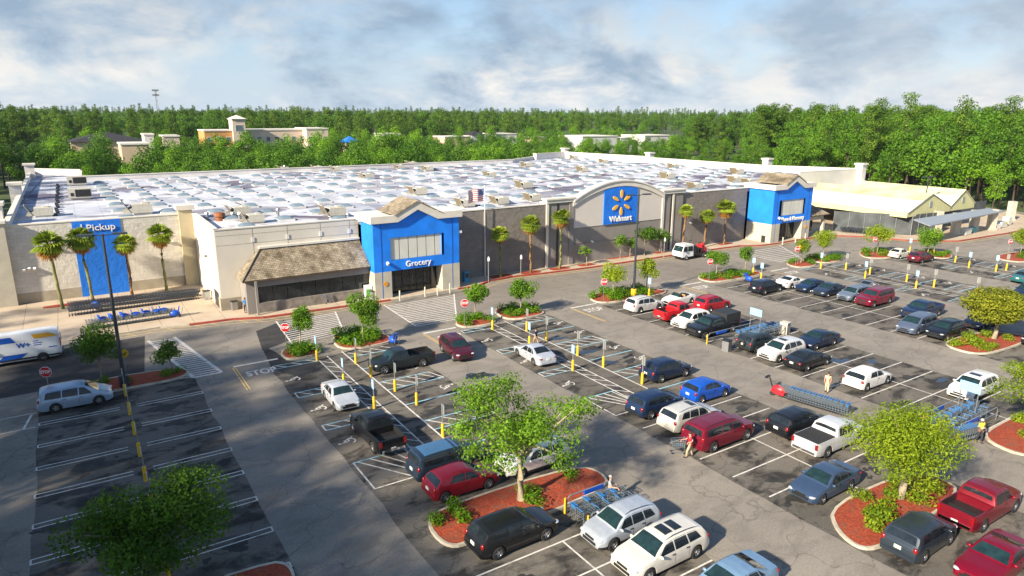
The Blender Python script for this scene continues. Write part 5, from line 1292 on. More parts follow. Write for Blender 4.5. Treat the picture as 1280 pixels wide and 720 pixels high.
# ------------------------------------------------------------------ vegetation
def leaf_m(name, dark, light, hue=(.5, .5, .5), trans=.45, rough=.6):
    m, nt, b = _nt(name)
    at = N(nt, 'ShaderNodeAttribute', attribute_name='tint'); oi = N(nt, 'ShaderNodeObjectInfo')
    f = math_(nt, 'ADD', math_(nt, 'MULTIPLY', at.outputs['Fac'], .8), math_(nt, 'MULTIPLY', oi.outputs['Random'], .28))
    mid = tuple((a+c)/2 for a, c in zip(dark, light))
    c = ramp(nt, f, [(.05, dark), (.5, mid), (.95, light)])
    nt.links.new(c, b.inputs['Base Color']); b.inputs['Roughness'].default_value = rough; b.inputs['Specular IOR Level'].default_value = .25
    tr = N(nt, 'ShaderNodeBsdfTranslucent'); nt.links.new(mixc(nt, 1.0, c, (1.0, 1.0, .45), 'MULTIPLY'), tr.inputs['Color'])
    ms = N(nt, 'ShaderNodeMixShader'); ms.inputs[0].default_value = trans
    out = nt.nodes['Material Output']; nt.links.new(b.outputs[0], ms.inputs[1]); nt.links.new(tr.outputs[0], ms.inputs[2]); nt.links.new(ms.outputs[0], out.inputs['Surface'])
    return m
M['lf'] = leaf_m('bright_green_leaf', (.045, .125, .008), (.22, .40, .025))
M['lfy'] = leaf_m('yellow_green_leaf', (.095, .18, .008), (.38, .48, .022))
M['lfo'] = leaf_m('olive_yellow_leaf', (.10, .14, .012), (.40, .41, .03))
M['lfm'] = leaf_m('mid_green_leaf', (.028, .09, .006), (.14, .28, .018))
M['lfd'] = leaf_m('dark_shade_leaf', (.018, .055, .010), (.075, .16, .022))
M['oak'] = leaf_m('oak_leaf', (.026, .095, .006), (.14, .29, .016), trans=.3)
M['oakb'] = leaf_m('fresh_oak_leaf', (.048, .15, .006), (.23, .43, .02), trans=.3)
M['pine'] = leaf_m('pine_needle', (.028, .085, .007), (.16, .27, .02), trans=.3)
M['palm'] = leaf_m('palm_frond', (.10, .18, .014), (.40, .48, .05), trans=.3)
M['dead'] = leaf_m('dead_frond', (.20, .085, .014), (.50, .26, .06), trans=.25)
M['bark'] = mat('grey_brown_bark', (.16, .12, .085), .9, var=.3, vs=4, bmp=.5, bs=14)
M['barkw'] = mat('dark_woodland_bark', (.075, .055, .038), .95, var=.3, vs=2)
M['barkp'] = mat('pale_bark', (.30, .25, .17), .9, var=.25, vs=3, bmp=.4, bs=12)
M['barkg'] = mat('mossy_palm_trunk', (.17, .17, .055), .9, var=.3, vs=2.5, bmp=.6, bs=9)
M['barkb'] = mat('brown_palm_trunk', (.20, .115, .05), .9, var=.35, vs=3, bmp=.6, bs=9)
M['shrub'] = leaf_m('shrub_leaf', (.045, .14, .004), (.22, .42, .014))
def leaf_mesh(name, m, V, Q, T):
    V = np.asarray(V, np.float32).reshape(-1, 3); nf = len(V)//4
    me = bpy.data.meshes.new(name); me.vertices.add(len(V)); me.vertices.foreach_set('co', V.ravel())
    me.loops.add(nf*4); me.loops.foreach_set('vertex_index', np.arange(nf*4, dtype=np.int32))
    me.polygons.add(nf); me.polygons.foreach_set('loop_start', np.arange(0, nf*4, 4, dtype=np.int32))
    me.update(calc_edges=True)
    a = me.attributes.new('tint', 'FLOAT', 'FACE'); a.data.foreach_set('value', np.asarray(T, np.float32))
    me.materials.append(m); return me
def leaves(rg, clumps, n, size, up=.35, shell=.62, aspect=.62):
    """leaf clumps: list of (centre, radii); leaves sit mostly near the skin of each clump"""
    vol = np.array([c[1][0]*c[1][1] for c in clumps]); cnt = rg.multinomial(n, vol/vol.sum())
    Vs = []; Ts = []
    for (c, r), k in zip(clumps, cnt):
        if k == 0: continue
        d = rg.normal(size=(k, 3)); d /= np.linalg.norm(d, axis=1, keepdims=True)
        rad = (shell+(1.08-shell)*rg.random(k)**.7)[:, None]
        jag = (1+.16*np.sin(d[:, :1]*5+c[0])*np.cos(d[:, 1:2]*6+c[1]*2))
        p = np.asarray(c)+d*np.asarray(r)*rad*jag
        nrm = d*.75+rg.normal(size=(k, 3))*.55+np.array([0, 0, up]); nrm /= np.linalg.norm(nrm, axis=1, keepdims=True)
        t = np.cross(nrm, rg.normal(size=(k, 3))); t /= np.linalg.norm(t, axis=1, keepdims=True); b = np.cross(nrm, t)
        s = (size*(.6+.8*rg.random(k)))[:, None]; w_ = s*aspect
        q = np.stack([p-t*s*.5, p+b*w_*.5-nrm*s*.06, p+t*s*.5, p-b*w_*.5-nrm*s*.06], 1)
        Vs.append(q.reshape(-1, 3)); Ts.append(np.clip(rg.normal(.45, .18, k)+rg.normal(0, .16), 0, 1))
    return np.concatenate(Vs), np.concatenate(Ts)
def crown_clumps(rg, n, R_, H_, zc, r0, flat=.75, top=0.0):
    out = []
    for i in range(n):
        d = rg.normal(size=3); d /= np.linalg.norm(d); u = rg.random()**.45
        c = np.array([d[0]*R_*u, d[1]*R_*u, zc+d[2]*H_*u])
        k = r0*(.65+.7*rg.random()); out.append((c, (k, k, k*flat)))
    return out
def limb_mesh(rg, H, r, tips, m, n=7, lean=(0, 0)):
    mb = MB(); top = Vector((lean[0], lean[1], H))
    mb.taper([(0, 0, -.05), (lean[0]*.2+rg.normal()*.03, lean[1]*.2, H*.35), (lean[0]*.6, lean[1]*.6, H*.7), top], [r*1.35, r, r*.8, r*.6], n)
    for t in tips:
        t = Vector(t); a = Vector((lean[0], lean[1], H))*(.62+.35*rg.random()); mid = a.lerp(t, .5)+Vector((rg.normal()*.12, rg.normal()*.12, .1*t.length*.2))
        mb.taper([a, mid, t], [r*.45, r*.28, r*.09], 5)
    return mb.mesh('trunk', m, 60)
def tree(name, label, loc, H, R_, trunkh, m, nl, leaf, ncl=14, r0=.9, seed=1, flat=.75, bark=None, tr=.09, group=None, cat='tree', tips=9, top=1.0, shell=.62, lean=(0, 0), asp=.62, stretch=(1, 1), low=None):
    rg = np.random.default_rng(seed)
    zc = trunkh+(H-trunkh)*.5; Hc = (H-trunkh)*.5
    cl = crown_clumps(rg, ncl, R_-r0*.6, Hc-r0*.5, zc, r0, flat)
    cl = [(np.array([c[0]*stretch[0]+lean[0], c[1]*stretch[1]+lean[1], c[2]]), r) for c, r in cl]
    t = thing(name, label, cat, loc, 0, group)
    V, T = leaves(rg, cl, nl, leaf, shell=shell, aspect=asp)
    link('crown', leaf_mesh('crown', m, V, None, T), t)
    link('trunk', limb_mesh(rg, trunkh+Hc*.6, tr, [c[0] for c in cl[:tips]], bark or M['bark'], lean=lean), t)
    return t
# --- young trees of the car park islands
def lot_tree(label, u, v, H, R_, seed, m='lf', n=1500, trunkh=None, z=.2, **kw):
    c = P(u, v, z); return tree('young_tree', label, (c.x, c.y, z), H, R_, trunkh or H*.36, M[m], int(n*2.3), .18, kw.pop('ncl', 15), kw.pop('r0', R_*.42), seed, .85, M['barkp'], .07, 'young trees on the mulch islands', **kw)
lot_tree('leafy young tree at the van end of the pickup lane island', 128, 480, 5.0, 1.9, 11, 'lfm', 2200)
lot_tree('sparse young tree leaning over the striped crossing on the pickup lane island', 216, 466, 3.2, 1.35, 12, 'lfm', 700, ncl=8, lean=(-.2, -.1))
lot_tree('narrow round headed tree behind the stop sign below the porch window', 377, 436, 4.3, 1.25, 13, 'lf', 1500)
lot_tree('full round tree on the hedged island in front of the porch window', 454, 426, 4.6, 1.75, 14, 'lf', 2100)
lot_tree('small tree with stop sign in front of the grocery entrance crossing', 594, 398, 3.9, 1.45, 15, 'lf', 1500)
lot_tree('leafy tree on the longer island beyond the grocery crossing', 651, 391, 3.9, 1.55, 16, 'lf', 1700)
lot_tree('spreading young tree beside the stop sign on the light pole island', 766, 370, 4.3, 1.7, 17, 'lfy', 1300)
lot_tree('thin tall tree behind the lamp post on the light pole island', 808, 365, 4.4, 1.35, 18, 'lfy', 1100)
lot_tree('bushy tree behind the stop sign on the island by the work truck', 895, 345, 3.9, 1.45, 19, 'lf', 1400)
lot_tree('slim tree at the open end of the island by the work truck', 931, 339, 3.7, 1.25, 20, 'lf', 1000)
lot_tree('thin yellow green tree on the small island before the home entrance', 1001, 329, 4.0, 1.4, 21, 'lfy', 900)
lot_tree('taller tree on the second small island before the home entrance', 1028, 323, 4.6, 1.7, 22, 'lfy', 1400)
lot_tree('wide bright tree with stop sign above the small white car', 1096, 317, 5.0, 2.1, 23, 'lfy', 1800)
lot_tree('dense dark green tree above the dark red crossover', 1159, 319, 4.6, 2.2, 24, 'lf', 2200, lean=(.2, 0))
lot_tree('bright tree on the mulch island at the end of the garden centre lane', 1275, 319, 4.6, 1.9, 25, 'lfy', 1300)
# --- large trees in the car park
def big(label, u, v, H, R_, th, seed, m, n, leaf, ncl, r0, flat=.6, z=.25, tr=.2, **kw):
    c = P(u, v, z); return tree('shade_tree', label, (c.x, c.y, z), H, R_, th, M[m], n, leaf, ncl, r0, seed, flat, M['barkp'], tr, 'large shade trees on mulch islands', tips=kw.pop('tips', 20), **kw)
big('large loose open tree on the central mulch island', 651, 624, 7.2, 4.9, 2.2, 31, 'lf', 13000, .155, 40, .95, .6, shell=.2, tips=30)
big('dense yellow green tree over the mulch island by the white pickup', 1126, 622, 6.0, 3.3, 1.5, 32, 'lfy', 20000, .16, 38, 1.15, .6, shell=.5, asp=.4)
big('low round tree with olive yellow crown on the far mulch island', 1243, 423, 5.0, 3.7, 1.6, 33, 'lfo', 14000, .22, 30, 1.15, .55, shell=.6)
big('dense dark green tree at the lower edge beside the pickup bays', 203, 724, 5.0, 3.6, 1.2, 34, 'lfm', 20000, .15, 36, 1.05, .7, shell=.5)
big('bright leafy tree cut off by the picture edge behind the cart return', 1288, 552, 6.4, 3.0, 1.8, 35, 'lfy', 15000, .16, 26, 1.1, .65, shell=.55, asp=.45)
# --- saplings along the front wall
def sap(label, u, v, H, R_, seed, n=500, m='lf'):
    c = P(u, v, .14)
    if c.y > 75.6: c.y = 75.6
    return tree('sapling', label, (c.x, c.y, .14), H, R_, H*.5, M[m], n, .26, 8, R_*.5, seed, .8, M['barkp'], .06, 'saplings along the grey front wall')
sap('thin sparse sapling left of the white arched sign wall base', 733, 332, 3.0, 1.1, 41, 260); sap('round sapling under the blue wall sign', 768, 322, 3.8, 1.1, 42, 520)
sap('slim sapling beside the taller wall tree', 781, 320.5, 3.3, .9, 43, 380); sap('taller leafy wall tree behind the central lamp post', 799, 318, 5.0, 1.9, 44, 1300, 'lfm'); sap('spreading sapling at the far end of the white sign wall', 826, 316, 3.9, 1.7, 45, 650)
# --- shrubs
def shrub_mesh(seed, n=330):
    rg = np.random.default_rng(seed); cl = [(np.array([rg.normal()*.22, rg.normal()*.22, .30]), (.46, .46, .40)) for _ in range(5)]
    V, T = leaves(rg, cl, n, .17, .4, .55, .55); V[:, 2] = np.maximum(V[:, 2], .02); return leaf_mesh('shrub', M['shrub'], V, None, T)
SH = [shrub_mesh(100+i) for i in range(4)]; SHY = []
for i in range(3):
    me = shrub_mesh(120+i); me.materials[0] = M['lfy']; SHY.append(me)
rs = random.Random(8)
def shrubs(key, n, label, s=(.8, 1.15), lst=SH, pts=None, u0=0, u1=1, v0=0, v1=1):
    q = ISL[key]; xs = [a[0] for a in q]; ys_ = [a[1] for a in q]; X0, X1, Y0, Y1 = min(xs), max(xs), min(ys_), max(ys_); done = []
    for _ in range(4000):
        if len(done) >= n: break
        x = X0+(X1-X0)*rs.uniform(u0, u1); y = Y0+(Y1-Y0)*rs.uniform(v0, v1)
        if not inpoly(x, y, inset(q, .35 if (q[0][0]*q[1][1] != 1e9) else 0)): continue
        if any((x-a)**2+(y-b)**2 < .55 for a, b in done): continue
        done.append((x, y)); k = rs.uniform(*s)
        o = link('shrub', rs.choice(lst), None, (x, y, .17), rs.uniform(0, 6)); o.scale = (k*1.1, k*1.1, k)
        tag(o, label, 'shrub', 'shrubs on '+key_name[key])
key_name = dict(I1='the pickup lane island', I2='the stop sign island', I3='the hedged island', I4='the grocery crossing island', I5='the longer crossing island', I6='the light pole island', I7='the work truck island', I8='the small home island', I9='the second home island', I10='the white car island', I11='the red crossover island', I12='the garden lane island', I13='the round tree island', I14='the cart return island', I15='the central island', I16='the pickup truck island', I17='the corner island')
shrubs('I1', 7, 'small dark shrub in the long pickup lane mulch bed', (.6, .9))
shrubs('I2', 7, 'green shrub round the stop sign below the porch window'); shrubs('I3', 13, 'hedge shrub under the full round tree', (1, 1.25), u1=.85)
shrubs('I4', 7, 'green shrub under the small grocery crossing tree'); shrubs('I5', 11, 'green shrub on the longer island past the grocery crossing')
shrubs('I6', 15, 'hedge shrub around the light pole base', (1, 1.3), u1=.75); shrubs('I7', 13, 'green shrub on the island by the work truck', u1=.8)
shrubs('I8', 4, 'green shrub on the small home entrance island'); shrubs('I9', 9, 'low green shrub on the second home entrance island'); shrubs('I10', 9, 'yellow green shrub beside the small white car', lst=SHY+SH)
shrubs('I11', 9, 'low green shrub behind the dark red crossover', lst=SHY+SH); shrubs('I12', 4, 'green shrub at the garden lane island'); shrubs('I13', 9, 'yellow green shrub on mulch under the round olive tree', lst=SHY)
shrubs('I14', 9, 'low yellow green shrub on mulch beside the cart return', (.8, 1.1), lst=SHY); shrubs('I15', 6, 'small round shrub on the central mulch bed', (.7, 1.0)); shrubs('I16', 9, 'yellow green shrub on the mulch bed by the white pickup', lst=SHY); shrubs('I17', 3, 'small shrub on the corner mulch bed')
# --- sabal palms: fan leaves of folded blades, dead skirt below
def palm_mesh(seed, R_=1.5, nf=64, nd=26):
    rg = np.random.default_rng(seed); out = {}
    for key, n_, lo, hi in (('green', nf, -.6, 1.45), ('dead', nd, -1.35, -.55)):
        Vs = []; Ts = []
        for i in range(n_):
            az = 2*math.pi*(i*.618+rg.random()*.1); el = lo+(hi-lo)*rg.random()
            d = np.array([math.cos(az)*math.cos(el), math.sin(az)*math.cos(el), math.sin(el)]); L = R_*(.75+.35*rg.random())*(.8 if key == 'dead' else 1)
            side = np.array([-math.sin(az), math.cos(az), 0]); up_ = np.cross(d, side); t0 = rg.normal(.5, .2)
            base = d*L*.42
            for k in range(9):
                a = (k-4)*.30; bd = d*math.cos(a)+side*math.sin(a); droop = np.array([0, 0, -.16*L*(1+abs(k-4)*.12)])
                tip = base+bd*L*.68+droop; w_ = L*.075; nn = side*math.cos(a)-d*math.sin(a)
                m1 = base+bd*L*.34+up_*.02
                Vs += [base-nn*w_*.3, m1-nn*w_, tip, m1+nn*w_]; Ts.append(min(1, max(0, t0+rg.normal()*.1)))
            Vs += [np.zeros(3)-side*.02, base-side*.015, base+side*.015, np.zeros(3)+side*.02]; Ts.append(.3)
        out[key] = leaf_mesh('fronds', M['palm' if key == 'green' else 'dead'], np.array(Vs), None, Ts)
    return out
PM = [palm_mesh(200+i) for i in range(3)]
def at_wall(u, Y, z):
    lo, hi = 250.0, 420.0
    for _ in range(40):
        m_ = (lo+hi)/2
        if P(u, m_, z).y > Y: lo = m_
        else: hi = m_
    return P(u, lo, z)
def palm(label, base, crown, z, i, bark='barkg', s=1.0, group='palms along the storefront'):
    b = P(*base, z)
    if i > 3: b = at_wall(base[0], 75.3, z)
    d = ray(*crown); hd = math.hypot(b.x, b.y)/math.hypot(d[0], d[1]); H = CAM_H+d[2]*hd-z; top = Vector((d[0]*hd-b.x, d[1]*hd-b.y, H))
    t = thing('palm_tree', label, 'palm', b, 0, group)
    mb = MB(); rg = np.random.default_rng(300+i); n_ = 9
    mb.taper([(top.x*k/n_+.03*rg.normal(), top.y*k/n_+.03*rg.normal(), -.05+(top.z+.05)*k/n_) for k in range(n_+1)], [.21]+[.155+.02*(k % 2) for k in range(1, n_-1)]+[.19, .22], 9); mb.build('trunk', M[bark], t, 60)
    o = link('green_fronds', PM[i % 3]['green'], t, top, rg.random()*6); o.scale = (s, s, s*.95)
    o = link('dead_fronds', PM[i % 3]['dead'], t, top-Vector((0, 0, .05)), rg.random()*6); o.scale = (s, s, s)
G4 = 'palms before the beige pickup wall'
palm('leaning palm nearest the end pier of the pickup wall', (79, 386), (60, 306), .14, 0, 'barkg', 1.2, G4); palm('palm in front of the left edge of the blue pickup panel', (117, 377), (100, 299), .14, 1, 'barkg', 1.15, G4)
palm('brown trunked palm at the far edge of the blue pickup panel', (166, 370), (156, 305), .14, 2, 'barkb', 1.0, G4); palm('bright green trunked palm nearest the corner pier', (209, 364), (199, 294), .14, 3, 'barkg', 1.1, G4)
G5 = 'palms before the grey front wall'
palm('short palm beside the grocery portal', (625.6, 344.5), (625, 292), .15, 4, 'barkg', .85, G5); palm('full palm midway along the grey wall', (663, 340), (663, 280), .15, 5, 'barkb', 1.05, G5)
palm('tall palm against the pilaster of the arched sign wall', (699.6, 335.4), (702, 272), .15, 6, 'barkg', 1.0, G5); palm('small yellow palm behind the work truck cab', (852, 306), (858, 263), .15, 7, 'barkb', .80, G5)
palm('middle palm behind the work truck bed', (879.6, 304), (884, 270), .15, 8, 'barkb', .95, G5); palm('large palm next to the home entrance portal', (905, 304.5), (908, 260), .15, 9, 'barkb', 1.2, G5)

# --- woodland prototypes
def proto(kind, seed):
    rg = np.random.default_rng(seed)
    if kind == 'pine':
        H = 1.0*(24+rg.normal()*1.5); cl = []
        for i in range(15):
            z = H*(.36+.62*(i/14)); rr_ = (1-((z/H-.55)/.46)**2*.8)*3.5; a = rg.random()*6.28
            cl.append((np.array([math.cos(a)*rr_*.75*rg.random(), math.sin(a)*rr_*.75*rg.random(), z]), (1.5+rg.random()*.9, 1.5+rg.random()*.9, .95)))
        V, T = leaves(rg, cl, 2600, .50, .5, .4, .5); me = leaf_mesh('crown', M['pine'], V, None, T)
        tk_ = MB().taper([(0, 0, 0), (rg.normal()*.2, 0, H*.5), (rg.normal()*.3, .2, H*.95)], [.26, .18, .06], 6).mesh('trunk', M['barkw'], 60)
    else:
        H = 15+rg.normal()*1.5 if kind != 'tall' else 22; Rr = 5.0 if kind != 'tall' else 5.2
        cl = crown_clumps(rg, 26, Rr-1.2, H*.36, H*.58, 1.75, .75)
        V, T = leaves(rg, cl, 2800, .50, .35, .6, .62); me = leaf_mesh('crown', M['oakb' if kind == 'fresh' else 'oak'], V, None, T)
        tk_ = limb_mesh(rg, H*.62, .28, [c[0] for c in cl[:7]], M['barkw'])
    return me, tk_, H
PR = {'pine': [proto('pine', 400+i) for i in range(4)], 'oak': [proto('oak', 420+i) for i in range(3)], 'fresh': [proto('fresh', 430+i) for i in range(3)], 'tall': [proto('tall', 440+i) for i in range(3)]}
NAMES = {'pine': 'pine_tree', 'oak': 'oak_tree', 'fresh': 'oak_tree', 'tall': 'broadleaf_tree'}
rw = random.Random(77); placed = []
def wood(kind, x, y, h, label, group):
    me, tk_, H = PR[kind][rw.randrange(len(PR[kind]))]; k = h/H
    t = thing(NAMES[kind], label, 'tree', (x, y, -.1), rw.uniform(0, 6.28), group); t.scale = (k*rw.uniform(.9, 1.15), k*rw.uniform(.9, 1.15), k)
    link('crown', me, t); link('trunk', tk_, t); placed.append((x, y)); return t
def free(x, y, d): return all((x-a)**2+(y-b)**2 > d*d for a, b in placed)
def scatter(n, box_, d, fn, test=None):
    k = 0
    for _ in range(20000):
        if k >= n: break
        x, y = rw.uniform(box_[0], box_[1]), rw.uniform(box_[2], box_[3])
        if (test and not test(x, y)) or not free(x, y, d): continue
        fn(x, y); k += 1
# buildings stand beyond the store: keep their plots free

# row of oaks right behind the back wall
def backrow(x, y):
    kind = rw.choice(['oak', 'oak', 'fresh', 'fresh', 'oak'])
    wood(kind, x, y, rw.uniform(9.5, 12.2) if kind == 'fresh' else rw.uniform(11.2, 14), 'bushy oak in the belt of trees just behind the back wall of the store' if kind == 'oak' else 'bright fresh green oak in the belt just behind the back wall of the store', 'trees just behind the store')
scatter(82, (-2, 150, 174, 216), 5.0, backrow)
# woodland to the right of the garden centre
def ang(x, y): return math.degrees(math.atan2(x, y))
def rightside(x, y):
    D = math.hypot(x, y); kind = rw.choice(['tall', 'tall', 'fresh', 'pine', 'oak', 'tall'])
    h = {'tall': rw.uniform(19, 25), 'fresh': rw.uniform(12, 18), 'pine': rw.uniform(23.5, 27), 'oak': rw.uniform(13, 19)}[kind]
    h *= min(1, max(.5, (ang(x, y)-43)/14))
    if D < 205 and kind == 'pine': kind = 'fresh'; h = rw.uniform(10, 15)
    lab = {'tall': 'tall broadleaf tree in the dense wood beyond the garden centre', 'fresh': 'bright green bushy tree at the foot of the wood beyond the garden centre', 'pine': 'high thin topped pine rising out of the wood beyond the garden centre', 'oak': 'dark bushy oak in the wood beyond the garden centre'}[kind]
    wood(kind, x, y, h, lab, 'wood beyond the garden centre')
def rt(x, y):
    a = ang(x, y); D = math.hypot(x, y)
    return 44 < a < 73 and 186 < D < 262 and not (x < 172 and y < 165)
scatter(118, (120, 260, 55, 190), 5.4, rightside, rt)
# woodland at the left of the store
def leftside(x, y):
    kind = rw.choice(['tall', 'oak', 'tall', 'pine', 'fresh']); h = {'tall': rw.uniform(18, 23), 'fresh': rw.uniform(11, 15), 'pine': rw.uniform(22, 26), 'oak': rw.uniform(13, 18)}[kind]
    lab = {'tall': 'tall broadleaf tree in the dark wood beside the pickup end', 'fresh': 'fresh green tree in the dark wood beside the pickup end', 'pine': 'pine in the dark wood beside the pickup end', 'oak': 'spreading oak in the dark wood beside the pickup end'}[kind]
    wood(kind, x, y, h, lab, 'wood beside the pickup end')
scatter(44, (-46, -14, 118, 250), 5.6, leftside, lambda x, y: ang(x, y) > -16)
# front rank of the far pine wood
def pinewall(x, y):
    wood('pine' if rw.random() < .8 else 'tall', x, y, rw.uniform(20, 24.5), 'pine standing in the front rank of the far pine wood', 'front rank of the far pine wood')
scatter(66, (-60, 330, 300, 470), 6.0, pinewall, lambda x, y: abs(math.hypot(x-60, (y-330)*1.0) - 0) > 0 and 330+.18*abs(x-120) < y < 372+.18*abs(x-120) and -8 < ang(x, y) < 47)

# --- far forest and unseen near shade trees: one mass that nobody could count (points carry whole trees)
pts = []; kinds = []
def addp(x, y, k, h): pts.append((x, y, h)); kinds.append(k)
rf = random.Random(5)
def far_h(D): return 0 if D < 900 else (3 if D < 1800 else 6)
for _ in range(3400):
    a = R(rf.uniform(-12, 76)); D = 385+(rf.random()**1.7)*1500
    x, y = D*math.sin(a), D*math.cos(a)
    if math.degrees(a) < 47 and y < 372+.18*abs(x-120): continue
    addp(x, y, 0 if rf.random() < .72 else 3, rf.uniform(.82, 1.02))
for _ in range(800):
    a = R(rf.uniform(-12, 80)); D = rf.uniform(1800, 4200); addp(D*math.sin(a), D*math.cos(a), 0, rf.uniform(1.2, 1.6))
for _ in range(700):
    a = R(rf.uniform(52, 78)); D = rf.uniform(262, 420); addp(D*math.sin(a), D*math.cos(a), rf.choice([0, 3, 3, 1]), rf.uniform(.9, 1.12))
for _ in range(170):
    x, y = rf.uniform(-120, -22), rf.uniform(250, 420); addp(x, y, rf.choice([0, 3, 1]), rf.uniform(.9, 1.05))
for _ in range(420):      # trees scattered between the buildings behind the store
    x, y = rf.uniform(-25, 330), rf.uniform(220, 350)
    if any(x0-4 < x < x1+4 and y0-9 < y < y1+3 for x0, x1, y0, y1 in PLOT): continue
    addp(x, y, rf.choice([1, 2, 1]), (rf.uniform(.70, .92) if ang(x, y) < 26 else rf.uniform(.5, .68)) if y < 300 else rf.uniform(.6, .85))
for x, y, h in ((-15, 26, 1.0), (-20, 33, 1.2), (-15, 38, .95), (-20, 45, 1.2), (-15, 51, .9), (-21, 53, 1.25), (-27, 56, 1.3), (-15, 18, 1.0), (-20, 12, 1.2), (-30, 47, 1.4), (-30, 33, 1.4), (-30, 20, 1.4), (-18, 30, 1.2), (-24, 36, 1.3), (-17, 42, 1.1), (-23, 49, 1.3), (-18, 55, 1.1), (-26, 61, 1.3), (-32, 70, 1.2), (-17, 22, 1.2), (-24, 15, 1.3), (-34, 80, 1.1), (-17, 8, 1.2), (-24, 25, 1.2), (-27, 43, 1.3)):
    addp(x, y, 3, h*.8)  # unseen trees inferred from their shade, extra ones added to make it denser
me = bpy.data.meshes.new('forest'); me.from_pydata([(x, y, far_h(math.hypot(x, y))*.6-.1) for x, y, h in pts], [], [])
at = me.attributes.new('kidx', 'INT', 'POINT'); at.data.foreach_set('value', kinds)
at = me.attributes.new('scl', 'FLOAT', 'POINT'); at.data.foreach_set('value', [p[2] for p in pts])
at = me.attributes.new('rot', 'FLOAT', 'POINT'); at.data.foreach_set('value', [rf.uniform(0, 6.28) for _ in pts])
fo = link('forest', me); tag(fo, 'far pine forest filling the horizon behind the store, plus unseen near shade trees', 'forest', kind='stuff')
ng = bpy.data.node_groups.new('forest_nodes', 'GeometryNodeTree')
ng.interface.new_socket('Geometry', in_out='INPUT', socket_type='NodeSocketGeometry'); ng.interface.new_socket('Geometry', in_out='OUTPUT', socket_type='NodeSocketGeometry')
gi = ng.nodes.new('NodeGroupInput'); go = ng.nodes.new('NodeGroupOutput'); join = ng.nodes.new('GeometryNodeJoinGeometry')
def src(nm):
    n = ng.nodes.new('GeometryNodeInputNamedAttribute'); n.data_type = {'kidx': 'INT', 'scl': 'FLOAT', 'rot': 'FLOAT'}[nm]; n.inputs['Name'].default_value = nm
    return [o for o in n.outputs if o.enabled][0]
ki, sl, ro = src('kidx'), src('scl'), src('rot'); cxyz = ng.nodes.new('ShaderNodeCombineXYZ'); ng.links.new(ro, cxyz.inputs[2])
first = {}
for o in COL.objects:
    if o.type == 'MESH' and o.parent and o.name.split('.')[0] in ('crown', 'trunk'): first.setdefault(o.data.name, o)
for kk, key in ((0, 'pine'), (1, 'oak'), (2, 'fresh'), (3, 'tall')):
    use = [q for q in PR[key] if q[0].name in first][:2]
    for vi, (cme, tme, H) in enumerate(use):
        for me_ in (cme, tme):
            oi = ng.nodes.new('GeometryNodeObjectInfo'); oi.inputs['Object'].default_value = first[me_.name]; oi.inputs['As Instance'].default_value = True; oi.transform_space = 'ORIGINAL'
            ip = ng.nodes.new('GeometryNodeInstanceOnPoints'); cmp_ = ng.nodes.new('FunctionNodeCompare'); cmp_.data_type = 'INT'; cmp_.operation = 'EQUAL'
            ii = [s for s in cmp_.inputs if s.type == 'INT']; ng.links.new(ki, ii[0]); ii[1].default_value = kk
            sel = cmp_.outputs[0]
            if len(use) == 2:
                idx = ng.nodes.new('GeometryNodeInputIndex'); md = ng.nodes.new('ShaderNodeMath'); md.operation = 'MODULO'; md.inputs[1].default_value = 2; ng.links.new(idx.outputs[0], md.inputs[0])
                c2 = ng.nodes.new('FunctionNodeCompare'); c2.data_type = 'FLOAT'; c2.operation = 'LESS_THAN' if vi == 0 else 'GREATER_THAN'
                fi = [s for s in c2.inputs if s.type == 'VALUE']; ng.links.new(md.outputs[0], fi[0]); fi[1].default_value = .5
                an = ng.nodes.new('FunctionNodeBooleanMath'); an.operation = 'AND'; ng.links.new(sel, an.inputs[0]); ng.links.new(c2.outputs[0], an.inputs[1]); sel = an.outputs[0]
            ng.links.new(gi.outputs[0], ip.inputs['Points']); ng.links.new(sel, ip.inputs['Selection']); ng.links.new(oi.outputs['Geometry'], ip.inputs['Instance']); ng.links.new(cxyz.outputs[0], ip.inputs['Rotation']); ng.links.new(sl, ip.inputs['Scale'])
            ng.links.new(ip.outputs[0], join.inputs[0])
ng.links.new(join.outputs[0], go.inputs[0])
md = fo.modifiers.new('trees', 'NODES'); md.node_group = ng
# ------------------------------------------------------------------ street furniture
def light_pole(label, base, top, z=0.2, arm=1.6, bm_='pole'):
    b = P(*base, z); d = ray(*top); H = CAM_H+d[2]*math.hypot(b.x, b.y)/math.hypot(d[0], d[1])-z
    t = thing('light_pole', label, 'lamp post', b)
    MB().lathe([(0, -.2), (.38, -.2), (.36, .85), (.30, .9), (0, .9)]).build('base', M[bm_], t, 40)
    MB().cone((0, 0, .85), (0, 0, H), .15, .085, 10).build('pole', M['pole'], t, 40)
    for s_ in (-1, 1):
        MB().cone((0, 0, H-.12), (s_*arm*.45, -.1*s_, H-.04), .04, .04, 6).build('arm', M['pole'], t)
        MB().box((s_*arm*.72, -.15*s_, H-.02), (arm*.62, .42, .14), rz=-.15).build('lamp_head', M['pole'], t)
light_pole('tall dark lamp post on the pickup lane mulch island', (156, 482), (123, 293)); light_pole('tall dark lamp post in the middle of the car park', (792, 370), (797.5, 243), bm_='yellow'); light_pole('dark lamp post in front of the garden centre mesh', (1151, 286), (1160, 221))
b = P(1131, 238, 0); d = ray(1137, 192); H = CAM_H+d[2]*math.hypot(b.x, b.y)/math.hypot(d[0], d[1])
t = thing('utility_pole', 'thin dark pole standing before the wood beyond the greenhouse', 'pole', b); MB().cone((0, 0, -.1), (0, 0, H), .14, .1, 8).build('pole', M['pole'], t); MB().box((0, 0, H-.1), (1.3, .3, .15)).build('lamp_head', M['pole'], t)
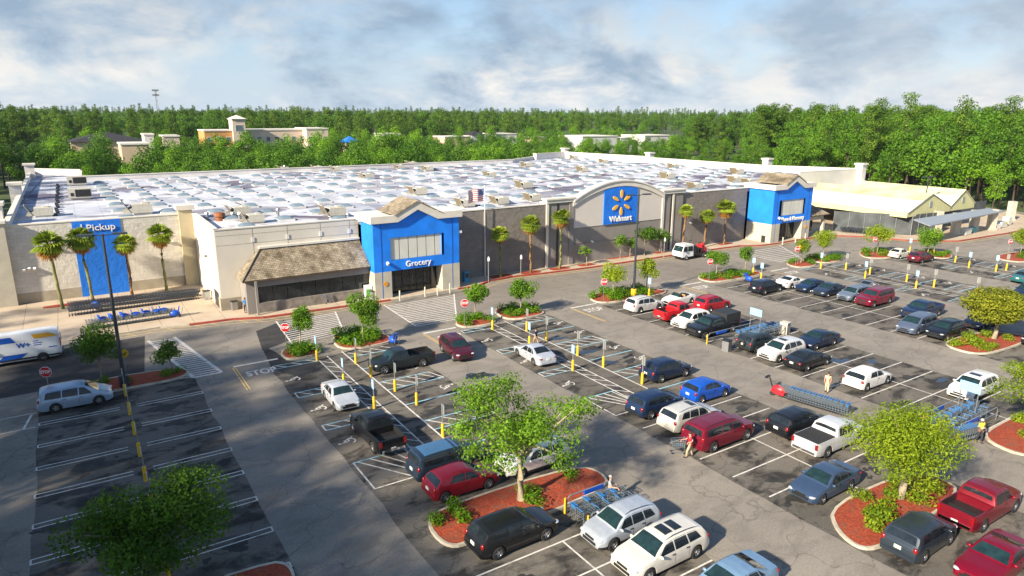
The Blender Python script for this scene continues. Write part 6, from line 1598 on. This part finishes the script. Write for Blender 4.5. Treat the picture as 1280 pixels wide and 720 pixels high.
ORD = ['first', 'second', 'third', 'fourth', 'fifth', 'sixth', 'seventh', 'eighth', 'ninth', 'tenth', 'eleventh', 'twelfth']
# --- sign posts in yellow bollards
def post_proto():
    t = thing('sign_post', 'x', 'sign post')
    MB().lathe([(0, -.02), (.115, -.02), (.115, .92), (.09, 1.0), (0, 1.0)], n=10).build('bollard', M['yellow'], t, 40)
    MB().bx(-.03, .03, -.03, .03, .95, 2.35).build('post', M['post'], t)
    MB().bx(-.055, -.032, -.19, .19, 1.62, 2.36).build('sign', M['bluel'], t)
    MB().bx(-.031, -.029, -.19, .19, 1.62, 2.36).build('sign_back', M['post'], t)
    s_ = MB(); s_.ball((-.06, 0, 2.2), (.008, .04, .04), 6, 4); s_.box((-.058, .02, 2.06), (.006, .05, .18)); s_.lathe([(.085, -.004), (.105, -.004), (.105, .004), (.085, .004)], (0, 0, 0), 12, 'y')
    n0 = len(s_.v)-48
    for i in range(n0, len(s_.v)): x, y, z = s_.v[i]; s_.v[i] = (-.058+y*.5, x-.02, 1.98+z)
    s_.build('wheelchair_symbol', M['signw'], t)
    return t
PP_ = None
def sign_row(px, rz, words):
    global PP_
    for k, (u, v) in enumerate(px):
        lab = ORD[k]+' yellow based post from the store, '+words
        c = P(u, v)
        if PP_ is None: PP_ = post_proto(); o = PP_; o.location = c; o.rotation_euler = (0, 0, rz); tag(o, lab, None, 'yellow based accessible bay sign posts')
        else: dup_at(PP_, c, rz, lab, None, 'yellow based accessible bay sign posts')
sign_row([(396.5, 451), (430, 481.8), (468, 511)], 0, 'grocery walkway row nearer the van')
sign_row([(445, 454.6), (463.6, 471), (494, 489), (521, 506), (553.7, 546)], math.pi, 'grocery walkway row beside the black pickup')
sign_row([(615.7, 412), (661.8, 432.5), (716, 463.4)], 0, 'middle walkway row behind the silver sedan')
sign_row([(658.4, 413.7), (682.8, 425.6), (722, 444.7), (754, 458.7), (802.5, 480)], math.pi, 'middle walkway row towards the navy crossover')
sign_row([(1025.7, 336), (1081, 348), (1144.5, 360.7)], 0, 'home walkway row with pale blue faces')
sign_row([(1057, 337), (1087, 343), (1133, 352), (1167, 359), (1220, 370)], math.pi, 'home walkway row showing grey backs')
sign_row([(1136.7, 316), (1166.7, 320), (1210.7, 335), (1244.5, 339.5)], 0, 'garden centre bays with pale blue faces')
sign_row([(1193.7, 328), (1257.5, 338)], math.pi, 'garden centre bays showing grey backs')
# pickup bay posts down the middle of the first column
PK = None
for k, y in enumerate((57.6, 53.6, 49.8, 46.2, 42.6, 39.1, 35.6, 32.1)):
    lab = ORD[k]+' pickup bay post counting from the tall lamp post island'
    if PK is None:
        PK = thing('pickup_post', lab, 'sign post', (1.45, y, 0), 0, 'pickup bay posts'); MB().lathe([(0, -.02), (.11, -.02), (.11, .95), (0, 1.0)], n=10).build('bollard', M['yellow'], PK, 40); MB().bx(-.03, .03, -.03, .03, .95, 2.3).build('post', M['post'], PK); MB().bx(-.05, -.03, -.15, .15, 1.8, 2.25).build('sign', M['signw'], PK)
    else: dup_at(PK, (1.45, y, 0), 0, lab)
for u, v, lab in ((811, 371, 'blue accessible sign on a yellow post at the light pole island'), (941, 343, 'blue accessible sign at the open end of the work truck island'), (951, 350, 'second blue accessible sign above the black crossover')): dup_at(PP_, P(u, v, .0), .5, lab, None, 'yellow based accessible bay sign posts')
# --- stop signs
def octa(r): return [(r*math.cos(R(22.5+45*i)), r*math.sin(R(22.5+45*i))) for i in range(8)]
def stop_proto():
    t = thing('stop_sign', 'x', 'stop sign'); MB().cone((0, 0, -.1), (0, 0, 2.75), .03, .03, 6).build('post', M['steel'], t)
    MB().xz([(x, z+2.5) for x, z in octa(.43)], -.07, -.045).build('sign_rim', M['signw'], t); MB().xz([(x, z+2.5) for x, z in octa(.395)], -.085, -.068).build('sign_face', M['red'], t)
    text_mb('STOP', .34, .004, .012, M['signw'], 'sign_lettering', t, (0, -.092, 2.5), width=.66); return t
ST = None
for u, v, lab, z in ((359, 442, 'stop sign before the narrow tree below the porch window', .2), (581, 408, 'stop sign at the grocery crossing before the small tree', .2), (754, 378.5, 'stop sign on the island with the central lamp post', .2), (886, 350, 'stop sign on the island beside the work truck', .2), (994, 332.5, 'stop sign on the small island before the home entrance', .2), (1091, 319, 'stop sign before the wide bright tree by the white car', .2), (1259, 322, 'stop sign at the end of the garden centre lane', .2), (64, 503, 'stop sign standing near the delivery van and minivan', 0)):
    c = P(u, v, z); rz = -R(YAW)*.55
    if ST is None: ST = stop_proto(); ST.location = c; ST.rotation_euler = (0, 0, rz); tag(ST, lab, None, 'stop signs')
    else: dup_at(ST, c, rz, lab, None, 'stop signs')
def yellow_sign(label, u, v, z, round_):
    c = P(u, v, z); t = thing('warning_sign', label, 'road sign', c, -R(YAW)*.5); MB().cone((0, 0, -.1), (0, 0, 2.7), .03, .03, 6).build('post', M['steel'], t)
    pts = [(.36*math.cos(i*.5236), 2.45+.36*math.sin(i*.5236)) for i in range(12)] if round_ else [(0, 2.9), (.45, 2.45), (0, 2.0), (-.45, 2.45)]
    MB().xz(pts, -.07, -.05).build('sign_face', M['yellow'], t); MB().xz([(-.2, 2.38), (.05, 2.42), (.18, 2.6), (.2, 2.5), (.1, 2.34), (-.15, 2.3)], -.08, -.069).build('sign_mark', M['black'], t)
yellow_sign('round yellow warning sign beside the pickup lane lamp post', 160, 477, .2, True); yellow_sign('yellow diamond crossing sign above the home stop sign', 997, 330, .2, False)
# wall side posts
for u, v, h, lab in ((610.6, 352.5, 3.2, 'white post with pointed sign at the pavement bulge by the grocery portal'), (651, 343.5, 2.6, 'white post with small sign between the first two wall palms'), (829.5, 322.5, 3.0, 'white post with square sign beside the work truck'), (428, 260, 0, '')):
    if not h: continue
    c = P(u, v, .14); t = thing('white_post', lab, 'sign post', c, -.3); MB().cone((0, 0, 0), (0, 0, h), .05, .05, 8).build('post', M['post'], t)
    MB().xz([(-.14, h-.4), (.14, h-.4), (.14, h), (0, h+.25), (-.14, h)], -.1, -.07).build('sign', M['signw'], t)
BO = None
def bollards(px, r, h, m, lab, grp):
    p0 = None
    for k, (u, v) in enumerate(px):
        c = P(u, v, .13); l_ = ORD[k]+' '+lab
        if p0 is None: p0 = tag(MB().lathe([(0, 0), (r, 0), (r, h-.08), (r*.6, h), (0, h)], n=12).build('bollard', M[m], None, 40), l_, 'bollard', grp); p0.location = c
        else: dup_at(p0, c, 0, l_)
bollards([(500, 376), (531.5, 371), (547, 369), (562.5, 366.5)], .09, 1.25, 'concrete', 'pale bollard from the porch before the grocery doors', 'bollards at the grocery doors'); bollards([(978, 306), (994, 303), (1006, 301)], .1, 1.3, 'concrete', 'pale bollard from the trash bin before the home doors', 'bollards at the home doors'); bollards([(1244, 286), (1252, 284.5), (1259, 283)], .09, 1.1, 'yellow', 'yellow bollard at the garden centre end column', 'yellow bollards at the garden centre')
def bin_(label, px, z, s, m, lid='black', cat='bin'):
    c = P(*px, z); t = thing('trash_bin', label, cat, c, .2); MB().prism([(s*x, s*y) for x, y in ((-.38, -.38), (.38, -.38), (.38, .38), (-.38, .38))], 0, 1.0*s+.15).build('body', M[m], t); MB().bx(-.42*s, .42*s, -.42*s, .42*s, s+.15, s+.24).build('lid', M[lid], t)
bin_('beige bin at the back of the middle cart corral', (980.5, 417), 0, 1, 'concrete', 'unit'); bin_('grey box with yellow edge at the middle corral mouth', (908, 438.5), 0, .85, 'steel'); bin_('grey bin beside the pickup side wall door', (259, 374), .13, .85, 'steel'); bin_('dark bin at the side of the home portal', (954.5, 302.5), .13, .9, 'black'); bin_('grey bin beside the grocery door pier', (467.5, 374), .13, .8, 'steel'); bin_('dark cylinder bin at the cream wall corner', (293, 387), .13, .8, 'steel')
c = P(460.5, 373, .13); t = thing('vending_box', 'white box with green panel beside the grocery pier', 'vending machine', c, -.1); MB().bx(-.4, .4, -.35, .35, 0, 1.6).build('body', M['signw'], t); MB().bx(-.3, .3, -.37, -.35, .3, 1.2).build('panel', mat('green_panel', (.12, .35, .08), .4), t)
c = P(582.5, 352, .13); t = thing('kiosk', 'blue upright box against the grey wall by the grocery portal', 'kiosk', c, 0); MB().bx(-.35, .35, -.3, .3, 0, 1.35).build('body', mat('turquoise_blue_box', (.02, .28, .52), .4), t); MB().bx(-.28, .28, -.32, -.3, .55, 1.2).build('window', M['sglass'], t)
# bicycle on a rack before the porch
c = P(416, 377.5, .13); t = thing('bicycle', 'pale blue bicycle leaning at the porch stone base', 'bicycle', c, .3)
for x in (-.5, .5): MB().lathe([(.30, -.02), (.33, -.02), (.33, .02), (.30, .02), (.30, -.02)], (x, 0, .33), 16, 'y').build('wheel', M['rubber'], t)
MB().tube([(-.5, 0, .33), (-.1, 0, .3), (.35, 0, .8), (-.2, 0, .8), (-.1, 0, .3)], .025, 5).tube([(-.5, 0, .33), (-.2, 0, .8), (-.24, 0, .95)], .02, 5).tube([(.5, 0, .33), (.33, 0, .98), (.25, .25, 1.0)], .02, 5).build('frame', M['teal'], t); MB().ball((-.24, 0, .98), (.14, .07, .04)).build('saddle', M['black'], t)

# ------------------------------------------------------------------ carts
def cart_proto(wire, handle, seat=None, q=1.0):
    """nose to +x"""
    t = thing('shopping_cart', 'x', 'cart'); m = MB()
    def lp(z, x0, x1, w0, w1): return [(x0, -w0, z), (x1, -w1, z), (x1, w1, z), (x0, w0, z), (x0, -w0, z)]
    for z, a in ((.52, .06), (.66, .04), (.80, .02), (.96, 0)): m.tube(lp(z, -.40+a, .46-a*2, .27-a*.5, .22-a*.5), .013*q, 3)
    for i in range(7):
        f = i/6; x = -.38+.82*f; w = .265-.05*f
        for s_ in (-1, 1): m.tube([(x*.92+.02, s_*(w-.03), .52), (x, s_*w, .96)], .010*q, 3)
    for i in range(5): y = -.18+.09*i; m.tube([(-.34, y, .52), (.36, y, .52)], .010*q, 3); m.tube([(.36, y, .52), (.46, y*1.05, .96)], .010*q, 3)
    m.build('basket', M[wire], t)
    f = MB(); f.tube([(-.42, -.25, 1.0), (-.36, -.25, .5), (-.40, -.24, .18), (.42, -.17, .14)], .016, 4); f.tube([(-.42, .25, 1.0), (-.36, .25, .5), (-.40, .24, .18), (.42, .17, .14)], .016, 4); f.tube([(-.3, -.2, .2), (.3, -.16, .2)], .012, 3); f.tube([(-.1, -.2, .2), (-.1, .2, .2)], .012, 3); f.build('frame', M[wire], t)
    MB().tube([(-.46, -.28, 1.02), (-.46, .28, 1.02)], .025, 6).build('handle', M[handle], t)
    for x, y in ((-.38, -.23), (-.38, .23), (.40, -.17), (.40, .17)): MB().lathe([(0, -.02), (.065, -.02), (.065, .02), (0, .02)], (x, y, .065), 8, 'y').build('wheel', M['rubber'], t)
    if seat: MB().bx(-.36, -.20, -.2, .2, .72, .98).build('child_seat', M[seat], t)
    return t
CG = cart_proto('cartgrey', 'cartgrey', None, 1.9); CB = cart_proto('cartblue', 'cardblue', 'cardblue', 1.3); CB2 = cart_proto('cartblue', 'cardblue', None, 1.4)
used = set()
def put_cart(p, loc, rz, label, group):
    if p.name not in used: used.add(p.name); p.location = loc; p.rotation_euler = (0, 0, rz); tag(p, label, None, group); return p
    return dup_at(p, loc, rz, label, None, group)
def cart_row(p, a, b, n, rz, label, group, z=.13):
    a, b = P(*a, z), P(*b, z); d = b-a; h = math.atan2(d.y, d.x)+rz
    for k in range(n): put_cart(p, a.lerp(b, k/(n-1)), h+rc.uniform(-.02, .02), label, group)
rc = random.Random(6)
cart_row(CG, (92, 388), (246, 370.5), 44, 0, 'dark grey cart in the wall side line of nested carts below the palms', 'nested carts, wall side line')
cart_row(CG, (92, 394.5), (244, 374), 44, 0, 'dark grey cart in the outer line of nested carts below the palms', 'nested carts, outer line')
cart_row(CB2, (115, 411.5), (214, 396.5), 26, 0, 'cart in the short line of nested carts nearer the road', 'nested carts nearer the road')
# child carts: moulded blue shell in front of a basket
def kid_proto():
    t = thing('child_cart', 'x', 'cart'); MB().ball((.1, 0, .42), (.55, .34, .36), 12, 8).build('shell', M['bluep'], t, 60); MB().box((-.35, 0, .85), (.1, .5, .55), ry=-.2).build('seat_back', M['bluep'], t)
    MB().tube([(-.55, -.25, .2), (-.75, -.25, 1.05), (-.75, .25, 1.05), (-.55, .25, .2)], .025, 5).build('frame', M['cartblue'], t)
    for x, y in ((-.4, -.3), (-.4, .3), (.45, -.25), (.45, .25)): MB().lathe([(0, -.03), (.11, -.03), (.11, .03), (0, .03)], (x, y, .11), 10, 'y').build('wheel', M['rubber'], t)
    return t
KC = kid_proto(); kfirst = True
for k, (u, v, lab) in enumerate(((122, 388, 'blue child cart standing against the long line of nested carts'), (129, 409.4, 'blue tilted child cart at the van end of the short cart line'), (142, 407.4, 'second blue child cart on the short cart line'), (156, 405.3, 'third blue child cart on the short cart line'), (170, 403.2, 'fourth blue child cart on the short cart line'), (183, 401.2, 'fifth blue child cart on the short cart line'), (196, 399.3, 'blue child cart among the upright blue seats'), (205, 397.9, 'blue child cart at the far end of the short cart line'), (220, 396, 'blue child cart lying beside the end of the cart line'), (935, 352, 'blue child cart left beside the accessible signs'), (1085, 292, 'blue child cart against the garden centre mesh'), (492, 430, 'pale blue child cart left beside the hedged island'))):
    c = P(u, v, .13 if v < 410 else 0)
    onrow = 128 < u < 210 and v < 410; kz = .95 if onrow else 1.0
    if onrow: c.z += .62
    if kfirst: KC.location = c; KC.rotation_euler = (0, 0, 1.2); tag(KC, lab, None, 'blue child carts'); kfirst = False
    else: dup_at(KC, c, rc.uniform(-.5, .9) if onrow else rc.uniform(0, 6), lab, None, 'blue child carts', scale=(kz*.85 if onrow else 1, kz*.85 if onrow else 1, kz*.75 if onrow else 1))
# cart corrals
def corral(label, base, L, W, rz=0.0, sign=True):
    c = P(*base); t = thing('cart_corral', label, 'cart corral', c, rz)
    for y in (0, W):
        MB().tube([(0, y, 0), (0, y, .85), (.2, y, 1.05), (L-.2, y, 1.05), (L, y, .85), (L, y, 0)], .035, 6).build('rail', M['steel'], t); MB().tube([(0, y, .55), (L, y, .55)], .03, 6).build('rail', M['steel'], t)
        MB().bx(1.2, 2.6, y-.05, y+.05, .78, 1.05).build('rail_panel', M['bluep'], t); MB().cone((-.12, y, 0), (-.12, y, 1.0), .06, .06, 8).build('end_post', M['yellow'], t)
    if not sign: return c
    for y in (W*.25, W*.75): MB().cone((L*.62, y, 0), (L*.62, y, 3.0), .035, .035, 6).build('sign_leg', M['steel'], t)
    MB().bx(L*.62-.03, L*.62+.03, W*.2, W*.8, 2.3, 3.0).build('sign', M['bluel'], t)
    return c
def corral_carts(c, n, L, W, label, group, fx=(.3, .95), p=None):
    for k in range(n):
        x = L*(fx[0]+(fx[1]-fx[0])*((k//2)/max(1, (n-1)//2))); y = W*(.3 if k % 2 else .7)
        put_cart((CB, CB2)[k % 2], (c.x+x+rc.uniform(-.1, .1), c.y+y+rc.uniform(-.1, .1), 0), rc.uniform(-.12, .12), label, group)
c1 = corral('cart corral between the black truck and the spare wheel suv', (884.5, 430), 8.6, 2.3); c1.y -= 2.3
c1o = [o for o in COL.objects if o.name == 'cart_corral'][0]; c1o.location.y -= 2.3
corral_carts(c1, 18, 8.6, 2.2, 'blue handled cart inside the corral beside the black truck', 'carts in the middle corral', (.45, 1.05))
c2 = corral('cart corral beside the worker in the bright vest', (1197, 549), 5.6, 2.3)
corral_carts(c2, 14, 5.6, 2.2, 'blue handled cart in the corral beside the worker', 'carts in the worker corral', (.05, .95))
cart_row(CB2, (1199, 552), (1220, 546), 8, 0, 'cart in the short nested line behind the worker', 'nested carts by the worker', 0)
c3 = corral('cart corral along the lower edge of the central mulch island', (679, 658), 3.1, 2.0, sign=False)
c3o = [o for o in COL.objects if o.name.startswith('cart_corral')][-1]; c3 = Vector((20.7, 24.3, 0)); c3o.location = c3
corral_carts(c3, 8, 3.1, 1.9, 'cart in the corral below the central mulch island', 'carts in the lower corral', (.1, .95))
# cart pusher with its train of carts
a = P(972, 494); b = P(1055, 519); d = (b-a).normalized(); hz = math.atan2(d.y, d.x)
for k in range(22): put_cart((CB2, CB)[k % 2], a.lerp(b, .12+.86*k/21), hz+math.pi, 'blue handled cart in the long train behind the red cart pusher', 'cart train in the aisle')
t = thing('cart_pusher', 'red electric cart pusher at the head of the cart train', 'cart pusher', a, hz)
MB().ball((.1, 0, .5), (.62, .36, .38), 12, 8).bx(-.45, .6, -.34, .34, .2, .45).build('body', M['redeq'], t, 50); MB().tube([(-.45, 0, .5), (-.75, 0, 1.25), (-.95, 0, 1.3)], .06, 6).build('steering_column', M['black'], t); MB().bx(-1.05, -.85, -.3, .3, 1.25, 1.36).build('handlebar', M['black'], t)
for x, y in ((-.35, -.3), (-.35, .3), (.5, 0)): MB().lathe([(0, -.05), (.17, -.05), (.17, .05), (0, .05)], (x, y, .17), 12, 'y').build('wheel', M['rubber'], t)
put_cart(CB2, P(847, 566), 2.6, 'single cart pushed by the shopper in red', None); put_cart(CB2, P(768, 637), -.9, 'single blue cart held by the shopper in grey', None); put_cart(CB2, P(410, 379, .13), .3, 'single cart near the porch stone base', None)
put_cart(CG, P(1063, 290.5, .13), 1.6, 'dark cart parked along the garden centre mesh', 'carts along the mesh')
for k in range(12): put_cart(CG, P(1053+k*4.2, 290.2+k*.35, .13), 1.3, 'dark cart parked along the garden centre mesh', 'carts along the mesh')
# fuel the far right with bike rail by the home entrance
c = P(890, 303, .14)
for k in range(5):
    o = tag(MB().tube([(0, -.4, 0), (0, -.4, .9), (0, .4, .9), (0, .4, 0)], .03, 6).build('bike_rack_hoop', M['redeq'] if k == 0 else M['black']), 'dark bike rack hoop beside the home portal' if k else 'red bike rack hoop behind the work truck', 'bike rack', 'bike rack hoops'); o.location = (c.x+k*.9, c.y, .14)

# ------------------------------------------------------------------ people
def skin(name, verts, edges, rad, m, root=0, parent=None, sub=1):
    me = bpy.data.meshes.new(name); me.from_pydata(verts, edges, []); o = bpy.data.objects.new(name, me); COL.objects.link(o)
    sk = o.modifiers.new('skin', 'SKIN'); sk.use_smooth_shade = True
    lay = me.skin_vertices[0].data if me.skin_vertices else None
    if lay is None:
        bm = bmesh.new(); bm.from_mesh(me); bm.verts.layers.skin.verify(); bm.to_mesh(me); bm.free(); lay = me.skin_vertices[0].data
    for i, r in enumerate(rad): lay[i].radius = r if isinstance(r, tuple) else (r, r); lay[i].use_root = (i == root)
    ss = o.modifiers.new('sub', 'SUBSURF'); ss.levels = sub; ss.render_levels = sub
    dg = bpy.context.evaluated_depsgraph_get(); dg.update(); nm = bpy.data.meshes.new_from_object(o.evaluated_get(dg)); bpy.data.objects.remove(o); bpy.data.meshes.remove(me)
    nm.name = name; nm.materials.clear(); nm.materials.append(m); return nm
M['skin1'] = mat('skin_light', (.50, .29, .19), .6, var=.05); M['skin2'] = mat('skin_brown', (.22, .11, .065), .6, var=.05); M['hair'] = mat('dark_hair', (.03, .02, .014), .8); M['hairg'] = mat('grey_hair', (.40, .38, .36), .8); M['shoe'] = mat('dark_shoe', (.03, .028, .026), .6)
def person(label, u, v, face, shirt, trousers, skinm='skin1', hair='hair', H=1.72, walk=.18, arms=0.0, z=0.0, vest=False, shorts=False, dress=False, cap_=None):
    """face: heading in degrees; arms: how far the forearms reach forward"""
    c = P(u, v, z); k = H/1.72; s = lambda *q: tuple(x*k for x in q); w = walk
    J = dict(pel=(0, 0, .93), belly=(.0, 0, 1.08), chest=(0, 0, 1.30), neck=(0, 0, 1.46), chin=(.01, 0, 1.53), head=(.01, 0, 1.62), crown=(0, 0, 1.70))
    V = [J[q] for q in ('pel', 'belly', 'chest', 'neck', 'chin', 'head', 'crown')]; E = [(0, 1), (1, 2), (2, 3), (3, 4), (4, 5), (5, 6)]; Rd = [(.12, .10), (.115, .095), (.135, .105), .055, .07, .095, .06]
    ar = arms
    for s_ in (-1, 1):
        b = len(V); fw_ = w*s_
        V += [(0, s_*.19, 1.40), (ar*.12-fw_*.5, s_*.235, 1.13), (ar*.34-fw_*.75+.04, s_*.21, .98+ar*.22), (ar*.42-fw_*.85+.06, s_*.20, .91+ar*.30)]
        E += [(2, b), (b, b+1), (b+1, b+2), (b+2, b+3)]; Rd += [.062, .044, .034, .032]
        l = len(V)
        V += [(.0, s_*.095, .88), (fw_*.75+.03, s_*.10, .49), (fw_*1.15-(.05 if fw_ < 0 else 0), s_*.10, .09), (fw_*1.15+.12, s_*.11, .04)]
        E += [(0, l), (l, l+1), (l+1, l+2), (l+2, l+3)]; Rd += [.085, .058, .040, .036]
    me = skin('person', [s(*q) for q in V], E, [tuple(x*k for x in r) if isinstance(r, tuple) else r*k for r in Rd], M[skinm])
    # face, ears and hands added to the same body mesh
    bm = bmesh.new(); bm.from_mesh(me); ex = MB()
    ex.ball(s(.105, 0, 1.605), (.022*k, .016*k, .026*k), 6, 4)
    for s_ in (-1, 1):
        ex.ball(s(0, s_*.098, 1.61), (.02*k, .012*k, .032*k), 6, 4)
        hp = V[10 if s_ < 0 else 18]; ex.ball(s(hp[0]+.01, hp[1], hp[2]-.05), (.035*k, .018*k, .05*k), 6, 5)
        for f in range(4): ex.cone(s(hp[0]-.02+.02*f, hp[1], hp[2]-.085), s(hp[0]-.015+.022*f, hp[1]-s_*.012, hp[2]-.15-.012*(f in (1, 2))), .009*k, .007*k, 5)
        ex.cone(s(hp[0]+.035, hp[1], hp[2]-.05), s(hp[0]+.06, hp[1]-s_*.02, hp[2]-.10), .010*k, .008*k, 5)
    tm_ = ex.mesh('tmp', M[skinm]); bm.from_mesh(tm_); bm.to_mesh(me); bm.free()
    for pl in me.polygons: pl.use_smooth = True
    o = link('person', me, None, c, R(face)); tag(o, label, 'person')
    g_ = 1.16
    sv = [V[1], V[2], (0, 0, 1.43)]; se = [(0, 1), (1, 2)]; sr = [(.14, .12), (.158, .125), .075]; sv = [(0, 0, .95)]+sv; se = [(a+1, b+1) for a, b in se]+[(0, 1)]; sr = [(.142, .122)]+sr
    for s_ in (-1, 1):
        b = len(sv); q = 7 if s_ < 0 else 15; a_, e_ = Vector(V[q]), Vector(V[q+1]); sv += [tuple(a_), tuple(a_.lerp(e_, .72))]; se += [(2, b), (b, b+1)]; sr += [.080, .062]
    link('shirt', skin('shirt', [s(*q) for q in sv], se, [tuple(x*k for x in r) if isinstance(r, tuple) else r*k for r in sr], shirt, 1), o)
    tv = [(0, 0, .96), (0, 0, .88)]; te = [(0, 1)]; tr_ = [(.132, .115), (.135, .12)]
    for s_ in (-1, 1):
        b = len(tv); q = 11 if s_ < 0 else 19; hp, kn, an = Vector(V[q]), Vector(V[q+1]), Vector(V[q+2]); tv += [tuple(hp), tuple(kn)]+([] if shorts else [tuple(kn.lerp(an, .9))]); te += [(1, b), (b, b+1)]+([] if shorts else [(b+1, b+2)]); tr_ += [.100, .078]+([] if shorts else [.062])
    link('trousers', skin('trousers', [s(*q) for q in tv], te, [tuple(x*k for x in r) if isinstance(r, tuple) else r*k for r in tr_], trousers, 0), o)
    for s_ in (-1, 1): q = V[13 if s_ < 0 else 21]; MB().ball(s(q[0]+.07, q[1], .045), (.15*k, .055*k, .055*k), 10, 6).build('shoe', M['shoe'], o, 60)
    MB().ball(s(-.012, 0, 1.645), (.108*k, .102*k, .098*k), 12, 8, -.15).build('hair' if not cap_ else 'cap', cap_ or M[hair], o, 60)
    for s_ in (-1, 1): MB().ball(s(.100, s_*.035, 1.635), (.012*k, .014*k, .010*k), 6, 4).build('eye', M['black'], o)
    if vest:
        mb = MB(); mb.bx(.135*k, .15*k, -.13*k, .13*k, 1.10*k, 1.15*k).bx(-.15*k, -.135*k, -.13*k, .13*k, 1.10*k, 1.15*k); mb.build('reflective_band', M['signw'], o)
    return o
cl_ = lambda n, c: mat(n, c, .85, var=.12, vs=8)
person('person in a red shirt and khaki trousers behind the maroon suv', 861, 571, 150, cl_('red_shirt_cloth', (.50, .012, .025)), cl_('khaki_cloth', (.46, .36, .22)), arms=.7)
person('person in cream top and trousers standing by the white hatchback', 1033, 490.5, 200, cl_('cream_cloth', (.66, .54, .34)), cl_('cream_trouser_cloth', (.62, .50, .32)), hair='hair', H=1.68, walk=.08)
person('worker in a bright yellow vest and white cap beside the cart return', 1223, 553, 250, cl_('bright_vest_cloth', (.55, .62, .06)), cl_('dark_trouser_cloth', (.03, .032, .04)), 'skin2', vest=True, arms=.5, cap_=M['signw'], walk=.08)
person('person in a navy shirt and shorts walking up the middle walkway', 669.7, 432, 100, cl_('navy_shirt_cloth', (.015, .025, .07)), cl_('beige_shorts_cloth', (.42, .28, .14)), 'skin1', shorts=True, walk=.24)
person('worker in a blue vest at the porch corner by the cream wall', 307.5, 391, 260, cl_('blue_vest_cloth', (.01, .20, .55)), cl_('black_trouser_cloth', (.02, .02, .025)), 'skin2', z=.13, walk=.08)
person('person in a grey shirt pushing a cart at the end of the mulch island', 762, 628, 300, cl_('grey_shirt_cloth', (.34, .35, .36)), cl_('grey_trouser_cloth', (.16, .17, .18)), arms=.8, hair='hairg')

# ------------------------------------------------------------------ thin air over the far wood
hm = bpy.data.materials.new('pale_air'); hm.use_nodes = True; ht = hm.node_tree; ht.nodes.remove(ht.nodes['Principled BSDF'])
pv_ = ht.nodes.new('ShaderNodeVolumePrincipled'); pv_.inputs['Color'].default_value = (.70, .84, 1, 1); pv_.inputs['Density'].default_value = .00005
ht.links.new(pv_.outputs[0], ht.nodes['Material Output'].inputs['Volume'])
tag(MB().bx(-9000, 9000, -700, 9000, -2, 40).build('haze', hm), 'thin pale air fading the far wood', 'haze', kind='stuff')
